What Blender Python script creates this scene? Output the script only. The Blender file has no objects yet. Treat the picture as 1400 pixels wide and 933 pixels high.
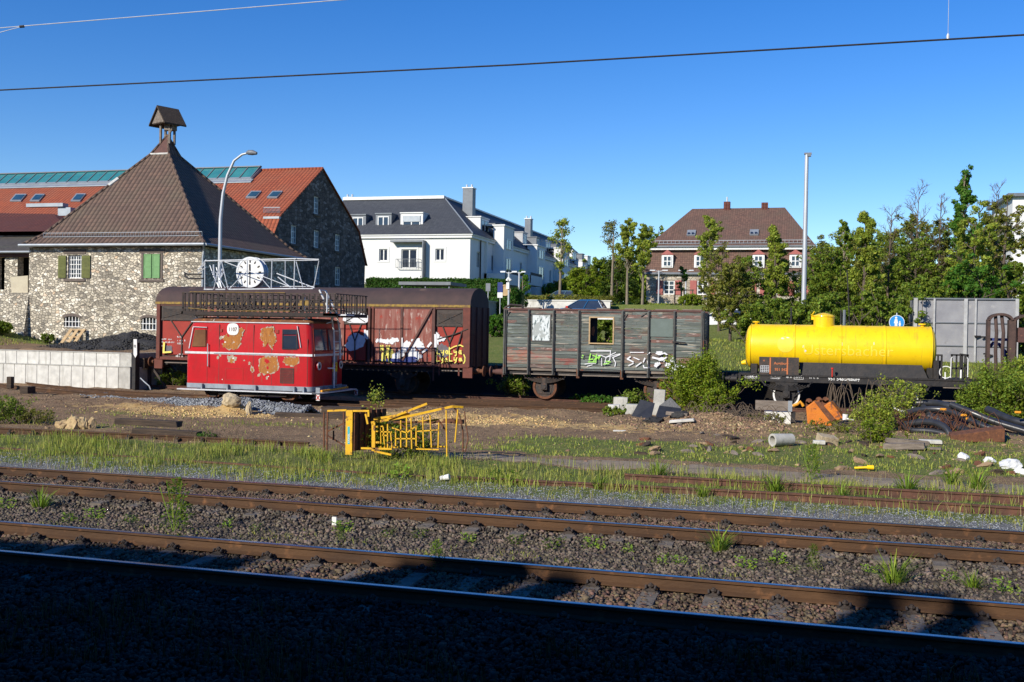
import bpy, math, random
import numpy as np
from mathutils import Vector, Matrix
random.seed(7); rng = np.random.default_rng(11)
R_ = math.radians
SC = bpy.context.scene
COL = SC.collection
# ------------------------------------------------------------------ camera maths (metres; X along the tracks, Y away, rail top = 0)
F_=1400.;CH=2.82;YAW=-.27294;PITCH=-.01254;ROLL=.01733
cy,sy=math.cos(YAW),math.sin(YAW);cp,sp=math.cos(PITCH),math.sin(PITCH)
Fw=Vector((sy*cp,cy*cp,sp));_r=Vector((cy,-sy,0));_u=_r.cross(Fw)
CR=math.cos(ROLL)*_r+math.sin(ROLL)*_u;CU=math.cos(ROLL)*_u-math.sin(ROLL)*_r
def ray(px,py): return Fw+CR*((px-700)/F_)-CU*((py-466.5)/F_)
def at(px,py,Y):
    d=ray(px,py);t=Y/d.y;return Vector((d.x*t,Y,CH+d.z*t))
def atx(px,py,X):
    d=ray(px,py);t=X/d.x;return Vector((X,d.y*t,CH+d.z*t))
def gr(px,py,z=-.1):
    d=ray(px,py);t=(z-CH)/d.z;return Vector((d.x*t,d.y*t,z))
cam=bpy.data.objects.new('camera',bpy.data.cameras.new('camera'));COL.objects.link(cam)
Mx=Matrix((CR,CU,-Fw)).transposed().to_4x4();Mx.translation=(0,0,CH);cam.matrix_world=Mx
cam.data.sensor_width=36;cam.data.lens=36;cam.data.clip_start=.1;cam.data.clip_end=6000;SC.camera=cam
# ------------------------------------------------------------------ materials
def mat(name,c,c2=None,scale=4.,rough=.8,bump=0.,bscale=None,metal=0.,extra=(),detail=6,stretch=(1,1,1),spec=.3,island=0.,trans=0.,coat=0.,lo=.35,hi=.65):
    """c..c2 noise mix; extra = [(colour, scale, threshold, softness, stretch)]; island = brightness scatter per loose piece"""
    m=bpy.data.materials.new(name);m.use_nodes=True;nt=m.node_tree;N=nt.nodes;L=nt.links;N.clear()
    out=N.new('ShaderNodeOutputMaterial');b=N.new('ShaderNodeBsdfPrincipled')
    tc=N.new('ShaderNodeTexCoord')
    def noise(s,st,det=detail):
        mp=N.new('ShaderNodeMapping');mp.inputs['Scale'].default_value=st;L.new(tc.outputs['Object'],mp.inputs['Vector'])
        n=N.new('ShaderNodeTexNoise');n.inputs['Scale'].default_value=s;n.inputs['Detail'].default_value=det;n.inputs['Roughness'].default_value=.6
        L.new(mp.outputs[0],n.inputs['Vector']);return n
    def rgb(cc): return (cc[0],cc[1],cc[2],1)
    col=None
    if c2 is None:c2=tuple(v*.8 for v in c)
    n=noise(scale,stretch);mr=N.new('ShaderNodeMapRange');mr.inputs[1].default_value=lo;mr.inputs[2].default_value=hi
    L.new(n.outputs['Fac'],mr.inputs[0]);mx=N.new('ShaderNodeMix');mx.data_type='RGBA'
    mx.inputs[6].default_value=rgb(c);mx.inputs[7].default_value=rgb(c2);L.new(mr.outputs[0],mx.inputs[0]);col=mx.outputs[2]
    for e in extra:
        n2=noise(e[1],e[4] if len(e)>4 else (1,1,1));m2=N.new('ShaderNodeMapRange');m2.inputs[1].default_value=e[2];m2.inputs[2].default_value=e[2]+e[3]
        L.new(n2.outputs['Fac'],m2.inputs[0]);x=N.new('ShaderNodeMix');x.data_type='RGBA';L.new(m2.outputs[0],x.inputs[0]);L.new(col,x.inputs[6]);x.inputs[7].default_value=rgb(e[0]);col=x.outputs[2]
    if island:
        g=N.new('ShaderNodeNewGeometry');hv=N.new('ShaderNodeHueSaturation');m3=N.new('ShaderNodeMapRange');m3.inputs[3].default_value=1-island;m3.inputs[4].default_value=1+island
        L.new(g.outputs['Random Per Island'],m3.inputs[0]);L.new(m3.outputs[0],hv.inputs['Value']);L.new(col,hv.inputs['Color'])
        m4=N.new('ShaderNodeMapRange');m4.inputs[3].default_value=.5-island*.06;m4.inputs[4].default_value=.5+island*.06
        mm=N.new('ShaderNodeMath');mm.operation='MULTIPLY';mm.inputs[1].default_value=7.31;L.new(g.outputs['Random Per Island'],mm.inputs[0])
        fr=N.new('ShaderNodeMath');fr.operation='FRACT';L.new(mm.outputs[0],fr.inputs[0]);L.new(fr.outputs[0],m4.inputs[0]);L.new(m4.outputs[0],hv.inputs['Hue']);col=hv.outputs[0]
    L.new(col,b.inputs['Base Color']);b.inputs['Roughness'].default_value=rough;b.inputs['Metallic'].default_value=metal
    b.inputs['Specular IOR Level'].default_value=spec
    if coat:b.inputs['Coat Weight'].default_value=coat
    if bump:
        nb=noise(bscale or scale*3,stretch,5);bp=N.new('ShaderNodeBump');bp.inputs['Strength'].default_value=min(1,bump);bp.inputs['Distance'].default_value=.03*max(1,bump)
        L.new(nb.outputs['Fac'],bp.inputs['Height']);L.new(bp.outputs[0],b.inputs['Normal'])
    if trans:
        t=N.new('ShaderNodeBsdfTranslucent');L.new(col,t.inputs['Color']);ms=N.new('ShaderNodeMixShader');ms.inputs[0].default_value=trans
        L.new(b.outputs[0],ms.inputs[1]);L.new(t.outputs[0],ms.inputs[2]);L.new(ms.outputs[0],out.inputs[0])
    else: L.new(b.outputs[0],out.inputs[0])
    m['_c']=1
    return m
def uvmat(name,kind,**k):
    """stone rubble or roof tiles laid out in metres over each face"""
    m=bpy.data.materials.new(name);m.use_nodes=True;nt=m.node_tree;N=nt.nodes;L=nt.links;b=N['Principled BSDF'];b.inputs['Roughness'].default_value=k.get('rough',.85);b.inputs['Specular IOR Level'].default_value=.25
    uv=N.new('ShaderNodeUVMap');uv.uv_map='UVMap'
    def math_(op,a,v=None,c=None):
        n=N.new('ShaderNodeMath');n.operation=op;L.new(a,n.inputs[0])
        if v is not None:
            if hasattr(v,'name'):L.new(v,n.inputs[1])
            else:n.inputs[1].default_value=v
        if c is not None:n.inputs[2].default_value=c
        return n.outputs[0]
    def ramp(fac,stops,mode='LINEAR'):
        r=N.new('ShaderNodeValToRGB');r.color_ramp.interpolation=mode;e=r.color_ramp.elements
        while len(e)<len(stops):e.new(.5)
        for i,(p,c) in enumerate(stops):e[i].position=p;e[i].color=(c[0],c[1],c[2],1)
        L.new(fac,r.inputs[0]);return r.outputs[0]
    def noise(s,d=4):
        n=N.new('ShaderNodeTexNoise');n.inputs['Scale'].default_value=s;n.inputs['Detail'].default_value=d;L.new(uv.outputs[0],n.inputs['Vector']);return n
    def mix(f,a,c):
        x=N.new('ShaderNodeMix');x.data_type='RGBA'
        L.new(f,x.inputs[0]) if hasattr(f,'name') else setattr(x.inputs[0],'default_value',f)
        L.new(a,x.inputs[6]) if hasattr(a,'name') else setattr(x.inputs[6],'default_value',(*a,1))
        L.new(c,x.inputs[7]) if hasattr(c,'name') else setattr(x.inputs[7],'default_value',(*c,1))
        return x.outputs[2]
    if kind=='stone':
        s=k['s']
        nz=noise(1.7);ad=N.new('ShaderNodeMixRGB');ad.blend_type='LINEAR_LIGHT';ad.inputs[0].default_value=.12;L.new(uv.outputs[0],ad.inputs[1]);L.new(nz.outputs['Color'],ad.inputs[2])
        mp=N.new('ShaderNodeMapping');mp.inputs['Scale'].default_value=(s,s*1.55,1);L.new(ad.outputs[0],mp.inputs['Vector'])
        v=N.new('ShaderNodeTexVoronoi');v.voronoi_dimensions='2D';v.inputs['Scale'].default_value=1;L.new(mp.outputs[0],v.inputs['Vector'])
        e=N.new('ShaderNodeTexVoronoi');e.voronoi_dimensions='2D';e.feature='DISTANCE_TO_EDGE';e.inputs['Scale'].default_value=1;L.new(mp.outputs[0],e.inputs['Vector'])
        sep=N.new('ShaderNodeSeparateColor');L.new(v.outputs['Color'],sep.inputs[0])
        stone=ramp(sep.outputs[0],k['stops'])
        big=noise(.35,3);br=math_('MULTIPLY_ADD',big.outputs['Fac'],k.get('var',.9),.55)
        fine=noise(14,5)
        st2=N.new('ShaderNodeHueSaturation');L.new(stone,st2.inputs['Color']);L.new(math_('MULTIPLY',br,math_('MULTIPLY_ADD',fine.outputs['Fac'],.5,.75)),st2.inputs['Value'])
        edge=N.new('ShaderNodeMapRange');edge.inputs[1].default_value=.02;edge.inputs[2].default_value=.09;L.new(e.outputs['Distance'],edge.inputs[0])
        col=mix(edge.outputs[0],k['mortar'],st2.outputs[0])
        L.new(col,b.inputs['Base Color'])
        h=math_('ADD',edge.outputs[0],math_('MULTIPLY',sep.outputs[1],.8));h=math_('ADD',h,math_('MULTIPLY',fine.outputs['Fac'],.5))
        bp=N.new('ShaderNodeBump');bp.inputs['Strength'].default_value=1;bp.inputs['Distance'].default_value=.05;L.new(h,bp.inputs['Height']);L.new(bp.outputs[0],b.inputs['Normal'])
    else:
        su,sv=k['tile']
        sx=N.new('ShaderNodeSeparateXYZ');L.new(uv.outputs[0],sx.inputs[0])
        u=math_('MULTIPLY',sx.outputs[0],1/su);vv=math_('MULTIPLY',sx.outputs[1],1/sv)
        wave=math_('ABSOLUTE',math_('SINE',math_('MULTIPLY',u,math.pi)))        # roll of each pantile
        row=math_('FRACT',vv)
        vec=N.new('ShaderNodeCombineXYZ');L.new(math_('FLOOR',u),vec.inputs[0]);L.new(math_('FLOOR',vv),vec.inputs[1])
        wn=N.new('ShaderNodeTexWhiteNoise');wn.noise_dimensions='2D';L.new(vec.outputs[0],wn.inputs['Vector'])
        base=mix(wn.outputs['Value'],k['c1'],k['c2'])
        big=noise(.6,5);moss=N.new('ShaderNodeMapRange');moss.inputs[1].default_value=.45;moss.inputs[2].default_value=.75;L.new(big.outputs['Fac'],moss.inputs[0])
        base=mix(moss.outputs[0],base,k.get('c3',k['c2']))
        gap=N.new('ShaderNodeMapRange');gap.inputs[1].default_value=0;gap.inputs[2].default_value=k.get('gap',.35);L.new(wave,gap.inputs[0])
        base=mix(gap.outputs[0],k.get('dirt',tuple(v*.35 for v in k['c1'])),base)
        rg=N.new('ShaderNodeMapRange');rg.inputs[1].default_value=.0;rg.inputs[2].default_value=.14;L.new(row,rg.inputs[0])
        base=mix(rg.outputs[0],k.get('dirt',tuple(v*.4 for v in k['c1'])),base)
        L.new(base,b.inputs['Base Color'])
        h=math_('ADD',math_('MULTIPLY',wave,k.get('roll',1.)),math_('MULTIPLY',row,-.7))
        bp=N.new('ShaderNodeBump');bp.inputs['Strength'].default_value=1;bp.inputs['Distance'].default_value=k.get('depth',.05);L.new(h,bp.inputs['Height']);L.new(bp.outputs[0],b.inputs['Normal'])
    return m
def flat(name,c,rough=.6,**k): return mat(name,c,tuple(v*.85 for v in c),3,rough,**k)
G={}
G['white_paint']=mat('white_paint',(.78,.78,.76),(.62,.62,.60),6,.5)
G['render']=mat('white_render',(.70,.70,.68),(.64,.645,.64),.6,.85)
G['render_grey']=mat('grey_render',(.45,.46,.47),(.38,.39,.40),1,.85)
G['black']=mat('black_iron',(.018,.018,.02),(.035,.03,.028),5,.6,bump=.3)
G['balu']=mat('dark_railing',(.022,.02,.02),(.045,.03,.025),6,.75)
G['dark_iron']=mat('dark_iron',(.035,.033,.033),(.07,.05,.04),6,.7,bump=.4,extra=[((.12,.06,.035),9,.6,.1)])
G['rust']=mat('rust',(.17,.07,.035),(.09,.04,.025),8,.85,bump=.4,extra=[((.25,.10,.04),14,.6,.1)])
G['rail_side']=mat('rail_rust',(.088,.045,.021),(.052,.028,.016),3,.8,bump=.3,bscale=30,extra=[((.17,.08,.035),5,.58,.15)],stretch=(.4,1,1))
G['rail_top']=mat('polished_rail',(.30,.31,.34),(.24,.24,.27),20,.16,metal=1)
G['old_rail']=mat('old_rail',(.13,.06,.04),(.07,.038,.028),5,.85,bump=.5,extra=[((.2,.1,.05),9,.6,.1)])
G['concrete']=mat('concrete',(.47,.46,.42),(.33,.32,.29),3,.9,bump=.4,extra=[((.2,.2,.18),2.4,.62,.1,(1,1,.25))])
G['concrete_white']=mat('pale_concrete',(.66,.65,.60),(.5,.49,.45),3,.85,bump=.2,extra=[((.36,.35,.31),1.6,.58,.16,(2,2,.3)),((.2,.19,.17),7,.68,.06,(1,1,.3))],island=.1)
G['sleeper']=mat('sleeper_concrete',(.185,.16,.135),(.11,.095,.08),6,.9,bump=.5)
G['wood_sleeper']=mat('old_sleeper_wood',(.085,.06,.042),(.04,.03,.024),5,.9,bump=.8,stretch=(.3,3,3))
G['glass']=mat('dark_glass',(.02,.03,.05),(.03,.04,.06),2,.06,spec=.8)
G['glass_warm']=mat('see_through_brown_glass',(.20,.10,.05),(.13,.06,.035),2,.12,spec=.7)  # brown stands in for the view through the glass
G['glass_blue']=mat('blue_glass',(.03,.08,.12),(.02,.05,.08),1,.08,spec=.8)
G['galv']=mat('galvanised',(.50,.52,.54),(.42,.44,.46),.6,.5,metal=.4)
G['silver']=mat('silver_paint',(.62,.64,.66),(.5,.52,.54),9,.45,metal=.3)
G['yellow']=mat('tank_yellow',(.86,.585,.008),(.80,.52,.008),2,.42,bump=.05,extra=[((.66,.38,.01),3.5,.60,.2),((.50,.31,.03),2.,.56,.2,(3.5,1,.35)),((.45,.25,.04),16,.73,.04)],coat=.15)
G['yellow_fade']=mat('faded_yellow',(.88,.64,.07),(.86,.61,.045),3,.45)
G['yellow_steel']=mat('yellow_steel',(.72,.42,.015),(.6,.33,.02),4,.6,bump=.3,extra=[((.16,.07,.03),5,.58,.06)])
G['red']=mat('railcar_red',(.46,.006,.012),(.37,.007,.012),1.5,.38,bump=.04,extra=[((.32,.012,.014),2.2,.55,.2,(1,1,.6)),((.26,.05,.03),3.2,.61,.1,(3.2,3.2,.3)),((.3,.12,.05),24,.70,.03),((.56,.10,.09),6,.66,.1,(1,1,.5))],coat=.2)
G['peel']=mat('bare_orange',(.40,.16,.03),(.27,.10,.026),6,.75,bump=.4,stretch=(3,1,.5),extra=[((.33,.2,.12),6,.6,.06),((.5,.27,.09),12,.62,.05)])
G['peel_edge']=mat('grey_primer',(.42,.36,.26),(.3,.25,.2),14,.8,bump=.4)
G['red_roof']=mat('rusty_roof',(.22,.09,.04),(.13,.06,.035),3,.8,bump=.3,extra=[((.55,.52,.45),2.2,.62,.05,(1.6,.4,1)),((.33,.14,.05),7,.55,.1)])
G['skirt']=mat('grey_skirt',(.25,.29,.33),(.18,.2,.23),4,.55,extra=[((.2,.1,.06),6,.68,.05)])
G['wagon_red']=mat('wagon_red',(.27,.045,.03),(.20,.035,.026),2,.75,bump=.2,extra=[((.36,.22,.19),1.5,.56,.10,(2.4,1,.45)),((.16,.055,.04),3,.6,.08,(2,1,.6)),((.34,.03,.02),1.1,.62,.1)])
G['wagon_bright']=mat('wagon_bright_red',(.33,.038,.025),(.25,.034,.025),2,.7,bump=.15,extra=[((.2,.05,.035),4,.62,.08,(2,1,.5))])
G['wagon_brown']=mat('wagon_brown',(.12,.055,.045),(.085,.045,.04),4,.8,bump=.2,extra=[((.2,.09,.06),7,.62,.08)])
G['wagon_post']=mat('wagon_post_red',(.155,.048,.034),(.11,.038,.03),4,.75,bump=.2)
G['wagon_faded']=mat('wagon_faded',(.27,.13,.105),(.21,.052,.04),3,.85,bump=.3,stretch=(2.2,1,.35),extra=[((.42,.31,.27),4,.57,.08,(2.2,1,.5)),((.33,.04,.025),2.0,.58,.1),((.10,.05,.04),3,.62,.08,(2.5,1,.4))])
G['wagon_roof']=mat('wagon_roof',(.072,.045,.042),(.052,.036,.035),2,.8,bump=.15,extra=[((.14,.09,.065),1.1,.62,.1),((.06,.05,.05),3,.64,.06)])
G['louvre']=mat('louvre_grey',(.085,.07,.06),(.06,.05,.045),5,.85,bump=.3)
G['yellow_line']=mat('yellow_line',(.33,.22,.045),(.16,.10,.05),9,.8)
G['board']=mat('weathered_boards',(.145,.163,.15),(.10,.113,.10),4,.9,bump=.8,bscale=12,stretch=(.25,1,2.2),island=.26,extra=[((.14,.10,.085),1.5,.58,.06,(.5,1,1.6)),((.30,.27,.22),7,.58,.05,(.15,1,2)),((.22,.26,.25),5,.60,.05,(.12,1,2.4)),((.035,.032,.03),6,.62,.05,(.15,1,2.5))])
G['board_low']=mat('worn_red_boards',(.24,.175,.14),(.16,.155,.135),4,.9,bump=.8,bscale=12,stretch=(.25,1,2.2),island=.22,extra=[((.27,.115,.09),2,.5,.08,(.5,1,1.6)),((.27,.22,.17),6,.58,.05,(.2,1,2))])
G['board_stripe']=mat('red_stripe_boards',(.19,.095,.078),(.14,.12,.105),5,.9,bump=.7,stretch=(.5,1,2),extra=[((.36,.27,.24),7,.58,.05,(.5,1,2)),((.1,.12,.11),4,.54,.06,(.5,1,2))])
G['board_post']=mat('weathered_iron_post',(.11,.115,.108),(.075,.072,.068),5,.8,bump=.5,extra=[((.2,.08,.05),3,.6,.06,(1,1,.6))])
G['white_peel']=mat('peeling_white',(.62,.66,.66),(.55,.6,.6),6,.85,bump=.5,extra=[((.12,.16,.16),6,.55,.03,(2.5,1,.7)),((.35,.38,.37),3,.55,.05)])
G['green_sheet']=mat('grey_green_sheet',(.135,.17,.155),(.115,.145,.13),3,.7,bump=.1)
G['raw_wood']=mat('raw_wood',(.5,.36,.2),(.38,.26,.14),5,.85,bump=.4,stretch=(.5,1,3))
G['old_wood']=mat('grey_wood',(.24,.20,.165),(.14,.115,.095),6,.9,bump=.8,stretch=(.4,2,2))
G['spray_white']=mat('spray_white',(.72,.74,.76),(.62,.62,.64),9,.8)
G['spray_yellow']=mat('spray_yellow',(.78,.70,.14),(.66,.58,.14),12,.8)
G['spray_green']=mat('spray_green',(.35,.72,.12),(.28,.6,.1),12,.8)
G['spray_blue']=mat('spray_blue',(.03,.05,.2),(.03,.04,.14),6,.8)
G['spray_grey']=mat('spray_grey',(.15,.14,.16),(.12,.1,.11),6,.8)
G['decal_white']=flat('decal_white',(.72,.72,.7))
G['decal_orange']=flat('decal_orange',(.5,.16,.06))
G['decal_red']=flat('decal_red',(.5,.03,.02))
G['decal_yellow']=flat('decal_yellow',(.72,.5,.03))
G['cyan']=flat('cyan_sticker',(.05,.42,.48))
G['orange_paint']=mat('orange_paint',(.60,.19,.02),(.5,.14,.02),4,.65,bump=.5,extra=[((.16,.06,.035),5,.6,.05),((.7,.3,.05),9,.62,.06)])
G['rubber']=mat('black_plastic',(.022,.023,.026),(.035,.036,.04),4,.34,spec=.6,bump=.1)
G['pvc']=mat('white_pvc',(.6,.6,.57),(.5,.5,.47),4,.5)
G['plastic_orange']=flat('plastic_orange',(.7,.3,.02))
G['coal']=mat('coal',(.025,.024,.024),(.05,.048,.045),9,.7,bump=1.5,bscale=9)
G['steel_sheet']=mat('grey_sheet_steel',(.30,.30,.31),(.22,.22,.24),1.2,.6,metal=.15,bump=.1,extra=[((.36,.35,.34),2.2,.6,.12),((.14,.13,.13),.9,.62,.1)])
G['steel_frame']=mat('grey_frame_steel',(.42,.42,.42),(.33,.33,.33),4,.6,extra=[((.2,.14,.1),6,.66,.06)])
G['corten']=mat('corten',(.09,.055,.045),(.06,.04,.035),4,.85,bump=.4)
G['green_shutter']=flat('green_shutter',(.17,.34,.14))
G['olive_shutter']=mat('olive_shutter',(.14,.15,.045),(.1,.11,.04),6,.8)
G['pink_shutter']=flat('pink_shutter',(.36,.11,.095))
G['sandstone']=mat('brown_sandstone',(.15,.12,.10),(.11,.09,.08),4,.9,bump=.4)
G['zinc']=mat('zinc',(.33,.36,.39),(.27,.3,.33),2,.5,metal=.4)
G['dark_zinc']=mat('dark_zinc',(.17,.19,.21),(.14,.15,.17),2,.55,metal=.2)
G['slate']=uvmat('slate','tile',tile=(.3,.25),c1=(.05,.055,.065),c2=(.07,.075,.085),c3=(.058,.062,.072),gap=.12,roll=.2,depth=.01,rough=.65)
G['tiles_brown']=uvmat('brown_pantiles','tile',tile=(.30,.34),c1=(.165,.105,.078),c2=(.12,.08,.063),c3=(.135,.105,.075),dirt=(.045,.033,.028),gap=.5,depth=.06)
G['tiles_red']=uvmat('red_tiles','tile',tile=(.3,.36),c1=(.36,.095,.045),c2=(.28,.075,.04),c3=(.30,.10,.055),dirt=(.12,.035,.022),gap=.5,depth=.05)
G['tiles_dark']=uvmat('dark_red_tiles','tile',tile=(.28,.34),c1=(.13,.045,.035),c2=(.10,.038,.032),c3=(.11,.045,.037),gap=.3,depth=.04)
G['tiles_moss']=uvmat('mossy_tiles','tile',tile=(.2,.2),c1=(.14,.12,.10),c2=(.09,.08,.07),c3=(.12,.12,.08),gap=.3,depth=.04)
G['tiles_plain']=uvmat('plain_brown_tiles','tile',tile=(.22,.2),c1=(.175,.10,.075),c2=(.115,.07,.056),c3=(.13,.09,.068),gap=.25,roll=.3,depth=.03)
S1=[(0,(.19,.17,.14)),(.22,(.30,.265,.21)),(.5,(.45,.40,.31)),(.75,(.57,.51,.40)),(.93,(.74,.69,.58)),(1,(.50,.37,.25))]
G['rubble']=uvmat('rubble_stone','stone',s=4.6,stops=S1,mortar=(.30,.27,.215),var=1.0)
G['rubble_dark']=uvmat('brown_rubble','stone',s=2.6,stops=[(0,(.08,.065,.055)),(.4,(.14,.11,.09)),(.75,(.20,.16,.135)),(1,(.30,.26,.235))],mortar=(.10,.08,.07),var=.7)
G['rubble_pale']=uvmat('pale_ashlar','stone',s=2.4,stops=[(0,(.42,.34,.26)),(.5,(.56,.48,.38)),(1,(.68,.62,.52))],mortar=(.5,.44,.36),var=.4)
G['bark']=mat('bark',(.13,.10,.075),(.07,.055,.042),9,.95,bump=1.,stretch=(1,1,.3))
G['bark_pale']=mat('pale_bark',(.24,.2,.14),(.16,.13,.1),9,.95,bump=.6,stretch=(1,1,.3))
G['twig']=mat('twigs',(.16,.12,.085),(.10,.075,.055),5,.95)
def leafm(n,c): return mat(n,c,tuple(v*.72 for v in c),1.1,.55,island=.45,trans=.42,spec=.25)
G['leaf_mid']=leafm('leaf_mid',(.20,.28,.03))
G['leaf_dark']=leafm('leaf_dark',(.09,.14,.018))
G['leaf_light']=leafm('leaf_light',(.33,.40,.05))
G['leaf_lime']=leafm('leaf_lime',(.23,.31,.022))
G['leaf_olive']=leafm('leaf_olive',(.24,.25,.038))
G['leaf_bright']=leafm('leaf_bright',(.10,.23,.025))
G['hedge']=leafm('hedge_leaf',(.06,.15,.02))
G['grass']=mat('grass_blades',(.24,.31,.045),(.33,.33,.08),1.3,.6,island=.45,trans=.3,spec=.2)
G['grass_dry']=mat('dry_grass',(.33,.28,.13),(.24,.21,.09),2,.8,island=.4,trans=.2)
G['weed']=mat('weed_leaf',(.17,.28,.025),(.24,.31,.045),3,.55,island=.4,trans=.35,spec=.2)
G['stone_bal']=mat('ballast_stone',(.15,.118,.09),(.075,.062,.05),3,.9,island=.55,extra=[((.19,.13,.09),1.2,.6,.15)])
G['stone_shaded']=mat('shade_painted_ballast',(.04,.034,.028),(.02,.018,.015),3,.95,island=.5)  # foreground shade painted into the stone colour
G['grass_shaded']=mat('shade_painted_grass',(.03,.045,.012),(.02,.03,.01),2,.8,island=.4)  # blade colour darkened to paint in the foreground shade
G['stone_rusty']=mat('rusty_ballast_stone',(.145,.095,.062),(.08,.06,.042),3,.9,island=.55)
G['stone_grey']=mat('grey_gravel',(.25,.265,.28),(.17,.18,.2),3,.9,island=.45)
G['stone_soil']=mat('soil_crumbs',(.30,.205,.12),(.17,.115,.072),2,.95,island=.5,extra=[((.45,.36,.2),2.1,.60,.06)])
G['tar']=mat('tarmac',(.09,.088,.085),(.07,.068,.065),3,.9,bump=.3)
# ------------------------------------------------------------------ mesh helpers (all world coordinates; build() subtracts the parent's place)
def tag(o,label=None,cat=None,group=None,kind=None):
    if label:o['label']=label
    if cat:o['category']=cat
    if group:o['group']=group
    if kind:o['kind']=kind
    return o
WL={}
def wl(o): return WL.get(o.name,Vector((0,0,0)))
def thing(name,label,cat,loc=(0,0,0),group=None):
    o=bpy.data.objects.new(name,None);COL.objects.link(o);o.location=loc;o.empty_display_size=.2;WL[o.name]=Vector(loc);return tag(o,label,cat,group)
def link(name,me,parent=None,origin=None):
    """me is in world coordinates"""
    o=bpy.data.objects.new(name,me);COL.objects.link(o)
    if parent is not None:
        p=wl(parent);me.transform(Matrix.Translation(-p));o.parent=parent;WL[o.name]=p
    elif origin is not None:
        p=Vector(origin);me.transform(Matrix.Translation(-p));o.location=p;WL[o.name]=p
    return o
def autouv(me):
    nf=len(me.polygons)
    if nf==0:return
    nv=len(me.vertices);co=np.empty(nv*3);me.vertices.foreach_get('co',co);co=co.reshape(-1,3)
    nl=len(me.loops);lv=np.empty(nl,dtype=np.int32);me.loops.foreach_get('vertex_index',lv)
    no=np.empty(nf*3);me.polygons.foreach_get('normal',no);no=no.reshape(-1,3)
    ls=np.empty(nf,dtype=np.int32);me.polygons.foreach_get('loop_total',ls);fi=np.repeat(np.arange(nf),ls)
    U=np.stack([-no[:,1],no[:,0],np.zeros(nf)],1);l=np.linalg.norm(U,axis=1);fl=l<.05;U[fl]=(1,0,0);l[fl]=1;U/=l[:,None]
    V=np.cross(no,U);V[fl]=(0,1,0)
    c=co[lv];uv=np.stack([(c*U[fi]).sum(1),(c*V[fi]).sum(1)],1)
    ly=me.uv_layers.new(name='UVMap');ly.data.foreach_set('uv',uv.ravel())
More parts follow.
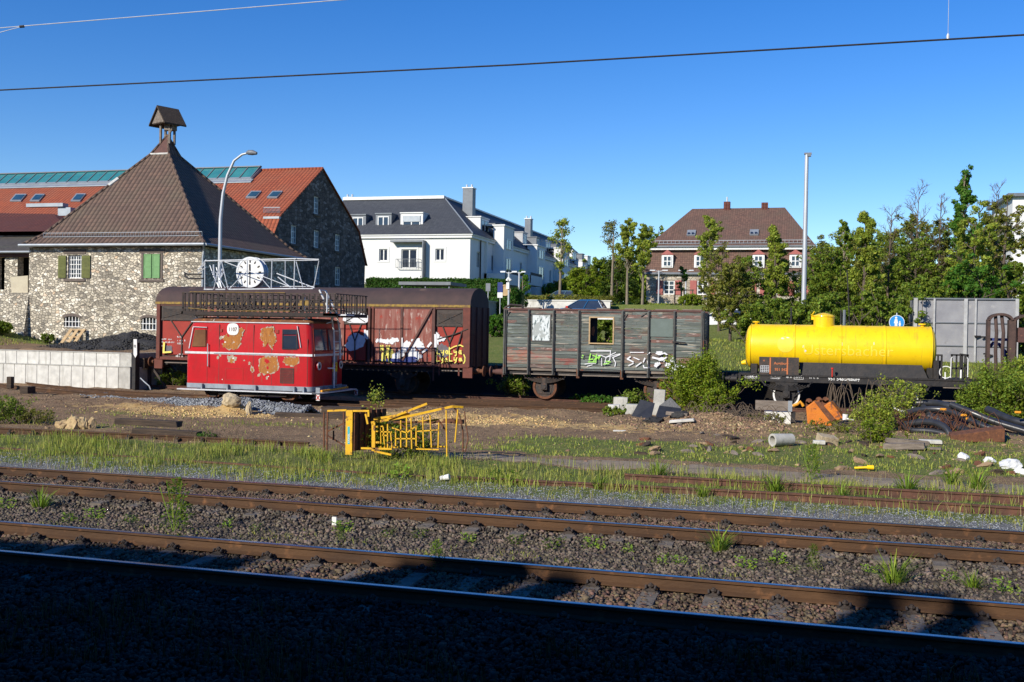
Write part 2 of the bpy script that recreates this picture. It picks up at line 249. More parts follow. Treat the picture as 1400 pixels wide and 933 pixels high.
class MB:
    def __init__(s): s.v=[];s.f=[];s.m=[];s.mi=0
    def add(s,vs,fs):
        n=len(s.v);s.v+= [tuple(p) for p in vs];s.f+=[tuple(i+n for i in f) for f in fs];s.m+=[s.mi]*len(fs);return s
    def hexa(s,p): # 8 corners: bottom 4 ccw, top 4 ccw
        return s.add(p,[(3,2,1,0),(4,5,6,7),(0,1,5,4),(1,2,6,5),(2,3,7,6),(3,0,4,7)])
    def box(s,x0,x1,y0,y1,z0,z1):
        return s.hexa([(x0,y0,z0),(x1,y0,z0),(x1,y1,z0),(x0,y1,z0),(x0,y0,z1),(x1,y0,z1),(x1,y1,z1),(x0,y1,z1)])
    def beam(s,a,b,w,h=None,up=(0,0,1)):
        a=Vector(a);b=Vector(b);h=h or w;d=(b-a).normalized();u=Vector(up)
        if abs(d.dot(u))>.98:u=Vector((0,1,0))
        r=d.cross(u).normalized()*w/2;t=r.cross(d).normalized()*h/2
        return s.hexa([a-r-t,a+r-t,b+r-t,b-r-t,a-r+t,a+r+t,b+r+t,b-r+t])
    def tube(s,pts,r,n=8,caps=True):
        pts=[Vector(p) for p in pts];rs=r if isinstance(r,(list,tuple)) else [r]*len(pts);vs=[];fs=[];ref=None
        for i,p in enumerate(pts):
            d=(pts[min(i+1,len(pts)-1)]-pts[max(i-1,0)]);d=d.normalized() if d.length>1e-9 else Vector((0,0,1))
            if ref is None: ref=d.cross(Vector((0,0,1)) if abs(d.z)<.9 else Vector((1,0,0))).normalized()
            else:
                ref=(ref-d*ref.dot(d));ref=ref.normalized() if ref.length>1e-6 else d.orthogonal().normalized()
            w=d.cross(ref)
            for k in range(n):
                a=2*math.pi*k/n;vs.append(p+(ref*math.cos(a)+w*math.sin(a))*rs[i])
        for i in range(len(pts)-1):
            for k in range(n):
                k2=(k+1)%n;fs.append((i*n+k,i*n+k2,(i+1)*n+k2,(i+1)*n+k))
        if caps: fs.append(tuple(range(n))[::-1]);fs.append(tuple((len(pts)-1)*n+k for k in range(n)))
        return s.add(vs,fs)
    def cyl(s,a,b,r,n=24,r2=None): return s.tube([a,b],[r,r if r2 is None else r2],n)
    def prism(s,pts,d):  # polygon pts extruded by vector d
        d=Vector(d);n=len(pts);vs=[Vector(p) for p in pts]+[Vector(p)+d for p in pts]
        fs=[tuple(range(n))[::-1],tuple(range(n,2*n))]+[(i,(i+1)%n,n+(i+1)%n,n+i) for i in range(n)]
        return s.add(vs,fs)
    def poly(s,pts): return s.add(pts,[tuple(range(len(pts)))])
    def ring(s,c,ax,r0,r1,w,n=28): # flat ring around axis ax
        c=Vector(c);ax=Vector(ax).normalized();u=ax.orthogonal().normalized();v=ax.cross(u);vs=[];fs=[]
        for k in range(n):
            a=2*math.pi*k/n;e=u*math.cos(a)+v*math.sin(a)
            vs+=[c+e*r0-ax*w/2,c+e*r1-ax*w/2,c+e*r1+ax*w/2,c+e*r0+ax*w/2]
        for k in range(n):
            a=4*k;b=4*((k+1)%n)
            for j in range(4): fs.append((a+j,a+(j+1)%4,b+(j+1)%4,b+j))
        return s.add(vs,fs)
    def build(s,name,m,parent=None,smooth=False,origin=None,label=None,bevel=0):
        me=bpy.data.meshes.new(name);me.from_pydata(s.v,[],s.f)
        ms=m if isinstance(m,(list,tuple)) else [m]
        for q in ms: me.materials.append(G[q] if isinstance(q,str) else q)
        if len(ms)>1: me.polygons.foreach_set('material_index',s.m)
        me.update();autouv(me)
        if smooth: me.polygons.foreach_set('use_smooth',[True]*len(me.polygons));me.set_sharp_from_angle(angle=R_(38))
        if parent is None and origin is None and s.v:
            a=np.array(s.v);origin=(a[:,0].mean(),a[:,1].mean(),a[:,2].min())
        o=link(name,me,parent,origin)
        if bevel:
            bm=o.modifiers.new('bevel','BEVEL');bm.width=bevel;bm.segments=2;bm.limit_method='ANGLE'
        if label:o['label']=label
        return o
def npmesh(name,v,f,m,parent=None,origin=None,smooth=False):
    me=bpy.data.meshes.new(name);n=len(v);k=f.shape[1]
    me.vertices.add(n);me.vertices.foreach_set('co',np.asarray(v,dtype=np.float32).ravel())
    me.loops.add(f.size);me.loops.foreach_set('vertex_index',f.astype(np.int32).ravel())
    me.polygons.add(len(f));me.polygons.foreach_set('loop_start',np.arange(0,f.size,k,dtype=np.int32))
    me.update(calc_edges=True);me.materials.append(G[m] if isinstance(m,str) else m)
    if smooth: me.polygons.foreach_set('use_smooth',[True]*len(f))
    return link(name,me,parent,origin)
def struct(o): o['kind']='structure';return o
def text(s,loc,size,m,parent,name='lettering',rot=(90,0,0),bold=0.,ext=.003,align='LEFT',sx=1.):
    c=bpy.data.curves.new('t','FONT');c.body=s;c.size=size;c.extrude=ext;c.offset=bold;c.align_x=align;c.resolution_u=3
    o=bpy.data.objects.new('t',c);COL.objects.link(o);dg=bpy.context.evaluated_depsgraph_get();me=bpy.data.meshes.new_from_object(o.evaluated_get(dg))
    bpy.data.objects.remove(o);bpy.data.curves.remove(c)
    me.transform(Matrix.Translation(loc)@Matrix.Rotation(R_(rot[2]),4,'Z')@Matrix.Rotation(R_(rot[1]),4,'Y')@Matrix.Rotation(R_(rot[0]),4,'X')@Matrix.Diagonal((sx,1,1,1)))
    me.materials.clear();me.materials.append(G[m]);me.name=name
    return link(name,me,parent)
def rough_poly(pts,amp=.03,step=.08):
    """jagged outline through 3d points"""
    out=[];n=len(pts)
    for i in range(n):
        a=Vector(pts[i]);b=Vector(pts[(i+1)%n]);L=(b-a).length;k=max(1,int(L/step))
        for j in range(k):
            p=a.lerp(b,j/k);out.append(Vector((p.x+random.uniform(-amp,amp),p.y,p.z+random.uniform(-amp,amp))))
    return out
def blob(mb,cx,cz,rx,rz,Y,n=22,amp=.22,dy=.004):
    """flat irregular patch standing dy proud of plane Y (faces the camera side)"""
    ph=[random.uniform(0,6.28) for _ in range(4)];pts=[]
    for k in range(n):
        a=2*math.pi*k/n;q=1+amp*(.5*math.sin(2*a+ph[0])+.4*math.sin(5*a+ph[1])+.3*math.sin(9*a+ph[2]))+random.uniform(-amp,amp)*.3
        pts.append((cx+math.cos(a)*rx*q,Y-dy,cz+math.sin(a)*rz*q))
    c=(cx,Y-dy,cz);mb.add([c]+pts,[(0,(k+1)%n+1,k+1) for k in range(n)])
def stroke(mb,pts,w,Y,dy=.004):
    """flat painted stroke through (x,z) points on plane Y"""
    for (a,b) in zip(pts[:-1],pts[1:]):
        a=Vector((a[0],Y-dy,a[1]));b=Vector((b[0],Y-dy,b[1]));d=b-a
        if d.length<1e-6: continue
        e=d.normalized()*w*.35;a=a-e;b=b+e;d=b-a;nn=Vector((-d.z,0,d.x)).normalized()*w/2*random.uniform(.8,1.15)
        mb.poly([a-nn,b-nn,b+nn,a+nn])
        dy+=.0003
SUN,SKY,AIR,DUST,OZ,SAT,EXPO=4.5,.112,1.0,0.,4.,1.33,.42
# ================================================================== TERRAIN
def sstep(a,b,x):
    t=np.clip((x-a)/(b-a),0,1);return t*t*(3-2*t)
def vnoise(x,y,s,seed=0):
    """smooth value noise, about -1..1"""
    x=np.asarray(x,float)/s+seed*17.3;y=np.asarray(y,float)/s+seed*9.1;xi=np.floor(x);yi=np.floor(y);fx=x-xi;fy=y-yi;fx=fx*fx*(3-2*fx);fy=fy*fy*(3-2*fy)
    def h(a,b):
        q=np.sin(a*127.1+b*311.7+seed*74.7)*43758.5453;return (q-np.floor(q))*2-1
    return (h(xi,yi)*(1-fx)+h(xi+1,yi)*fx)*(1-fy)+(h(xi,yi+1)*(1-fx)+h(xi+1,yi+1)*fx)*fy
MOUNDS=[(-1.9,32.3,1.8,.8,.30),(.6,31.3,2.2,.7,.16),(3.6,31.4,2.2,.9,.12),(-3.4,33.4,1.6,.8,.22),(-18.3,30.6,.5,.35,.42),(-11.,33.2,2.2,.7,.15),(6.9,31.8,2.,.9,.1),(-8,34.4,3,.8,.12)]
def terr(x,y):
    x=np.asarray(x,float);y=np.asarray(y,float)
    z=-.20+0*x
    z=z+sstep(16.2,18.2,y)*.05                                   # yard a touch higher than the ballast shoulder
    yard=sstep(18,20,y)*(1-sstep(43,45,y))
    z=z+yard*(.035*vnoise(x,y,1.3,1)+.03*vnoise(x,y,.45,2)+.015*vnoise(x,y,.22,3))*(1+.8*sstep(27,31,y))
    nb=sstep(12.3,12.7,y)*(1-sstep(13.9,14.4,y))
    z=z-.05*nb+.02*vnoise(x,y,.5,5)*(1-yard)
    for (mx,my,sx,sy_,h) in MOUNDS:
        z=z+h*np.exp(-((x-mx)/sx)**2-((y-my)/sy_)**2)*(1+.35*vnoise(x,y,.35,7))
    # rear, right of the boxcar: grass slope, shrub bank, street level
    rear=sstep(43.3,44.5,y)*1.25+sstep(45,56,y)*1.2+sstep(57,66,y)*.95+sstep(70.1,70.4,y)*1.35+sstep(92,100,y)*.55
    rear=rear+sstep(100,106,y)*1.2*(1-sstep(-22,-18,x))
    rear=rear+vnoise(x,y,3,8)*.06*sstep(46,50,y)
    left=sstep(39.05,39.25,y)*1.55+sstep(-41.,-46,x)*sstep(44,49,y)*1.0+sstep(66,100,y)*5
    b=sstep(-28.4,-28.2,x)*(1-sstep(43,48,y))+sstep(-30,-20,x)*sstep(43,48,y)
    return z+np.where(y>39,left*(1-b)+rear*b,0)
def tz(x,y): return float(terr(np.array([x]),np.array([y]))[0])
xs=np.concatenate([-np.geomspace(1800,60,16),np.arange(-56,-40,2.),np.arange(-40,12,.2),np.arange(12,40,2.),np.geomspace(42,1800,16)])
ys=np.concatenate([-np.geomspace(1800,12,16),np.arange(-10,7,1.),np.arange(7,47,.2),np.arange(47,110,1.),np.geomspace(112,2500,22)])
Xg,Yg=np.meshgrid(xs,ys);Zg=terr(Xg,Yg);nx,ny=len(xs),len(ys)
vv=np.stack([Xg.ravel(),Yg.ravel(),Zg.ravel()],1)
ii=np.arange(nx-1)[None,:]+np.arange(ny-1)[:,None]*nx;ff=np.stack([ii,ii+1,ii+1+nx,ii+nx],-1).reshape(-1,4)
def ground_mat():
    m=bpy.data.materials.new('yard_ground');m.use_nodes=True;nt=m.node_tree;N=nt.nodes;L=nt.links;b=N['Principled BSDF'];b.inputs['Roughness'].default_value=.95;b.inputs['Specular IOR Level'].default_value=.15
    tc=N.new('ShaderNodeTexCoord');at_=N.new('ShaderNodeVertexColor');at_.layer_name='cover';sp=N.new('ShaderNodeSeparateColor');L.new(at_.outputs['Color'],sp.inputs[0])
    def noise(s,d=6,r=.65):
        n=N.new('ShaderNodeTexNoise');n.inputs['Scale'].default_value=s;n.inputs['Detail'].default_value=d;n.inputs['Roughness'].default_value=r;L.new(tc.outputs['Object'],n.inputs['Vector']);return n.outputs['Fac']
    def mr(f,a,c,to0=0,to1=1):
        n=N.new('ShaderNodeMapRange');n.inputs[1].default_value=a;n.inputs[2].default_value=c;n.inputs[3].default_value=to0;n.inputs[4].default_value=to1;L.new(f,n.inputs[0]);return n.outputs[0]
    def mix(f,a,c):
        x=N.new('ShaderNodeMix');x.data_type='RGBA';L.new(f,x.inputs[0])
        for i,q in ((6,a),(7,c)):
            if hasattr(q,'name'):L.new(q,x.inputs[i])
            else:x.inputs[i].default_value=(*q,1)
        return x.outputs[2]
    def addn(a,c,op='ADD'):
        x=N.new('ShaderNodeMath');x.operation=op;L.new(a,x.inputs[0])
        if hasattr(c,'name'):L.new(c,x.inputs[1])
        else:x.inputs[1].default_value=c
        return x.outputs[0]
    sy1=N.new('ShaderNodeSeparateXYZ');L.new(tc.outputs['Object'],sy1.inputs[0]);sy0=sy1.outputs[1]
    soil=mix(mr(noise(1.1),.35,.65),(.30,.20,.115),(.17,.115,.072));soil=mix(mr(noise(9),.5,.75),soil,(.40,.28,.165));soil=mix(mr(noise(3.3),.58,.7),soil,(.12,.085,.055));gvx=addn(mr(sy0,16.2,17.0),mr(sy0,18.2,19.2,1,0),'MULTIPLY');soil=mix(gvx,soil,(.17,.17,.165))
    sand=mix(mr(noise(4),.35,.65),(.58,.42,.20),(.46,.29,.11))
    grass=mix(mr(noise(2.3),.3,.7),(.12,.17,.035),(.20,.20,.065));grass=mix(mr(noise(11),.5,.7),grass,(.09,.12,.03))
    bal=mix(mr(noise(12),.35,.65),(.13,.105,.08),(.06,.05,.042))
    jag=mr(noise(3.2),.3,.7,-.35,.35);jag2=mr(noise(2.4,8),.3,.7,-.45,.45)
    c=mix(mr(addn(sp.outputs[2],jag),.45,.6),soil,sand)
    c=mix(mr(addn(sp.outputs[1],jag2),.4,.65),c,grass)
    c=mix(sp.outputs[0],c,bal);sy_=N.new('ShaderNodeSeparateXYZ');L.new(tc.outputs['Object'],sy_.inputs[0]);c=mix(mr(sy_.outputs[1],10.1,10.4),(.022,.019,.015),c);wx_=addn(mr(sy_.outputs[1],40.9,41.6),mr(sy_.outputs[1],44.7,45.3,1,0),'MULTIPLY');lx_=addn(wx_,mr(sy_.outputs[0],-28.5,-28.0),'MULTIPLY');c=mix(lx_,c,(.02,.017,.014))  # shade painted into the ground before the nearest rail and under the wagons
    L.new(c,b.inputs['Base Color'])
    h=addn(addn(noise(18),noise(60),'ADD'),noise(5),'ADD');bp=N.new('ShaderNodeBump');bp.inputs['Strength'].default_value=.9;bp.inputs['Distance'].default_value=.04;L.new(h,bp.inputs['Height']);L.new(bp.outputs[0],b.inputs['Normal'])
    return m
G['ground']=ground_mat()
def gauss(x,y,cx,cy_,sx,sy_): return np.exp(-((x-cx)/sx)**2-((y-cy_)/sy_)**2)
def grassiness(x,y):
    g=sstep(17.2,18.2,y)*(1-sstep(21.6,22.6,y)) *(1-.25*sstep(-6,-2,x)*sstep(17,18,y)*(1-sstep(18,19.6,y)))
    g=g+.95*sstep(-9,-6,x)*sstep(23.2,23.9,y)*(1-sstep(26.5,28,y))       # strip beyond the path, right
    g=g+.6*sstep(-3,1,x)*sstep(26,27,y)*(1-sstep(30,33,y))
    g=g+.55*gauss(x,y,-19.5,25,3,1.1)+.5*gauss(x,y,-15,27.2,3,.8)+.5*gauss(x,y,-21,28.5,2.,.7)
    g=g+sstep(45,46.2,y)
    return np.clip(g,0,1.2)
def pathness(x,y):
    """the trodden path on the right between the grass strips"""
    c=22.25-.04*(x+2);w=.75+.1*vnoise(x,y,2.5,4);return 1-sstep(w*.8,w*1.25,np.abs(y-c)) if True else 0
cov=np.zeros((nx*ny,4));xx,yy=vv[:,0],vv[:,1]
cov[:,0]=1-sstep(16.0,16.6,yy)
g_=grassiness(xx,yy)*(1-sstep(-9.5,-6.5,xx)*pathness(xx,yy)*(yy<30));cov[:,1]=g_*(1-.25*(yy>44)*0)
plat=(xx<-28.2)&(yy>39)&(xx>-43)&(yy<49);cov[plat,1]*=.1
cov[:,2]=1.0*gauss(xx,yy,-10.2,31.2,3.8,1.9)+.85*gauss(xx,yy,-18.5,29.8,3.6,1.8)+.5*gauss(xx,yy,-4,30.5,3.5,1.6)+.7*gauss(xx,yy,-15,31.2,2.,1.)+.5*gauss(xx,yy,-23,31,3,1.5)+.3*gauss(xx,yy,-13,26.5,4,1.3)
cov[:,3]=1
go=npmesh('ground',vv,ff,'ground',smooth=True);struct(go)
ca=go.data.color_attributes.new('cover','FLOAT_COLOR','POINT');ca.data.foreach_set('color',cov.astype(np.float32).ravel())
# path: a thin worn sheet lying on the yard
pxs=np.arange(-9,14,.2);pv=[];W=7
for x in pxs:
    fade=min(1,max(.12,(x+9)/3.));c=22.25-.04*(x+2)
    for j in range(W):
        t=(j/(W-1)-.5)*2;w=.8*fade*(1+.18*vnoise(x,t*3,.7,9))
        y=c+t*w;pv.append((x,y,tz(x,y)+(.012 if abs(t)<.99 else -.03)))
pv=np.array(pv);k=np.arange(W-1)[None,:]+np.arange(len(pxs)-1)[:,None]*W;pf=np.stack([k,k+W,k+1+W,k+1],-1).reshape(-1,4)
G['path']=mat('path_dirt',(.29,.23,.16),(.22,.175,.125),3,.95,bump=.5,extra=[((.12,.13,.06),2.2,.62,.1),((.27,.23,.18),9,.6,.1)])
struct(npmesh('path',pv,pf,'path',smooth=True))
# ------------------------------------------------------------------ scattered stones (stuff)
def stones(name,label,pos,size,m,flatz=.7):
    n=len(pos)
    base=np.array([(1,0,0),(-1,0,0),(0,1,0),(0,-1,0),(0,0,1),(0,0,-1),(.62,.62,.55),(-.62,.62,.5),(-.62,-.62,.55),(.62,-.62,.5)],float)[:6]
    cube=np.array([(-1,-1,-1),(1,-1,-1),(1,1,-1),(-1,1,-1),(-1,-1,1),(1,-1,1),(1,1,1),(-1,1,1)],float)*.62
    quads=np.array([(0,3,2,1),(4,5,6,7),(0,1,5,4),(1,2,6,5),(2,3,7,6),(3,0,4,7)])
    V=cube[None]+rng.uniform(-.3,.3,(n,8,3));V[:,4:,:2]*=rng.uniform(.35,1.,(n,1,1))
    V*=size[:,None,None]*rng.uniform(.65,1.15,(n,1,3));V[:,:,2]*=flatz
    a=rng.uniform(0,6.28,n);t=rng.uniform(-.5,.5,n);ca_,sa_=np.cos(a),np.sin(a);ct,st=np.cos(t),np.sin(t)
    x=V[:,:,0].copy();z=V[:,:,2].copy();V[:,:,0]=x*ct[:,None]+z*st[:,None];V[:,:,2]=-x*st[:,None]+z*ct[:,None]
    x=V[:,:,0].copy();y=V[:,:,1].copy();V[:,:,0]=x*ca_[:,None]-y*sa_[:,None];V[:,:,1]=x*sa_[:,None]+y*ca_[:,None]
    V+=pos[:,None,:];f=(quads[None]+8*np.arange(n)[:,None,None]).reshape(-1,4)
    o=npmesh(name,V.reshape(-1,3),f,m);return tag(o,label,'stones',kind='stuff')
def xr_at(y): return -.93*y-1.2,.2*y+1.2          # the strip of ground the picture spans at distance y
def scatter(n,y0,y1,wfn=None,xpad=0):
    y=rng.uniform(y0,y1,n);lo=-.93*y-1.2-xpad;hi=.2*y+1.2+xpad;u=rng.uniform(0,1,n);x=lo+u*(hi-lo)
    keep=rng.uniform(0,1,n)<(hi-lo)/(.93*y1+.2*y1+2.4)
    if wfn is not None: keep&=rng.uniform(0,1,n)<wfn(x,y)
    return x[keep],y[keep]
x,y=scatter(84000,6.4,14.9,None,3.5);p=np.stack([x,y,terr(x,y)+.005],1)
T1,T2=10.33,14.79;GA=1.505
inT=lambda y:((y>T1-.1)&(y<T1+GA+.1))|((y>T2-.1)&(y<T2+GA+.1))
def bal_h(y):   # ballast shoulders rise a little towards each track
    return .035*np.exp(-((y-T1-.75)/1.2)**2)+.035*np.exp(-((y-T2-.75)/1.2)**2)
m_=inT(y)
for sel,nm,lb,mm in ((y<T1-.1,'ballast','ballast painted dark to deepen the shaded foreground before the nearest rail','stone_shaded'),(~m_&(y>=T1-.1),'ballast','dark grey crushed stone ballast beside and between the two near tracks','stone_bal'),(m_,'ballast','rust stained brown ballast between the rails of the two near tracks','stone_rusty')):
    q=p[sel].copy();q[:,2]+=bal_h(q[:,1])*(mm!='stone_rusty')+(.014 if mm=='stone_rusty' else 0)+(.03 if mm=='stone_shaded' else 0);stones(nm,lb,q,rng.uniform(.017,.043,len(q))*(1+.55*(rng.uniform(0,1,len(q))>.93)),mm)
x,y=scatter(20000,14.9,16.9);q=np.stack([x,y,terr(x,y)],1);q[:,2]+=bal_h(q[:,1])
mm=y<16.35;stones('ballast','brown ballast under the far rail of the second track',q[mm],rng.uniform(.022,.045,mm.sum()),'stone_rusty')
x,y=scatter(34000,16.2,19.0,lambda x,y:1-.55*sstep(17.6,19,y));q=np.stack([x,y,terr(x,y)-.003],1)
stones('gravel','fine pale grey gravel along the far side of the second track',q,rng.uniform(.010,.026,len(q)),'stone_grey')
x,y=scatter(30000,21,37.5,lambda x,y:(.35+.65*sstep(27,30,y)))
q=np.stack([x,y,terr(x,y)-.004],1);stones('soil_crumbs','clods and small stones strewn over the bare yard soil',q,rng.uniform(.01,.04,len(q))*(1+1.2*(rng.uniform(0,1,len(q))>.95)),'stone_soil')
u=rng.normal(0,1,(3200,2));x=-1.9+u[:,0]*1.9;y=32.1+u[:,1]*.8;stones('dirt_clods','clods of brown earth heaped below the big bush',np.stack([x,y,terr(x,y)],1),rng.uniform(.02,.075,len(x)),'stone_soil')
G['sand_lump']=mat('sand_lumps',(.62,.45,.21),(.42,.27,.11),3,.95,island=.3)
u=rng.normal(0,1,(2600,2));x=np.where(u[:,0]>-3,-10.3+u[:,0]*1.7,0);y=31.3+u[:,1]*.75;x[:900]=-18.6+u[:900,0]*1.8;y[:900]=29.6+u[:900,1]*.7;stones('sand_lumps','yellow sandy lumps on the bare soil behind the yellow basket',np.stack([x,y,terr(x,y)],1),rng.uniform(.015,.06,len(x)),'sand_lump')
# grey gravel windrow in front of the red railcar
u=rng.uniform(0,1,9500);x=-27.5+u*11.8;cyy=35.1-(x+27.5)*.335;hh=.05+.27*sstep(-24,-19,x);d=rng.normal(0,.36,len(x));y=cyy+d*(.6+.6*sstep(-26,-18,x))
q=np.stack([x,y,terr(x,y)+hh*np.exp(-(d/.4)**2)*rng.uniform(.5,1,len(x))],1)
stones('gravel','blue grey fresh gravel ridge lying in front of the red railcar',q,rng.uniform(.03,.06,len(q)),'stone_grey')
# gravel bed under the ridge
hb=MB();n=40
for i in range(n):
    xa=-27.5+11.8*i/(n-1);c=35.1-(xa+27.5)*.335;h=.02+.22*float(sstep(-24,-19,np.array(xa)));w=.25+.35*float(sstep(-26,-18,np.array(xa)))
    z0=tz(xa,c)-.03;hb.v+=[(xa,c-w,z0),(xa,c-w*.4,z0+h),(xa,c+w*.4,z0+h),(xa,c+w,z0)]
for i in range(n-1):
    for j in range(3): hb.f.append((4*i+j,4*i+4+j,4*i+5+j,4*i+1+j));hb.m.append(0)
o=hb.build('gravel','stone_grey',smooth=True);tag(o,'solid core of the blue grey gravel ridge before the red railcar','stones',kind='stuff')
# ------------------------------------------------------------------ tracks
RP=[(-.07,-.16),(.07,-.16),(.07,-.145),(.012,-.125),(.009,-.05),(.035,-.035),(.036,-.005),(.03,0),(-.03,0),(-.036,-.005),(-.035,-.035),(-.009,-.05),(-.012,-.125),(-.07,-.145)]
def rail_mb(pts,prof=RP):
    mb=MB();n=len(prof);pts=[Vector(p) for p in pts]
    for i,p in enumerate(pts):
        d=(pts[min(i+1,len(pts)-1)]-pts[max(i-1,0)]).normalized();s=Vector((-d.y,d.x,0)).normalized()
        mb.v+=[tuple(p+s*a+Vector((0,0,b))) for a,b in prof]
    for i in range(len(pts)-1):
        for j in range(n):
            k=(j+1)%n;mb.f.append((i*n+j,(i+1)*n+j,(i+1)*n+k,i*n+k));mb.m.append(1 if j in (6,7,8) else 0)
    for q in (list(range(n)),[(len(pts)-1)*n+j for j in range(n)][::-1]): mb.f.append(tuple(q));mb.m.append(0)
    return mb
def track(label,y0,x0,x1,s0,s1,sp,off,concrete=True):
    t=thing('railway_track',label,'railway track',((s0+s1)/2,y0+GA/2,-.2))
    for yy_ in (y0,y0+GA): rail_mb([(x0,yy_,0),(x1,yy_,0)]).build('rail',['rail_side','rail_top'],t)
    x=s0+off;first=None
    while x<s1:
        if first is None:
            mb=MB();a,b=y0-.5,y0+GA+.5;w=.13
            mb.hexa([(x-w,a,-.34),(x+w,a,-.34),(x+w,b,-.34),(x-w,b,-.34),(x-w*.75,a+.03,-.172),(x+w*.75,a+.03,-.172),(x+w*.75,b-.03,-.172),(x-w*.75,b-.03,-.172)])
            sl=mb.build('sleeper','sleeper' if concrete else 'wood_sleeper',t);first=sl;kids=[];sx=x
            for yy_ in (y0,y0+GA):
                c=MB();c.box(x-.085,x+.085,yy_-.165,yy_+.165,-.172,-.158)
                for s in (-1,1):
                    c.box(x-.05,x+.05,yy_+s*.115-.035,yy_+s*.115+.035,-.158,-.135);c.cyl((x,yy_+s*.118,-.14),(x,yy_+s*.118,-.075),.018,8);c.cyl((x,yy_+s*.118,-.112),(x,yy_+s*.118,-.09),.036,6)
                    for q in (-.05,.05): c.tube([(x+q,yy_+s*.16,-.135),(x+q*1.1,yy_+s*.13,-.105),(x+q*.8,yy_+s*.07,-.125)],.014,6)
                k=c.build('rail_fastening','dark_iron',t);WL.pop(k.name,None);k.parent=sl;kids.append(k)
                # sub-part keeps its mesh in the thing's frame; the sleeper object sits at the thing's origin
        else:
            s2=first.copy();COL.objects.link(s2);s2.parent=t;s2.location=(x-sx+random.uniform(-.015,.015),random.uniform(-.04,.04),0);s2.rotation_euler.z=0
            for k in kids:
                k2=k.copy();COL.objects.link(k2);k2.parent=s2
        x+=sp
    return t
track('nearest railway track with bright worn rail heads, half in deep shadow',T1,-70,45,-18,14,.70,.33)
track('second railway track from the front, fully sunlit between ballast and weeds',T2,-90,60,-22,16,.72,.1)
# old rusted siding on the right: two rails, mostly buried to the left
t=thing('rusty_siding','old rust brown siding half buried in grass at right before the path','railway track',(2,19.4,-.2))
rail_mb([(-3.25,20.02,-.005),(0,20.02,-.01),(4,19.98,0),(30,19.9,0)]).build('rail',['old_rail','old_rail'],t)
rail_mb([(-6.6,18.86,-.075),(-3,18.84,-.04),(0,18.8,-.01),(3.6,18.62,0),(30,18.3,0)]).build('rail',['old_rail','old_rail'],t)
for i in range(9):
    x=-3+.9*i;MB().box(x-.12,x+.12,18.4,20.5,-.33,-.16).build('sleeper','wood_sleeper',t)
o=rail_mb([(-19.5,19.6,-.13),(-14,19.3,-.12),(-9.2,18.98,-.11),(-6.9,18.88,-.10)]).build('rusty_rail',['old_rail','old_rail']);tag(o,'sunken rusty rail barely showing through the grass left of the siding','rail')
# long rail at left, with bolts
t=thing('rusty_rail','long brown rail with bolted clips along the upper edge of the left grass','rail',(-17,22.3,-.2))
rail_mb([(-34,22.05,.0),(-20,22.12,0),(-15,22.42,-.01),(-11.4,22.6,-.03)]).build('rail',['rail_side','rail_side'],t)
for i in range(14):
    x=-21+.68*i;y_=22.12+.1*max(0,(x+20))*.62;y_=min(y_,22.6)
    c=MB();c.box(x-.05,x+.05,y_-.16,y_-.06,-.16,-.10);c.cyl((x,y_-.11,-.1),(x,y_-.11,-.03),.022,6);c.cyl((x,y_-.11,-.07),(x,y_-.11,-.045),.04,6);c.build('clip','dark_iron',t)
for i in range(10):
    x=-21+.95*i;y_=22.3+max(0,x+20)*.05;MB().box(x-.11,x+.11,y_-.45,y_+.35,-.34,-.165).build('sleeper','wood_sleeper',t)
# yard track carrying the wagons
WY=39.95
t=thing('railway_track','rusty yard track under the boxcar, wooden wagon and tank wagon','railway track',(-10,WY+.75,-.2))
for yy_ in (WY,WY+GA): rail_mb([(-29,yy_,0),(20,yy_,0)]).build('rail',['old_rail','old_rail'],t)
for i in range(50):
    x=-28.5+.72*i;MB().box(x-.12,x+.12,WY-.5,WY+GA+.5,-.36,-.17).build('sleeper','wood_sleeper',t)
# railcar track, swinging towards the ramp at left
t=thing('railway_track','brown track the red railcar stands on, curving toward the concrete ramp','railway track',(-24,35,-.2))
def rc(x): return 33.85+ (0 if x>-21.5 else .0225*(x+21.5)**2)
for dy in (0,GA):
    rail_mb([(x,rc(x)+dy,.0) for x in np.linspace(-38,-12.6,34)]).build('rail',['rail_side','rail_side'],t)
for i in range(34):
    x=-36+.7*i;MB().box(x-.12,x+.12,rc(x)-.5,rc(x)+GA+.5,-.34,-.168).build('sleeper','wood_sleeper',t)
# heap of spare rails in front of the boxcar end / wooden wagon
def spare(pts,label):
    o=rail_mb(pts).build('spare_rail',['rail_side','rail_side']);return tag(o,label,'rail','spare rails laid side by side before the wagons')
for i,(a,b,z) in enumerate(((-15.9,-5.3,.0),(-15.4,-6.3,.0),(-14.2,-4.9,.01),(-16.4,-7.0,.0),(-13.2,-5.6,.0),(-15.0,-6.1,.0),(-12.2,-4.4,0))):
    y0=[36.4,36.85,37.3,37.7,38.1,38.5,35.95][i]
    spare([(a,y0,z),(b,y0+.55,z)],['spare rail nearest but one to the soil, in front of the wooden wagon','third spare rail from the front in the row before the wagons','middle spare rail lying flat before the wagons','raised spare rail behind the middle of the row','raised shorter spare rail under the boxcar corner','topmost spare rail, rearmost of the row before the wagons','front spare rail at the edge of the bare soil before the wooden wagon'][i])
for i,x in enumerate((-14.9,-11.6,-8.6,-6.9)):
    o=MB().box(x-.13,x+.13,35.8,38.9,-.19,-.165+.004*i).build('timber_bearer','wood_sleeper');tag(o,['timber bearer under the left ends of the spare rails','second timber bearer from the left under the spare rails','third timber bearer from the left under the spare rails','timber bearer under the right ends of the spare rails'][i],'timber')
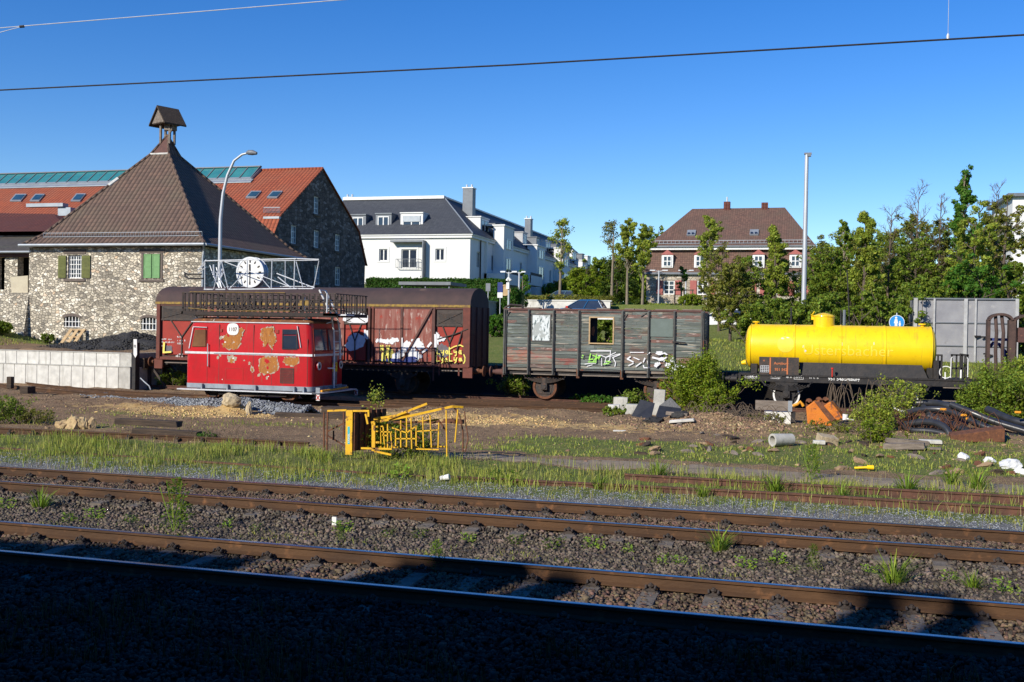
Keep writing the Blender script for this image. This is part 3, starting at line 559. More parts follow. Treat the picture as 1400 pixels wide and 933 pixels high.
# ------------------------------------------------------------------ grass
def blades(name,label,x,y,h,m,cat='grass',w=.011,lean=.35,zoff=0.,kind='stuff',parent=None,zf=None):
    n=len(x);z=(terr(x,y) if zf is None else zf)+zoff;a=rng.uniform(0,6.28,n);l=rng.normal(0,lean,n)*h;la=rng.uniform(0,6.28,n)
    dx,dy=np.cos(a)*w/2,np.sin(a)*w/2;lx,ly=np.cos(la)*l,np.sin(la)*l
    V=np.empty((n,5,3));b=np.stack([x,y,z-.02],1)
    V[:,0]=b-np.stack([dx,dy,0*dx],1);V[:,1]=b+np.stack([dx,dy,0*dx],1)
    mid=b+np.stack([lx*.35,ly*.35,h*.6],1);V[:,2]=mid+np.stack([dx,dy,0*dx],1)*.8;V[:,3]=mid-np.stack([dx,dy,0*dx],1)*.8
    V[:,4]=b+np.stack([lx,ly,h],1)
    me=bpy.data.meshes.new(name);me.vertices.add(5*n);me.vertices.foreach_set('co',V.astype(np.float32).ravel())
    i0=5*np.arange(n)[:,None];q=(i0+np.array([0,1,2,3]));tr=(i0+np.array([3,2,4]));lo=np.concatenate([q,tr],1).ravel()
    me.loops.add(len(lo));me.loops.foreach_set('vertex_index',lo.astype(np.int32))
    st=np.stack([7*np.arange(n),7*np.arange(n)+4],1).ravel();me.polygons.add(2*n);me.polygons.foreach_set('loop_start',st.astype(np.int32));me.update(calc_edges=True)
    me.materials.append(G[m]);o=link(name,me,parent)
    if kind:tag(o,label,cat,kind=kind)
    return o
def clumpw(x,y,s=.5,thr=-.1,seed=12): return sstep(thr,thr+.5,vnoise(x,y,s,seed)+.5*vnoise(x,y,s*.4,seed+1))
# main grass band
x,y=scatter(60000,17.2,22.6,lambda x,y:(sstep(16.9,19.0,y)*(1-sstep(21.3,22.3,y))+.08)*(.2+.8*clumpw(x,y,.55,-.1))*(1-.75*sstep(-7,-4,x)*(1-sstep(20,20.3,y))*(1-.55*clumpw(x,y,.7,.15,5)))*(1-.8*sstep(-9,-6,x)*sstep(20.9,21.4,y)))
blades('grass','tall fresh green grass along the strip between the second track and the yard',x,y,rng.uniform(.05,.27,len(x))*(.45+.7*clumpw(x,y,.8,-.2,20)),'grass',w=.014)
x,y=scatter(9000,16.9,22.4,lambda x,y:(.2+.8*clumpw(x,y,.6,0,33)))
blades('grass','dry straw coloured stalks mixed into the grass strip',x,y,rng.uniform(.06,.30,len(x)),'grass_dry',w=.008)
# short grass beyond the path and in the yard
x,y=scatter(60000,22.8,33.5,lambda x,y:np.clip(grassiness(x,y)*(.3+.9*clumpw(x,y,.7,-.2,41)),0,1)*(1-pathness(x,y)*sstep(-9.5,-6.5,x)))
blades('grass','short green grass in patches across the yard and beyond the path',x,y,rng.uniform(.03,.13,len(x)),'grass',w=.02)
# rear grass slope
x,y=scatter(30000,44.9,58,lambda x,y:((x>-13)|(x<-41.5)))
blades('grass','grass on the bank behind the wagons',x,y,rng.uniform(.06,.2,len(x)),'grass',w=.04)
x,y=scatter(9000,12.3,13.9,lambda x,y:clumpw(x,y,.7,.15,61)*np.exp(-((y-13.1)/.45)**2))
blades('grass','low grass in a broken strip along the ballast between the two near tracks',x,y,rng.uniform(.02,.09,len(x)),'grass',w=.012)
# rough growth painted dark to deepen the foreground shade
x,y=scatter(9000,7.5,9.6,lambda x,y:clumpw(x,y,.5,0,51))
blades('grass','rough grass painted dark for the shaded foreground before the nearest track',x,y,rng.uniform(.08,.30,len(x)),'grass_shaded',w=.012)
# ------------------------------------------------------------------ weeds: single plants
def tuft_mesh(kind):
    V=[];F=[]
    if kind=='grassy':
        for _ in range(90):
            a=random.uniform(0,6.28);r=random.uniform(0,.09);h=random.uniform(.12,.34);l=random.uniform(.05,.28);w=.006
            b=Vector((math.cos(a)*r,math.sin(a)*r,-.03));d=Vector((math.cos(a),math.sin(a),0));s=Vector((-d.y,d.x,0))*w
            p=[b,b+d*l*.4+Vector((0,0,h*.65)),b+d*l+Vector((0,0,h))];n=len(V);V+=[p[0]-s,p[0]+s,p[1]+s,p[1]-s,p[2]+s*.2,p[2]-s*.2];F+=[(n,n+1,n+2,n+3),(n+3,n+2,n+4,n+5)]
    else:
        for _ in range(80 if kind=='leafy' else 600):
            if kind=='leafy': a=random.uniform(0,6.28);r=random.uniform(.01,.13);z=random.uniform(.0,.13)
            else: a=random.uniform(0,6.28);z=random.uniform(.02,.62);r=random.uniform(.01,.19)*(1-z*1.1)*(.6+.8*abs(math.sin(z*26)))
            c=Vector((math.cos(a)*r,math.sin(a)*r,z));L_=random.uniform(.022,.05);d=Vector((math.cos(a+random.uniform(-.6,.6)),math.sin(a),random.uniform(-.1,.8))).normalized();s=d.orthogonal().normalized()*L_*.28;n=len(V)
            V+=[c,c+d*L_*.5+s,c+d*L_,c+d*L_*.5-s];F.append((n,n+1,n+2,n+3))
        if kind=='tall':
            for k in range(5):
                b=Vector((random.uniform(-.03,.03),random.uniform(-.03,.03),-.03));t_=Vector((random.uniform(-.15,.15),random.uniform(-.15,.15),random.uniform(.4,.65)));s=Vector((.004,.002,0));n=len(V);V+=[b-s,b+s,t_+s,t_-s];F.append((n,n+1,n+2,n+3))
    me=bpy.data.meshes.new('weed_'+kind);me.from_pydata([tuple(v) for v in V],[],F);me.materials.append(G['weed']);return me
WM={k:tuft_mesh(k) for k in ('grassy','leafy','tall')}
def weed(px,py,kind,sc,label,z=-.18,grp=None):
    p=gr(px,py,z);o=bpy.data.objects.new('weed' if kind!='grassy' else 'grass_tuft',WM[kind]);COL.objects.link(o);o.location=(p.x,p.y,tz(p.x,p.y)+bal_h(np.array(p.y))*1.);sc*=1.0 if kind=='leafy' else 1.1;o.scale=(sc,sc,sc);o.rotation_euler.z=random.uniform(0,6);return tag(o,label,'weed',grp)
grp='weeds in the ballast between the two near tracks'
weed(240,722,'tall',1.15,'tallest leafy weed in front of the second track, left of centre')
weed(55,690,'grassy',1.0,'bushy grass tuft at far left between the two near tracks')
weed(1222,790,'grassy',1.15,'largest yellow green grass tuft at right, beside the near rail')
weed(983,752,'grassy',1.0,'wide grass tuft below the second track at right of centre')
weed(597,780,'tall',.55,'small dark weed standing against the shaded near rail')
weed(1112,775,'tall',.5,'upright weed below the second track, between the two big tufts')
weed(1330,797,'grassy',.7,'grass tuft in the shadow blob near the right edge')
weed(1375,803,'leafy',1.2,'low leafy weed closest to the right edge beside the near rail')
for i,(px,py,kd,s) in enumerate(((8,690,'leafy',1.3),(95,708,'leafy',1.1),(130,703,'leafy',1.2),(180,710,'leafy',1.),(310,717,'leafy',1.),(470,722,'leafy',1.2),(465,735,'tall',.35),(573,730,'leafy',1.),(530,728,'leafy',.9),(705,738,'leafy',1.1),(755,745,'leafy',1.3),(812,745,'leafy',1.2),(905,764,'leafy',1.),(858,750,'leafy',.8),(1020,770,'leafy',1.1),(1062,765,'leafy',1.1),(1300,788,'leafy',1.),(1190,778,'leafy',.8),(640,735,'leafy',.9),(350,720,'leafy',.8),(1085,775,'leafy',.7),(930,765,'leafy',.8))):
    weed(px,py,kd,s,'small bright green weed in the ballast between the two near tracks',grp=grp)
for i,(px,py,kd,s) in enumerate(((1110,655,'tall',1.1),(690,662,'leafy',2.2),(545,655,'leafy',2.),(1240,672,'grassy',1.3),(1060,672,'grassy',1.2),(1335,668,'grassy',1.4),(1300,662,'grassy',1.2),(820,668,'grassy',1.),(900,650,'grassy',1.1),(960,680,'grassy',.8),(1150,682,'grassy',.9))):
    weed(px,py,kd,s,['spindly weed beside the path left of the yellow scrap','round leafy weed against the sunken rail, centre','leafy weed under the toppled yellow basket','grass tuft growing over the siding rails at right','grass tuft on the siding below the path weed','tall grass tuft between the siding rails near the right edge','grass tuft behind the siding rails at right','grass tuft on pale gravel at centre','grass tuft by the left end of the siding','small grass tuft on the gravel before the siding','small grass tuft at the foot of the siding, right of centre'][i],z=-.15)
# ================================================================== WAGON RUNNING GEAR
def wheelset(par,x,yc,r=.5,rim=None,name='wheelset'):
    a=MB();a.cyl((x,yc-.95,r),(x,yc+.95,r),.07,10);ws=a.build(name,'dark_iron',par,smooth=True)
    for s in (-1,1):
        y=yc+s*.75;w=MB();w.cyl((x,y-.065,r),(x,y+.065,r),r,36);w.cyl((x,y-s*.06,r),(x,y-s*.09,r),r+.03,36)
        w.cyl((x,y-.085,r),(x,y+.085,r),r*.3,16)
        k=w.build('wheel','dark_iron' if rim is None else 'black',par,smooth=True);k.parent=ws
        if s<0:
            q=MB();q.ring((x,y-.078,r),(0,1,0),r*.80 if rim is None else r*.86,r*.985,.03,36);k2=q.build('tyre',rim or 'rust',par);k2.parent=ws
    return ws
def axleguard(par,x,y,zb,m='dark_iron',span=1.15):
    g=MB()
    g.prism([(x-.42,y,zb),(x+.42,y,zb),(x+.24,y,.22),(x+.10,y,.22),(x+.14,y,.62),(x-.14,y,.62),(x-.10,y,.22),(x-.24,y,.22)],(0,.03,0))
    g.beam((x-.24,y+.0,.24),(x+.24,y+.0,.24),.05);g.build('axle_guard',m,par)
    b=MB();b.box(x-.13,x+.13,y-.17,y+.02,.38,.64);b.cyl((x,y-.2,.5),(x,y-.16,.5),.09,14);b.build('axle_box',m,par,bevel=.015)
    s=MB()
    for k in range(6):
        L_=span*(1-.14*k)/2+.05;pts=[(x+L_*t,y-.09,.66+.035*k*.9+(.20-.02*k)*(t*t)) for t in np.linspace(-1,1,9)]
        for p,q in zip(pts[:-1],pts[1:]): s.beam(p,q,.09,.022)
    s.box(x-.07,x+.07,y-.15,y-.03,.62,.88);s.build('leaf_spring',m,par)
    h=MB()
    for sg in (-1,1):
        h.beam((x+sg*(span/2+.04),y-.09,.86),(x+sg*(span/2+.16),y-.05,zb+.02),.035);h.cyl((x+sg*(span/2+.03),y-.13,.86),(x+sg*(span/2+.03),y-.04,.86),.05,8)
    h.build('spring_hanger',m,par)
def buffer_(par,x,y,d,m='rust',z=1.05):
    b=MB();b.cyl((x,y,z),(x+d*.34,y,z),.13,16,.11);b.cyl((x+d*.30,y,z),(x+d*.52,y,z),.085,14);b.cyl((x+d*.52,y,z),(x+d*.56,y,z),.22,24);b.box(min(x,x+d*.03),max(x,x+d*.03),y-.19,y+.19,z-.19,z+.19)
    b.build('buffer',m,par,smooth=True)
# ================================================================== RED-BROWN BOXCAR
def tinymarks(mb,x,z,w,h,Y):
    """a line of worn, unreadable characters"""
    e=x
    while e<x+w:
        c=h*.55;k=random.random()
        if k<.85:
            mb.box(e,e+h*.13,Y-.002,Y,z,z+h*random.uniform(.6,1));mb.box(e,e+c*random.uniform(.5,.9),Y-.0035,Y-.0015,z+h*random.choice((0,.42,.85)),z+h*random.choice((.15,.57,1)) if 0 else z+h)if random.random()<.3 else mb.box(e,e+c*.8,Y-.0035,Y-.0015,z+h*.42,z+h*.57)
            if random.random()<.5: mb.box(e+c*.65,e+c*.65+h*.13,Y-.003,Y-.0005,z,z+h*.8)
        e+=c*1.35
BX0,BX1,BY,BYB=-27.28,-12.80,39.30,41.75;BYC=(BY+BYB)/2
t=thing('covered_wagon','long faded red covered wagon with brown barrel roof and yellow tags, behind the red railcar','railway wagon',(-20,BYC,0))
b=MB();b.box(BX0,BX1,BY+.06,BYB-.04,1.24,3.66);b.build('body','wagon_brown',t)
# roof: barrel profile
prof=[];
for k in range(15):
    a=math.pi*(k/14);prof.append((BYC-(BYC-BY+.05)*math.cos(a)*1.0,3.64+.80*math.sin(a)**.8))
r=MB();r.prism([(BX0-.05,y,z) for y,z in prof],(BX1-BX0+.10,0,0));r.build('roof','wagon_roof',t,smooth=True)
r=MB();r.box(BX0-.05,BX1+.05,BY-.075,BY-.045,3.62,3.72);r.build('roof_edge_stripe','yellow_line',t)
r=MB()
for (px,py,l) in ((503,407,.25),(573,408,.3),(566,414,.12)): 
    p=at(px,py,39.6);r.box(p.x-.04,p.x+.04,39.36,39.40,p.z-.1,p.z+.12)
def bxx(px,py=470): return at(px,py,BY).x
# posts
posts=[215,282,336,395,503,508.5,549.5,592.5,597,636]
def post(px,w,m='wagon_post',z0=1.22,z1=3.62,d=.07):
    x=bxx(px);MB().box(x-w/2,x+w/2,BY-d,BY+.05,z0,z1).build('side_post',m,t)
for px,w,m in ((217,.17,'wagon_post'),(281,.10,'wagon_brown'),(345,.10,'wagon_brown'),(399,.10,'wagon_brown'),(505,.10,'wagon_brown'),(510,.08,'wagon_post'),(549.5,.09,'wagon_brown'),(593,.12,'wagon_brown'),(638,.30,'wagon_post')): post(px,w,m)
b=MB();b.box(BX0,BX1,BY-.05,BY+.05,1.18,1.30);b.build('side_sill','wagon_post',t)
b=MB();b.box(BX0,BX1,BY-.045,BY+.05,3.54,3.63);b.build('cant_rail','wagon_brown',t)
# panels
def panel(px0,px1,py0,py1,m,name='side_panel',dy=.03,label=None):
    a=at(px0,py0,BY);c=at(px1,py1,BY);q=MB();q.box(a.x,c.x,BY-.0-dy,BY+.055,c.z,a.z);return q.build(name,m,t,label=label)
def bay(px0,px1,py_t,py_m,py_b):   # louvred upper end bay, red lower panel with V strap
    panel(px0,px1,py_t+2,py_m,'louvre','louvre');panel(px0+1,px1-1,py_m+1,py_b,'wagon_bright','side_panel',.02)
    a=at(px0,py_t,BY);c=at(px1,py_m,BY);e=at((px0+px1)/2,py_b,BY);q=MB();y=BY-.045
    for p1,p2 in (((a.x+.05,a.z-.15),(c.x-.05,c.z+.08)),((a.x+.05,c.z+.08),(c.x-.05,a.z-.15))): q.beam((p1[0],y,p1[1]),(p2[0],y,p2[1]),.03)
    w=c.x-a.x;xm=(a.x+c.x)/2;zv=c.z-(c.z-e.z)*.48
    q.beam((a.x+.22*w,y,c.z),(xm,y,zv),.045);q.beam((c.x-.22*w,y,c.z),(xm,y,zv),.045);q.beam((xm,y,zv),(xm,y,e.z),.045);q.box(a.x,c.x,y-.02,y+.02,c.z-.03,c.z+.03);q.build('strap','dark_iron',t)
    f=MB()
    for k in range(9): 
        z=c.z+.08+(a.z-c.z-.26)*k/9;f.box(a.x+.06,c.x-.06,BY-.040,BY-.025,z,z+.03)
    f.build('louvre_slats','dark_iron',t)
bay(222,278,416,438,486);bay(472,501,419,443,493);bay(598,633,422,446,496)
panel(284,343,419,488,'wagon_faded');panel(347,397,419,490,'wagon_faded');panel(402,470,419,492,'wagon_faded')
panel(513,547,420,494,'wagon_faded',label='faded pinkish door panel');panel(552,590,421,495,'wagon_faded',label='stained door panel crossed by a brace')
q=MB();a=at(591,421,BY-.08);c=at(550.5,493,BY-.08);q.beam(a,c,.06,.07);q.build('door_brace','wagon_brown',t)
q=MB();q.beam(at(550,488,BY-.06),at(550,462,BY-.06),.05,.05);q.build('door_post_patch','spray_white',t)
q=MB();q.tube([at(598,464,BY-.07),at(622,457,BY-.07),at(640,450,BY-.07)],.025,6);q.beam(at(632,452,BY-.08),at(624,480,BY-.08),.04);q.build('hand_lever','dark_iron',t)
q=MB();xx_=BX1;q.tube([(xx_+.02,BY+.25,2.55),(xx_+.14,BY+.25,2.5),(xx_+.14,BY+.25,1.35),(xx_+.02,BY+.25,1.3)],.018,6);q.build('grab_rail','wagon_post',t)
# end wall
q=MB();q.box(BX1-.02,BX1+.03,BY+.04,BYB-.02,1.2,3.66)
for yy_ in (BY+.05,BY+.8,BY+1.6,BYB-.1): q.box(BX1,BX1+.09,yy_,yy_+.1,1.0,3.66)
q.build('end_wall','wagon_brown',t)
q=MB();q.box(BX0-.03,BX0+.02,BY+.04,BYB-.02,1.2,3.66);q.build('end_wall','wagon_brown',t)
# solebar, steps, underframe
q=MB();q.box(BX0,BX1,BY+.12,BY+.22,.96,1.2);q.box(BX0,BX1,BYB-.2,BYB-.1,.96,1.2);q.build('solebar','black',t)
for px in (217,640): x=bxx(px);MB().box(x-.2,x+.2,BY-.03,BY+.1,.78,1.2).build('corner_bracket','wagon_post',t)
for px0,px1 in ((226,278),(604,632)): 
    a=bxx(px0);c=bxx(px1);MB().box(a,c,BY-.02,BY+.03,1.03,1.07).build('step_bar','old_wood',t)
for px in (222,275,601,628,593):
    x=bxx(px);MB().box(x-.03,x+.03,BY-.02,BY+.03,.62 if px==593 else .85,1.2).build('bracket','wagon_post',t)
for xc in (-24.2,-15.7): wheelset(t,xc,WY+.7,.5);axleguard(t,xc,BY+.2,1.0)
for y_ in (BYC-.85,BYC+.85): buffer_(t,BX1,y_,1);buffer_(t,BX0,y_,-1)
# graffiti on the boxcar
g=MB();Y=BY-.036
for (px,py,rx,rz) in ((484,434,.48,.26),(492,436,.45,.22),(488,466,.38,.33),(482,473,.33,.2)): p=at(px,py,BY);blob(g,p.x,p.z,rx,rz,Y,26,.12);Y-=.0015
for (px,py,rx,rz) in ((522,466,.20,.16),(530,467,.12,.2),(540,465,.22,.17),(536,468,.16,.12),(516,466,.07,.14),(562,480,.34,.5),(556,474,.3,.35),(571,470,.3,.33),(568,486,.36,.3),(578,475,.12,.12),(548,484,.22,.3),(540,488,.25,.2),(598,465,.12,.45),(604,464,.2,.17)): p=at(px,py,BY);blob(g,p.x,p.z,rx*.8,rz*.62,Y,26,.38);Y-=.0015
for a,c in (((500,452),(500,462)),((503,453),(503,463)),((586,474),(590,469)),((578,482),(584,478)),((596,458),(596,474))): 
    A_=at(*a,BY);C_=at(*c,BY);stroke(g,[(A_.x,A_.z),(C_.x,C_.z)],.09,Y-.01)
g.build('sprayed_shapes','spray_white',t)
g=MB();Y=BY-.075
for (px,py,rx,rz) in ((545,493,.9,.09),(562,490,.3,.1)): p=at(px,py,BY);blob(g,p.x,p.z,rx*.9,rz*.8,Y,26,.2);Y-=.0015
g.build('sprayed_shapes','spray_blue',t)
g=MB();Y=BY-.03
for (px,py,rx,rz) in ((605,480,.3,.38),(230,478,.25,.25)): p=at(px,py,BY);blob(g,p.x,p.z,rx*.9,rz*.8,Y,26,.2);Y-=.0015
g.build('sprayed_shapes','spray_grey',t)
FONT={'L':[[(0,1),(0,0),(.55,0)]],'y':[[(0,.6),(.05,.25),(.3,.2),(.5,.55)],[(.5,.6),(.42,-.1),(.2,-.3)]],'a':[[(.5,.5),(.2,.55),(.05,.25),(.3,.05),(.5,.5),(.6,.05)]],'e':[[(.05,.3),(.45,.35),(.3,.58),(.05,.35),(.2,.02),(.5,.08)]],')':[[(.1,1.1),(.35,.6),(.3,.1),(.05,-.25)]],'/':[[(0,0),(.25,.9)]],'-':[[(0,.2),(.7,.35)]],
'S':[[(.5,.9),(.05,.85),(.05,.5),(.5,.45),(.45,0),(0,.05)]],'K':[[(0,1),(0,0)],[(.5,1),(.05,.45),(.55,0)]],'E':[[(.5,.9),(0,.9),(0,0),(.5,0)],[(0,.5),(.4,.5)]],'U':[[(0,.9),(0,0),(.5,0),(.5,.9)]],'N':[[(0,0),(0,.9),(.5,0),(.5,.9)]],'7':[[(0,.9),(.55,.9),(.2,0)]],'s':[[(.4,.55),(.05,.5),(.1,.3),(.4,.22),(.35,0),(0,.02)]]}
def tagword(mb,word,x,z,h,w,Y,adv=.75,wob=.05):
    for ch in word:
        if ch!=' ':
            for st in FONT[ch]: stroke(mb,[(x+a*h*.9+random.uniform(-wob,wob)*h,z+b*h+random.uniform(-wob,wob)*h) for a,b in st],w,Y,0);Y-=.002
        x+=h*adv
g=MB()
p=at(598,484,BY);tagword(g,'Lya',p.x,p.z,.24,.045,BY-.045)
p=at(597,494,BY);tagword(g,'Lye',p.x,p.z,.24,.045,BY-.045)
p=at(615,484,BY);tagword(g,'Lya',p.x,p.z,.26,.045,BY-.075)
p=at(615,494,BY);tagword(g,'Lya)',p.x,p.z,.25,.045,BY-.075,.8)
A_=[at(a,b_,BY) for a,b_ in ((615,478),(622,474),(630,472),(634,474))];stroke(g,[(p.x,p.z) for p in A_],.05,BY-.09)
for i,(px,py) in enumerate(((524,478),(530,482),(533,476),(537,481),(526,485),(535,487),(527,491),(536,493))): p=at(px,py,BY);tagword(g,random.choice('LyaN'),p.x-.1,p.z-.06,.24,.06,BY-.06-.006*i)
p=at(226,482,BY);stroke(g,[(p.x,p.z+.42),(p.x-.02,p.z),(p.x+.34,p.z+.03)],.09,BY-.1)
g.build('sprayed_letters','spray_yellow',t)
g=MB()
for px,py,w,h in ((222,465,.5,.07),(222,469,.6,.08),(222,474,.45,.06),(243,462,.2,.07),(243,467,.4,.08),(243,471,.35,.08),(241,490,.35,.2)): p=at(px,py,BY);tinymarks(g,p.x,p.z,w,h,BY-.03)
g.build('worn_lettering','decal_white',t)
# ================================================================== GREY WOODEN WAGON
GX0,GX1,GY,GYB=-11.42,-3.52,39.50,41.75
t=thing('wooden_wagon','roofless grey green plank wagon with a sawn window hole and white spray tags','railway wagon',(-7.4,40.6,0))
def gx(px,py=470): return at(px,py,GY).x
ZB,ZT=1.27,3.56
pp=[gx(v) for v in (690.5,723,757,791.5,851.5,887,922,960)]
hole=(gx(806.5),gx(837.5),at(820,469,GY).z,at(820,435,GY).z)
nb=17;hz=(ZT-ZB)/nb
def planks(y0,y1,hole,parent,shift):
    lists={'board':MB(),'board_low':MB(),'board_stripe':MB()}
    for bi in range(7):
        a,c=pp[bi]+.005,pp[bi+1]-.005
        segs=[]
        for k in range(nb):
            z0=ZB+k*hz+.006;z1=z0+hz-.014
            parts=[(a,c)]
            if hole and z1>hole[2] and z0<hole[3] and hole[0]<c and hole[1]>a: parts=[(a,hole[0]),(hole[1],c)]
            for (u,v) in parts:
                if v-u<.02: continue
                # some planks are spliced
                cuts=[u,v]
                if random.random()<.3: cuts=[u,random.uniform(u+.2*(v-u),v-.2*(v-u)),v]
                for p_,q_ in zip(cuts[:-1],cuts[1:]):
                    kind='board'
                    if bi in (0,1,2) and k==5: kind='board_stripe'
                    elif bi in (0,1,2) and k in (1,2,3,4): kind='board_low' if random.random()<.85 else 'board'
                    elif bi in (4,5,6) and k in (2,3,4): kind='board_low' if random.random()<.6 else 'board'
                    elif (bi in (4,5,6) and k==15) or (bi in (0,1,2) and k==16): kind='board_stripe' if random.random()<.8 else 'board'
                    elif random.random()<.06: kind='board_stripe'
                    d=random.uniform(-.009,.009);e=random.uniform(-.004,.004)
                    lists[kind].box(p_,q_-.006,y0+d,y1+d*.5,z0+e,z1+e)
    for k,m in lists.items():
        if m.v: m.build('side_boards',k,parent)
planks(GY,GY+.04,hole,t,0)
hole2=(at(817,450,GYB).x,at(838.5,450,GYB).x,1.9,at(820,437,GYB).z)
planks(GYB-.04,GYB,hole2,t,0)
for i,x in enumerate(pp):
    m='board_post';w=.09 if i not in (0,7) else .12
    for y_ in (GY-.07,GYB+.005): 
        q=MB();q.box(x-w/2,x+w/2,y_,y_+.065,1.0 if i not in(3,4) else 1.22,ZT+.02);q.box(x-.012,x+.012,y_-.05 if y_<40 else y_+.065,y_ if y_<40 else y_+.11,1.0,ZT)
        q.build('side_post',m,t)
q=MB();q.box(GX0,GX1,GY-.05,GY+.06,ZT-.0,ZT+.06);q.box(GX0,GX1,GYB-.05,GYB+.06,ZT,ZT+.06);q.build('top_rail','wagon_brown',t)
q=MB()
for x in (GX0,GX1-.05):
    for k in range(nb): q.box(x,x+.05,GY+.045,GYB-.045,ZB+k*hz,ZB+(k+1)*hz-.01)
q.build('end_boards','board',t)
q=MB();q.box(GX1,GX1+.06,GY,GY+.1,1.0,ZT+.05);q.box(GX1,GX1+.06,GYB-.1,GYB,1.0,ZT+.05);q.box(GX1,GX1+.07,GY+.1,GYB-.1,2.2,2.3);q.build('end_post','board_post',t)
q=MB();q.box(GX0+.05,GX1-.05,GY+.05,GYB-.05,1.15,1.24);q.build('floor','old_wood',t)
# torn roof boards left along the top
q=MB()
for a,c,y_ in ((697,712,39.55),(715,735,39.6),(768,777,39.6),(815,833,39.5),(853,866,39.5),(866,880,39.55),(895,925,39.5),(932,958,39.5),(738,752,40.2)):
    q.box(gx(a),gx(c),y_,y_+.5,ZT+.062,ZT+.062+random.uniform(.02,.05))
q.build('roof_remains','old_wood',t)
q=MB();pts=[(GX0+.15,GY+.1+.55*k/8,ZT+.04+.28*math.sin(math.pi*k/8*.5)) for k in range(9)];q.tube([(GX0+.02,GY,ZT+.05),(GX0+.25,GY+.05,ZT+.2),(GX0+.7,GY+.2,ZT+.17),(GX0+.75,GY+.2,ZT+.06)],.05,6);q.build('roof_hoop','dark_iron',t)
# window frame, sheets
def frame(mb,x0,x1,z0,z1,y0,y1,w):
    mb.box(x0-w,x1+w,y0,y1,z0-w,z0);mb.box(x0-w,x1+w,y0,y1,z1,z1+w);mb.box(x0-w,x0,y0,y1,z0,z1);mb.box(x1,x1+w,y0,y1,z0,z1)
q=MB();frame(q,hole[0],hole[1],hole[2],hole[3],GY-.025,GY+.045,.05);q.build('window_frame','raw_wood',t)
q=MB();q.box(hole[0]-.4,at(816.5,450,40.0).x,40.0,40.04,1.3,3.5);q.build('inner_shade_board','black',t);q=MB();blob(q,at(811,453,40.0).x,at(811,453,40.0).z,.06,.2,40.0,14,.2);q.build('painted_lit_patch','decal_orange',t)  # dark board stands in for inside shade; orange blob paints a sunlit bit
q=MB();frame(q,hole2[0],hole2[1],hole2[2],hole2[3],GYB-.09,GYB-.045,.06);q.build('window_frame','white_paint',t)
a=at(728.5,431,GY);c=at(751.5,466,GY);MB().box(a.x,c.x,GY-.03,GY-.012,c.z,a.z).build('shutter_panel','white_peel',t,label='white peeling shutter panel')
q=MB();frame(q,a.x,c.x,c.z,a.z,GY-.035,GY-.011,.05);q.build('shutter_frame','board_post',t)
a=at(889.5,436,GY);c=at(920,461,GY);MB().box(a.x,c.x,GY-.03,GY-.012,c.z,a.z).build('sheet_patch','green_sheet',t,label='smooth grey green sheet')
q=MB();a=at(794,428,GY);c=at(849,506,GY);frame(q,a.x+.02,c.x-.02,ZB-.02,ZT-.06,GY-.035,GY-.013,.05);q.build('door_frame','board_post',t)
q=MB()
for a,c in (((697,426),(692,434)),((858,429),(853,437)),((884,428),(876,433))): q.beam(at(*a,GY-.02),at(*c,GY-.02),.05,.03)
q.build('corner_strap','board_post',t)
q=MB();q.tube([(GX1+.05,GY-.05,2.5),(GX1+.16,GY-.05,2.45),(GX1+.16,GY-.05,1.7),(GX1+.05,GY-.05,1.65)],.02,6);q.build('grab_rail','dark_iron',t)
q=MB();p=at(930,468,GY-.1);q.beam((p.x-.3,GY-.1,p.z),(p.x+.2,GY-.1,p.z-.02),.05);q.build('latch','black',t)
# underframe
q=MB();q.box(GX0,GX1,GY+.15,GY+.25,.98,1.22);q.box(GX0,GX1,GYB-.25,GYB-.15,.98,1.22);q.build('solebar','black',t)
q=MB();q.box(GX0,GX0+.14,GY,GYB,.95,1.24);q.box(GX1-.14,GX1,GY,GYB,.95,1.24);q.build('headstock','board_post',t)
for a,c in ((702,722),(727,756),(765,789),(797,848),(858,885),(890,918)): MB().box(gx(a),gx(c),GY-.04,GY+.01,.99,1.03).build('step_bar','old_wood',t)
for px in (791,851): MB().box(gx(px)-.06,gx(px)+.06,GY-.05,GY+.15,.9,1.27).build('bracket','rust',t)
for xc in (-9.75,-5.28): wheelset(t,xc,WY+.7,.5);axleguard(t,xc,WY-.13,1.0,'dark_iron',1.5)
q=MB();q.beam((-5.3,WY-.4,1.0),(-4.0,WY-.4,.62),.05);q.box(-4.6,-4.5,WY-.42,WY-.38,.2,1.0);q.box(-5.25,-5.05,WY-.3,WY-.22,.45,.8);q.build('brake_rigging','rust',t)
for y_ in (BYC-.85,BYC+.85): buffer_(t,GX0,y_,-1,'wagon_brown');buffer_(t,GX1,y_,1,'wagon_brown')
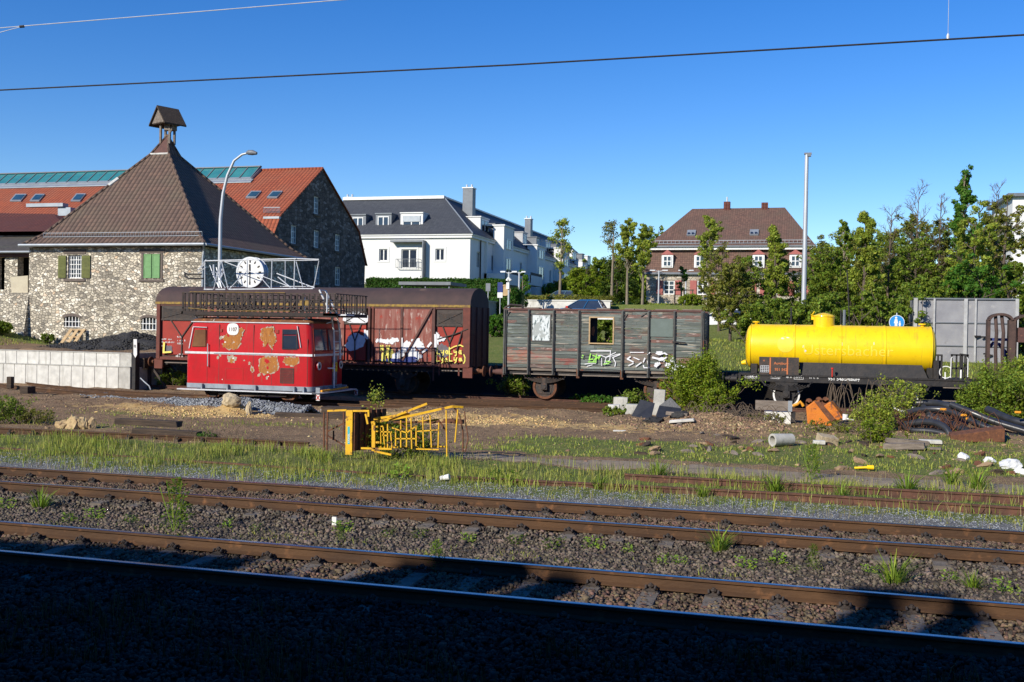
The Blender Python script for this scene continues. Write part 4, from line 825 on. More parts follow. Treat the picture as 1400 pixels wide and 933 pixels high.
# sprayed tags
def pxs(mb,pts,w,Y): stroke(mb,[(at(a,b,GY).x,at(a,b,GY).z) for a,b in pts],w,Y)
g=MB()
for i,(pts,w) in enumerate(((((808,480),(835,480),(834,492),(827,499)),.04),(((842,482),(828,489),(848,484)),.03),(((815,487),(822,486),(829,489),(827,497)),.03),(((848,485),(838,489),(842,496),(841,501)),.035),(((800,498),(808,497),(815,497)),.03),(((803,501),(810,499)),.03),(((862,482),(880,482)),.045),(((862,488),(858,491),(866,495)),.05),(((867,489),(874,492)),.05),(((860,500),(866,497)),.05),(((870,501),(877,496)),.05),(((882,490),(880,495)),.05),(((880,500),(881,503),(887,503),(886,494)),.05),(((893,489),(901,491)),.09),(((902,485),(909,483),(912,485)),.06),(((905,493),(911,489),(908,494)),.07),(((898,500),(902,497)),.1),(((912,498),(918,497)),.12),(((920,492),(920,507)),.10),(((920,500),(936,502)),.12),(((914,506),(921,505),(933,507)),.09),(((823,490),(823,500)),.03),(((886,485),(889,482)),.03)) ): pxs(g,pts,w,GY-.035-.003*i)
for (px,py,rx,rz) in ((902,483,.16,.07),(916,499,.17,.12),(920,497,.1,.2),(898,499,.09,.09),(905,491,.14,.07)): p=at(px,py,GY);blob(g,p.x,p.z,rx,rz,GY-.11,20,.3)
g.build('sprayed_letters','spray_white',t)
g=MB()
for i,pts in enumerate((((808,484),(806,492),(811,491)),((811,486),(816,488),(812,494)),((816,485),(815,496)),((816,490),(821,487),(819,491)),((797,486),(798,486.5)),((796,489),(797,489.5)),((805,495),(814,495)),((826,498),(833,497)),((829,494),(835,495)))): pxs(g,pts,.045,GY-.08-.003*i)
g.build('sprayed_letters','spray_green',t)
# ================================================================== YELLOW TANK WAGON
TY,TR,TZ=41.0,.865,2.28;TX0,TX1=-2.0,4.93
t=thing('tank_wagon','bright yellow cylindrical tank on a black four wheel wagon frame','railway wagon',(1.8,40.6,0))
q=MB();prof=[(0.0,.0),(.02,.35),(.06,.62),(.13,.78),(.22,.855),(.30,.865)]
L_=TX1-TX0;pts=[];rs=[]
for a,b_ in prof: pts.append((TX0+a,TY,TZ));rs.append(max(b_,.01))
for a,b_ in prof[::-1]: pts.append((TX1-a,TY,TZ));rs.append(max(b_,.01))
q.tube(pts,rs,64);q.build('tank','yellow',t,smooth=True)
q=MB()
for px in (1086,1150,1211): x=at(px,475,TY-TR).x;q.ring((x,TY,TZ),(1,0,0),TR-.02,TR+.022,.05,64)
q.ring((TX0+.22,TY,TZ),(1,0,0),TR-.03,TR+.016,.03,64);q.ring((TX1-.22,TY,TZ),(1,0,0),TR-.03,TR+.016,.03,64);q.build('hoop','yellow',t,smooth=True)
dx=at(1126.5,440,TY).x;q=MB();q.cyl((dx,TY,TZ+TR-.12),(dx,TY,TZ+TR+.32),.385,36);d=q.build('dome','yellow',t,smooth=True)
q=MB();q.tube([(dx,TY,TZ+TR+.32),(dx,TY,TZ+TR+.36),(dx,TY,TZ+TR+.43),(dx,TY,TZ+TR+.47)],[.41,.40,.22,.05],36);q.tube([(dx-.4,TY-.1,TZ+TR+.36),(dx-.48,TY-.1,TZ+TR+.38),(dx-.42,TY-.1,TZ+TR+.42),(dx-.36,TY-.1,TZ+TR+.52)],.02,6);q.box(dx-.47,dx-.38,TY-.05,TY+.05,TZ+TR+.2,TZ+TR+.38);q.build('dome_lid','yellow',t,smooth=True)
for px in (1034,1261):
    x=at(px,440,TY).x;q=MB();q.cyl((x,TY,TZ+TR-.03),(x,TY,TZ+TR+.06),.06,12);q.cyl((x,TY,TZ+TR+.06),(x,TY,TZ+TR+.11),.14,14);q.build('valve','yellow',t,smooth=True)
q=MB();q.cyl((TX0+.05,TY-.35,TZ-.62),(TX0-.12,TY-.35,TZ-.66),.11,12,.07);q.build('drain_valve','yellow',t,smooth=True)
for px in (1150,1211): x=at(px,475,TY-TR).x;MB().box(x-.06,x+.06,TY-TR+.1,TY-TR+.3,TZ-.78,TZ-.66).build('strap_foot','yellow',t)
# faded emblem and lettering, wrapped on the tank
def wrap(o):
    import bmesh
    me=o.data;p=wl(o.parent);bm=bmesh.new();bm.from_mesh(me)
    z=min(v.co.z for v in bm.verts);z1=max(v.co.z for v in bm.verts)
    while z<z1: z+=.04;bmesh.ops.bisect_plane(bm,geom=bm.verts[:]+bm.edges[:]+bm.faces[:],plane_co=(0,0,z),plane_no=(0,0,1))
    bm.to_mesh(me);bm.free()
    for v in me.vertices:
        w=v.co+p;y=TY-math.sqrt(max(.0,(TR+.006)**2-(w.z-TZ)**2));v.co.y=y-p.y+(0 if w.y<TY-TR-.0 else 0)
def wraptext(s,px,py,size,m,sx=1.,bold=0.):
    p=at(px,py,TY-TR);o=text(s,(p.x,TY-TR,p.z),size,m,t,'lettering',bold=bold,ext=0,sx=sx);wrap(o);return o
wraptext('Ustersbacher',1097,485,.56,'yellow_fade',1.06,.0)
q=MB();p=at(1074,471,TY-TR);c0=(p.x,p.z);V=[(c0[0],TY,c0[1])]
n=40;ringv=[[(c0[0]+.31*k/4*math.cos(2*math.pi*j/n),TY,c0[1]+.31*k/4*math.sin(2*math.pi*j/n)) for j in range(n)] for k in range(1,5)]
for rr in ringv: V+=rr
Fs=[(0,1+j,1+(j+1)%n) for j in range(n)]
for k in range(3): Fs+=[(1+k*n+j,1+(k+1)*n+j,1+(k+1)*n+(j+1)%n,1+k*n+(j+1)%n) for j in range(n)]
q.add(V,Fs);wrap(q.build('round_emblem','yellow_fade',t))
q=MB()
for (px,py,rx,rz) in ((1070,463,.05,.03),(1077,462,.05,.02),(1151,471,.02,.07),(1150,479,.02,.06),(1101,480,.035,.05),(1195,470,.012,.06),(1098,474,.012,.05)): p=at(px,py,TY-TR);blob(q,p.x,p.z,rx,rz,TY,12,.3)
wrap(q.build('chipped_paint','decal_white',t))
# frame
FY=WY-.15
q=MB();q.box(-2.2,5.92,FY,FY+.08,.98,1.215);q.box(-2.2,5.92,FY-.035,FY,.98,1.0);q.box(-2.2,5.92,FY-.035,FY,1.195,1.215);q.box(-2.2,5.92,FY+1.75,FY+1.83,.98,1.215);q.build('solebar','black',t)
q=MB();q.box(-2.2,-2.08,FY-.25,FY+2.05,.95,1.23);q.box(5.8,5.92,FY-.25,FY+2.05,.95,1.23);q.build('headstock','black',t)
q=MB()
for k in range(14): q.box(-2.18+.58*k,-2.18+.58*k+.56,FY-.02,FY+1.9,1.218,1.25)
q.build('deck','black',t)
a=gx;X=lambda px:at(px,500,FY).x
q=MB();q.prism([(X(1096),FY+.25,1.25),(X(1270),FY+.25,1.25),(X(1262),FY+.35,1.72),(X(1092),FY+.35,1.72)],(0,.04,0));q.build('cradle_plate','black',t)
for px in (1030,1050,1275): x=X(px);MB().box(x-.12,x+.12,TY-.6,TY+.6,1.25,1.62).build('saddle','black',t)
a_=at(1038,488,FY);c_=at(1092,510,FY);q=MB();q.box(a_.x,c_.x,FY+.02,FY+.08,1.25,a_.z);q.build('data_board','green_sheet' if 0 else 'dark_iron',t)
q=MB()
for px in (1053,1076.5): x=X(px);q.box(x-.025,x+.025,FY+.005,FY+.022,1.26,a_.z-.02)
q.build('board_strap','decal_orange',t)
a2=at(1040,500,FY);c2_=at(1051,509,FY);q=MB()
for k in range(5):
    f_=k/4;q.box(a2.x+(c2_.x-a2.x)*f_-.008,a2.x+(c2_.x-a2.x)*f_+.008,FY+.0,FY+.015,c2_.z,a2.z);z=c2_.z+(a2.z-c2_.z)*f_;q.box(a2.x,c2_.x,FY-.003,FY+.008,z-.008,z+.008)
q.build('label_holder','silver',t)
def tl(s,px,py,h,m='decal_white',y=FY-.004,bold=.003,al='LEFT'): p=at(px,py,FY);return text(s,(p.x,y,p.z),h,m,t,'lettering',bold=bold,ext=.002,align=al)
tl('Augsburg',1058,498.5,.14,'decal_orange',FY+.018);tl('951 542',1059,507,.14,'decal_orange',FY+.018);tl('+',1043,495,.14,'decal_orange',FY+.018)
tl('951 542',1132,520,.17);tl('Augsburg',1150,520.5,.17);
g=MB()
for px,py,w,h in ((1021,516.3,.36,.085),(1053,514.8,.42,.06),(1054,518.3,.34,.06),(1075,517,.2,.06),(1088,517.3,.24,.09),(1105,518,.4,.06)): p=at(px,py,FY);tinymarks(g,p.x,p.z,w,h,FY-.004)
g.build('worn_lettering','decal_white',t)
q=MB()
for a,b_,c,d in ((1019,512.5,1034.5,517.2),(1086,513.5,1098,518.7)): 
    A_=at(a,b_,FY);C_=at(c,d,FY);frame(q,A_.x,C_.x,C_.z,A_.z,FY-.006,FY-.001,.012)
q.build('lettering_frame','decal_white',t)
for px in (1075,1236):
    x=at(px,541,FY-.1).x;wheelset(t,x,WY+.7,.5,'white_paint');axleguard(t,x,FY-.01,1.0,'black',1.5)
    q=MB();q.beam((x-.95,FY-.02,1.0),(x-.25,FY-.02,.42),.07,.03);q.beam((x+.95,FY-.02,1.0),(x+.25,FY-.02,.42),.07,.03);q.build('axle_guard_stay','black',t)
for y_ in (BYC-.85,BYC+.85): buffer_(t,-2.2,y_,-1,'black');buffer_(t,5.92,y_,1,'black')
# brakeman's platform rails
q=MB()
for px in (1283,1288): x=X(px);q.box(x-.03,x+.03,FY+.1,FY+.16,1.25,2.12)
q.box(X(1280),X(1289),FY+.08,FY+.16,2.08,2.14);q.box(X(1278),X(1289),FY+.3,FY+.9,1.25,1.9);q.build('brake_stand','black',t)
q=MB()
for px in (1301.5,1308,1315,1322.5): x=X(px);q.box(x-.028,x+.028,FY+.05,FY+.10,1.25,2.15)
q.box(X(1300),X(1324),FY+.05,FY+.11,2.1,2.16);q.box(X(1300),X(1324),FY+.05,FY+.1,1.62,1.68)
for yy_ in (FY+.1,FY+.7,FY+1.3,FY+1.8): q.box(5.84,5.9,yy_,yy_+.05,1.25,2.16)
q.box(5.84,5.9,FY+.05,FY+1.85,2.1,2.16);q.build('platform_railing','black',t)
q=MB();q.tube([(X(1300.5),FY+.03,1.3),(X(1300),FY+.03,1.4),(X(1300.5),FY+.03,2.0),(X(1302),FY+.03,2.06)],.017,6);q.tube([(X(1322),FY+.03,2.05),(X(1323.5),FY+.03,2.0),(X(1323.5),FY+.03,1.35)],.017,6);q.box(X(1313),X(1315),FY+.02,FY+.045,1.3,1.6);q.build('white_handrail','white_paint',t)
q=MB();q.box(X(1290),X(1320),FY-.06,FY+.2,.93,.96);q.box(X(1290),X(1320),FY-.06,FY+.2,.45,.48);q.build('step_board','old_wood',t)
q=MB();q.ring((X(1294),FY+.12,1.5),(0,1,0),.2,.23,.03,20);q.box(X(1293)-.02,X(1293)+.02,FY+.1,FY+.14,1.25,1.5);q.build('brake_wheel','white_paint',t)
q=MB();q.cyl((X(1138),FY-.05,1.22),(X(1138),FY-.05,1.5),.025,8);q.cyl((X(1138),FY-.05,1.5),(X(1138),FY-.05,1.56),.05,10);q.build('hand_valve','decal_red',t,smooth=True)
# ================================================================== RED TOWER RAILCAR
VY,VYB=33.30,35.95;VYC=(VY+VYB)/2;VX0,VX1=-21.90,-16.72
def pv(px,py,Y=VY): return at(px,py,Y)
t=thing('inspection_railcar','red box bodied maintenance railcar with peeled orange patches and a railed roof deck','railcar',(-19.3,VYC,0))
# body: rounded plan, ends lean in above the belt
def loop(z,ex0,ex1,ey,r=.22,k=5):
    pts=[];x0,x1,y0,y1=VX0+ex0,VX1-ex1,VY+ey,VYB-ey
    for (cx,cy_,a0) in ((x1-r,y0+r,-90),(x1-r,y1-r,0),(x0+r,y1-r,90),(x0+r,y0+r,180)):
        for j in range(k+1):
            a=R_(a0+90*j/k);pts.append((cx+r*math.cos(a),cy_+r*math.sin(a),z))
    return pts
def loft(loops):
    mb=MB();n=len(loops[0])
    for l in loops: mb.v+=l
    for i in range(len(loops)-1):
        for j in range(n): mb.f.append((i*n+j,i*n+(j+1)%n,(i+1)*n+(j+1)%n,(i+1)*n+j));mb.m.append(0)
    mb.f.append(tuple(range(n))[::-1]);mb.f.append(tuple((len(loops)-1)*n+j for j in range(n)));mb.m+=[0,0];return mb
loft([loop(.58,0,0,0),loop(1.72,0,0,0),loop(2.3,.10,.05,.012),loop(2.86,.22,.10,.03)]).build('body','red',t,smooth=True)
loft([loop(2.861,.20,.08,.01),loop(2.90,.20,.08,.0),loop(2.97,.26,.14,.10),loop(3.03,.42,.30,.35),loop(3.05,.7,.6,.8)]).build('roof','red_roof',t,smooth=True)
q=MB();q.box(VX0+.24,VX1-.14,VY+.0-.012,VY+.03,2.845,2.875);q.build('roof_gutter','silver',t)
# skirt and running board
loft([loop(.42,-.01,-.01,-.01),loop(.59,-.01,-.01,-.01)]).build('skirt','skirt',t,smooth=True)
q=MB();q.box(VX0-.12,VX1+.42,VY-.32,VY-.08,.355,.395);q.box(VX1+.16,VX1+.42,VY-.32,VYB+.3,.357,.393)
q.build('running_board','silver',t)
q=MB()
for px in (278,313,351,404,417): x=pv(px,528).x;q.box(x-.025,x+.025,VY-.13,VY-.02,.37,.58)
for y_ in (VY+.25,VY+.95,VY+1.7,VYB-.15): q.box(VX1+.02,VX1+.2,y_-.025,y_+.025,.37,.56)
q.build('board_bracket','skirt',t)
q=MB();q.tube([(VX1+.3,VY+.15,.45),(VX1+.32,VY+1.2,.45),(VX1+.3,VYB-.3,.48)],.04,8);q.build('coupling_bar','plastic_orange',t,smooth=True)
# belt stripe
q=MB();q.box(VX0-.006,VX1+.006,VY-.014,VY+.02,1.68,1.76);q.box(VX1-.02,VX1+.012,VY+.16,VYB-.16,1.68,1.76);q.box(VX0-.012,VX0+.02,VY+.16,VYB-.16,1.68,1.76);q.build('belt_moulding','silver',t)
q=MB();a=pv(293,481).x;c=pv(404,484).x;q.box(a,c,VY-.032,VY-.0145,1.705,1.722);q.build('belt_grey_strip','skirt',t)  # thin grey strip along part of the belt
# side windows and door
def pane(name,pts,Y,m,lab=None,d=.012,par=None): 
    q=MB();q.prism([tuple(at(a,b_,Y-d)) for a,b_ in pts],(0,d*.8,0));return q.build(name,m,par or t,label=lab)
w=pane('side_window',((264,474),(267,450),(281,450),(281,474)),VY,'red',d=.016)
k=pane('window_pane',((262,474),(266.5,451),(281,451),(281,474)),VY,'glass_warm',d=.03,par=w if 0 else t)
q=MB()
for a,c in (((258.5,476.5),(264,447.5)),((264,447),(283,447.8))): q.beam(at(*a,VY-.02),at(*c,VY-.02),.03,.02)
q.build('window_trim','silver',t)
pane('window_pane',((387,457.5),(387,451.5),(405,451.5),(406,457.5)),VY,'glass',d=.02);pane('window_pane',((387,477),(387,458.8),(406,458.8),(408.5,477)),VY,'glass',d=.02)
q=MB();q.beam(at(406.5,446,VY-.02),at(411.5,475.5,VY-.02),.05,.02);q.build('corner_moulding','silver',t)
q=MB();q.tube([at(284,470,VY-.07),at(284,501,VY-.07)],.016,6);
for py in (471,500): q.beam(at(284,py,VY-.07),at(284,py,VY),.02)
q.build('door_handrail','silver',t)
q=MB()
for a,c in (((283,446),(283,523)),((258,522),(283,523))): q.beam(at(*a,VY-.004),at(*c,VY-.004),.012,.008)
q.build('door_seam','wagon_brown',t)
q=MB();a=at(384,504,VY);c=at(401,524,VY);frame(q,a.x,c.x,c.z,a.z,VY-.02,VY-.001,.02)
n=12
for i in range(n): x=a.x+(c.x-a.x)*(i+.5)/n;q.box(x-.008,x+.008,VY-.016,VY-.002,c.z,a.z)
for i in range(9): z=c.z+(a.z-c.z)*(i+.5)/9;q.box(a.x,c.x,VY-.012,VY-.001,z-.006,z+.006)
q.build('radiator_grille','wagon_brown',t)
q=MB();a=at(309,504,VY);c=at(332,520,VY);frame(q,a.x,c.x,c.z,a.z,VY-.008,VY-.001,.012)
a=at(301,450,VY);c=at(304,454,VY);q.box(a.x,c.x,VY-.01,VY-.001,c.z,a.z);a=at(377,451,VY);c=at(381,456,VY);q.box(a.x,c.x,VY-.01,VY-.001,c.z,a.z);q.build('hatch_frame','wagon_bright',t)
# peeled paint (outlines follow the photograph) with grey primer edges
random.seed(21)
def rp(mb,pts,amp,dy,step=.06):
    P=[tuple(at(a,b_,VY-dy)) for a,b_ in pts];P=rough_poly(P,amp,step);c=sum((Vector(v) for v in P),Vector())/len(P);mb.add([c]+P,[(0,(k+1)%len(P)+1,k+1) for k in range(len(P))])
PE=[((303,462),(312,455),(325,453),(331,447),(334,450),(330,462),(329,472),(325,478),(312,479),(305,476),(303,470),(306,466)),
((357,450),(364,447),(374,447),(376,458),(379,466),(374,472),(372,479),(369,474),(366,468),(363,472),(360,476),(361,468),(355,462)),
((355,490),(362,487),(379,487),(381,497),(379,508),(372,511),(362,513),(354,509),(353,500)),
((388,489),(398,488),(409,489),(408,497),(402,501),(391,500),(387,495))]
g=MB();h_=MB()
for P in PE:
    cx=sum(p[0] for p in P)/len(P);cy_=sum(p[1] for p in P)/len(P)
    P=[(cx+(a-cx)*.93,cy_+(b_-cy_)*.93) for a,b_ in P];rp(h_,[(cx+(a-cx)*1.06,cy_+(b_-cy_)*1.05) for a,b_ in P],.04,.0035,.05);rp(g,P,.035,.006,.045)
for (px,py,rx,rz) in ((317,491,.17,.16),(345,505,.07,.13),(302,462,.06,.07),(298,489,.04,.08),(301,486,.04,.05),(354,513,.06,.06),(365,517,.05,.05),(341,497,.05,.05),(334,493,.03,.03),(330,455,.1,.12),(379,503,.07,.1)): p=pv(px,py);blob(h_,p.x,p.z,rx,rz,VY,20,.4,.0045)
for (px,py,rx,rz) in ((317,493,.08,.1),(345,506,.04,.07)): p=pv(px,py);blob(g,p.x,p.z,rx,rz,VY,18,.4,.0065)
h_.build('primer_patches','peel_edge',t);g.build('peeled_paint','peel',t)
g=MB()
for (px,py,rx,rz) in ((308,468,.035,.03),(320,468,.02,.02),(319,490,.04,.03),(366,509,.03,.02),(305,461,.04,.02),(367,515,.03,.02),(304,519,.015,.02)): p=pv(px,py);blob(g,p.x,p.z,rx,rz,VY,12,.3,.009)
g.build('chipped_paint','decal_white',t)
g=MB()
for (px,py,rx,rz) in ((365,494,.12,.07),(366,503,.05,.05),(305,467,.08,.06),(312,459,.05,.05)): p=pv(px,py);blob(g,p.x,p.z,rx,rz,VY,14,.4,.0085)
g.build('red_paint_flakes','red',t)
# number badge
a=pv(318.7,450.3);q=MB();n=24;P=[(a.x+.235*(abs(math.cos(2*math.pi*k/n))**.7)*(1 if math.cos(2*math.pi*k/n)>0 else -1),VY-.022,a.z+.215*(abs(math.sin(2*math.pi*k/n))**.7)*(1 if math.sin(2*math.pi*k/n)>0 else -1)) for k in range(n)];q.prism(P,(0,.02,0));q.build('number_badge','white_paint',t)
text('1107',(a.x,VY-.024,a.z-.075),.2,'wagon_brown',t,'lettering',bold=.004,ext=.002,align='CENTER',sx=.85)
# front (right hand) end: windscreens, lamps, ladder
def xe(z): return VX1-(0 if z<1.72 else (.05*(z-1.72)/.58 if z<2.3 else .05+.05*(z-2.3)/.56))
def endpane(y0,y1,z0,z1,m,name,off=.01,par=t):
    q=MB();o=.012
    q.prism([(xe(z0)+off,y0,z0),(xe(z0)+off,y1,z0),(xe(z1)+off,y1,z1),(xe(z1)+off,y0,z1)],(o,0,0));return q.build(name,m,par)
for y0,y1 in ((VY+.22,VY+1.18),(VY+1.33,VYB-.22)):
    endpane(y0-.05,y1+.05,1.85,2.70,'wagon_bright','windscreen_frame',.002);endpane(y0,y1,1.90,2.65,'glass_blue','windscreen',.016)
for y_ in (VY+.42,VYB-.42):
    q=MB();q.cyl((VX1-.02,y_,1.33),(VX1+.07,y_,1.33),.165,24);h=q.build('headlight','red',t,smooth=True)
    q=MB();q.ring((VX1+.07,y_,1.33),(1,0,0),.10,.15,.03,24);q.build('headlight_rim','silver',t);q=MB();q.tube([(VX1+.07,y_,1.33),(VX1+.085,y_,1.33),(VX1+.10,y_,1.33)],[.105,.09,.03],20);q.build('headlight_lens','glass',t,smooth=True)
q=MB();q.box(VX1+.003,VX1+.03,VY+1.62,VY+2.0,.62,1.66);q.build('end_plate','dark_zinc',t)
q=MB();q.box(VX1+.032,VX1+.038,VY+1.60,VY+2.0,1.08,1.42);q.build('warning_plate','decal_yellow',t)
q=MB();P=[(1.9,1.38),(1.72,1.27),(1.86,1.25),(1.68,1.12)]
for p1,p2 in zip(P[:-1],P[1:]): q.beam((VX1+.042,VY+p1[0],p1[1]),(VX1+.042,VY+p2[0],p2[1]),.05,.006,up=(1,0,0))
q.build('warning_bolt','decal_red',t)
# ladder
q=MB();L1=[at(427,398,VY+.9),at(441,424,VY+1.3),(VX1+.25,VY+1.35,2.95),(VX1+.22,VY+1.45,1.7),(VX1+.2,VY+1.47,.45)]
L1=[Vector((-17.0,VY+1.05,4.1)),Vector((VX1+.12,VY+1.2,3.25)),Vector((VX1+.2,VY+1.3,2.6)),Vector((VX1+.2,VY+1.38,1.7)),Vector((VX1+.2,VY+1.38,.5))]
off=Vector((0,.5,0));q.tube(L1,.034,8);q.tube([p+off for p in L1[:4]]+[L1[3]+off-Vector((0,0,.15))],.034,8)
for s in range(4):
    p=L1[0].lerp(L1[1],s/3) if s<3 else L1[2];q.tube([p,p+off],.016,6)
for z in (2.2,1.85): q.tube([(VX1+.2,VY+1.35,z),(VX1+.2,VY+1.85,z)],.016,6)
q.tube([(VX1+.2,VY+1.38,1.22),(VX1+.16,VY+.95,1.24)],.025,6);q.tube([(VX1+.15,VY+1.3,2.95),(VX1+.1,VY+.9,2.88)],.02,6);q.build('ladder','white_paint',t,smooth=True)
# flags under the board corners
for (x,y,nm) in ((VX1+.40,VY-.3,0),(VX1+.40,VYB+.28,1)):
    q=MB();q.box(x-.07,x+.07,y-.012,y+.0,.14,.35);q.build('marker_plate','white_paint',t)
    q=MB();q.beam((x-.055,y-.016,.33),(x-.0,y-.016,.24),.035,.005,up=(0,1,0));q.beam((x+.055,y-.016,.33),(x,y-.016,.24),.035,.005,up=(0,1,0));q.beam((x-.055,y-.016,.16),(x,y-.016,.25),.035,.005,up=(0,1,0));q.beam((x+.055,y-.016,.16),(x,y-.016,.25),.035,.005,up=(0,1,0));q.build('marker_stripes','decal_red',t)
# chassis
q=MB();q.box(VX0+.2,VX1-.2,VY+.5,VY+.6,.3,.45);q.box(VX0+.2,VX1-.2,VYB-.6,VYB-.5,.3,.45);q.box(VX0+1.2,VX1-1.2,VY+.35,VY+1,.18,.42);q.build('chassis','black',t)
for x in (-21.0,-17.9): wheelset(t,x,33.85+GA/2,.36);MB().box(x-.25,x+.25,33.6,33.7,.25,.45).build('axle_box','dark_iron',t)
# roof deck with railings
DZ=3.24;DX0,DX1,DY0,DY1=-22.05,-15.80,33.25,36.0
q=MB();q.box(DX0,DX1,DY0,DY0+.06,DZ-.13,DZ);q.box(DX0,DX1,DY1-.06,DY1,DZ-.13,DZ);q.box(DX0,DX0+.06,DY0,DY1,DZ-.1,DZ-.002);q.box(DX1-.5,DX1,DY0,DY1,DZ-.1,DZ-.004)
for k in range(24): q.box(DX0+.08+.24*k,DX0+.27+.24*k,DY0+.06,DY1-.06,DZ-.05,DZ-.02)
q.build('deck','balu',t)
q=MB()
for x in np.linspace(-21.6,-17.1,6):
    q.cyl((x,DY0+.3,2.9),(x,DY0+.3,DZ-.08),.04,10);q.cyl((x,DY1-.3,2.9),(x,DY1-.3,DZ-.08),.04,10);q.box(x-.1,x+.1,DY0+.25,DY0+.35,2.97,3.0)
q.box(-21.7,-17,DY0+.27,DY0+.35,3.07,3.13);q.build('deck_support','silver',t)
q=MB()
for y_ in (DY0+.03,DY1-.03):
    x=DX0+.05
    while x<DX1-.03:
        if x<-16.9 or random.random()<.8: q.box(x-.04 if x<-16.9 else x-.02,x+.04 if x<-16.9 else x+.02,y_-.015,y_+.015,DZ,3.92)
        x+=.245 if x<-16.9 else .2
for x in (DX0+.03,DX1-.03):
    for y_ in np.arange(DY0+.2,DY1-.1,.24): q.box(x-.015,x+.015,y_-.015,y_+.015,DZ,3.92)
q.build('deck_balusters','balu',t)
q=MB()
for y_ in (DY0+.03,DY1-.03): q.beam((DX0,y_,3.93),(DX1,y_,3.93),.045,.03);q.beam((DX0,y_-.0,3.36),(DX1,y_,3.30),.03,.03)
for x in (DX0+.03,DX1-.03): q.beam((x,DY0,3.932),(x,DY1,3.932),.045,.03)
q.build('deck_handrail','dark_iron',t)
q=MB();q.tube([(DX0+.3,DY0-.01,3.36),(-20.5,DY0-.01,3.27),(-17.6,DY0-.01,3.29)],.014,6);q.tube([(-21.7,DY0-.012,3.96),(-19,DY0-.012,3.955),(-17.8,DY0-.012,3.95)],.012,6);q.build('rope','yellow_line',t)
q=MB();q.tube([(-16.15,DY0-.0,3.25),(-16.15,DY0,3.95)],.03,8);q.tube([(-17.2,DY0+.3,3.3),(-17.2,DY0+.3,3.8)],.04,8);q.box(DX1-.2,DX1+.3,DY0+.2,DY0+.9,DZ-.08,DZ-.03);q.build('deck_post','silver',t,smooth=True)
q=MB();q.box(-17.25,-16.9,DY0+.05,DY0+.10,3.50,3.68);q.build('deck_plate','yellow_line',t)
q=MB()
for y_,z in ((33.9,3.42),(34.1,3.70),(34.6,3.5),(35.0,3.78),(35.3,3.4)): q.tube([(-21.8,y_,z),(-16.1,y_+.05,z-.04)],.03,6)
for k in range(16): x=-21.6+.34*k;q.beam((x,33.9,3.42),(x+.02,34.1,3.70),.03)
q.build('stowed_ladder','dark_iron',t)
q=MB()
for px in (300,347,372,421): 
    a=at(px,446,VY);c=at(px,523,VY);q.box(a.x-.008,a.x+.008,VY-.003,VY+.01,.62,2.30 if px>400 else 2.78)
q.build('panel_seam','wagon_brown',t)
q=MB();frame(q,at(387,457,VY).x,at(405.5,457,VY).x,at(387,477,VY).z,at(387,451.3,VY).z,VY-.026,VY-.004,.022);q.build('window_seal','rubber',t)
# ---------------------------------------- lattice mast lying on the deck
t=thing('lattice_mast','silver tubular lattice mast section lying across the railcar roof deck','lattice mast',(-19,34.4,3.95))
def lat(mb,segs,Y,r=.022):
    r*=.72
    for (a,b_),(c,d) in segs: mb.tube([at(a,b_,Y),at(c,d,Y)],r,6)
q=MB();lat(q,[((280,357),(405,354)),((279,396),(291,396)),((295,396),(308,396)),((313,396),(406,395))],33.7,.034)
lat(q,[((405,354),(436,355)),((406,395),(428,395))],33.75,.03);q.build('chord','silver',t,smooth=True)
q=MB();lat(q,[((280,357),(280,396)),((372,355),(371,394)),((403,354),(402,395)),((338,357),(338,393))],33.72,.028);q.build('upright','silver',t,smooth=True)
q=MB();lat(q,[((304,357),(398,393)),((313,396),(337,371)),((303,358),(312,396)),((302,358),(292,396)),((295,372),(308,394)),((355,378),(369,394)),((436,357),(429,393)),((405,358),(414,393))],33.73,.022);q.build('brace','silver',t,smooth=True)
q=MB();lat(q,[((378,374),(430,394)),((380,379),(397,393))],33.9,.03);q.build('loose_strut','raw_wood' if 0 else 'silver',t,smooth=True)
q=MB();lat(q,[((300,358),(436,356)),((310,392),(430,392)),((326,358),(326,392)),((390,357),(390,392))],35.1,.022)
for a,c in (((290,372),(300,394)),((296,366),(303,394)),((299,370),(293,385)),((303,373),(300,392)),((287,363),(293,380)),((306,372),(300,384))): q.tube([at(*a,34.3),at(*c,34.1)],.02,6)
q.tube([at(292,362,34.5),at(293,380,34.5)],.03,6);q.tube([at(305,368,34.5),at(303,372,34.5)],.05,6);q.build('rear_chord','silver',t,smooth=True)
q=MB()
for a,c in (((270,370),(281,361)),((271,374),(281,366)),((272,368),(282,355)),((275,372),(279,358))): q.tube([at(*a,33.9),at(*c,33.7)],.018,6)
q.build('insulator_bracket','silver',t,smooth=True)
q=MB();q.tube([at(252,373,34.2),at(256,375,34.1),at(276,375,34)],.03,6);q.tube([at(253,378,34.2),at(258,381,34.1),at(278,381,34)],.035,6);q.tube([at(253,373,34.2),at(253,379,34.2)],.03,6);q.build('hook_bar','black',t,smooth=True)
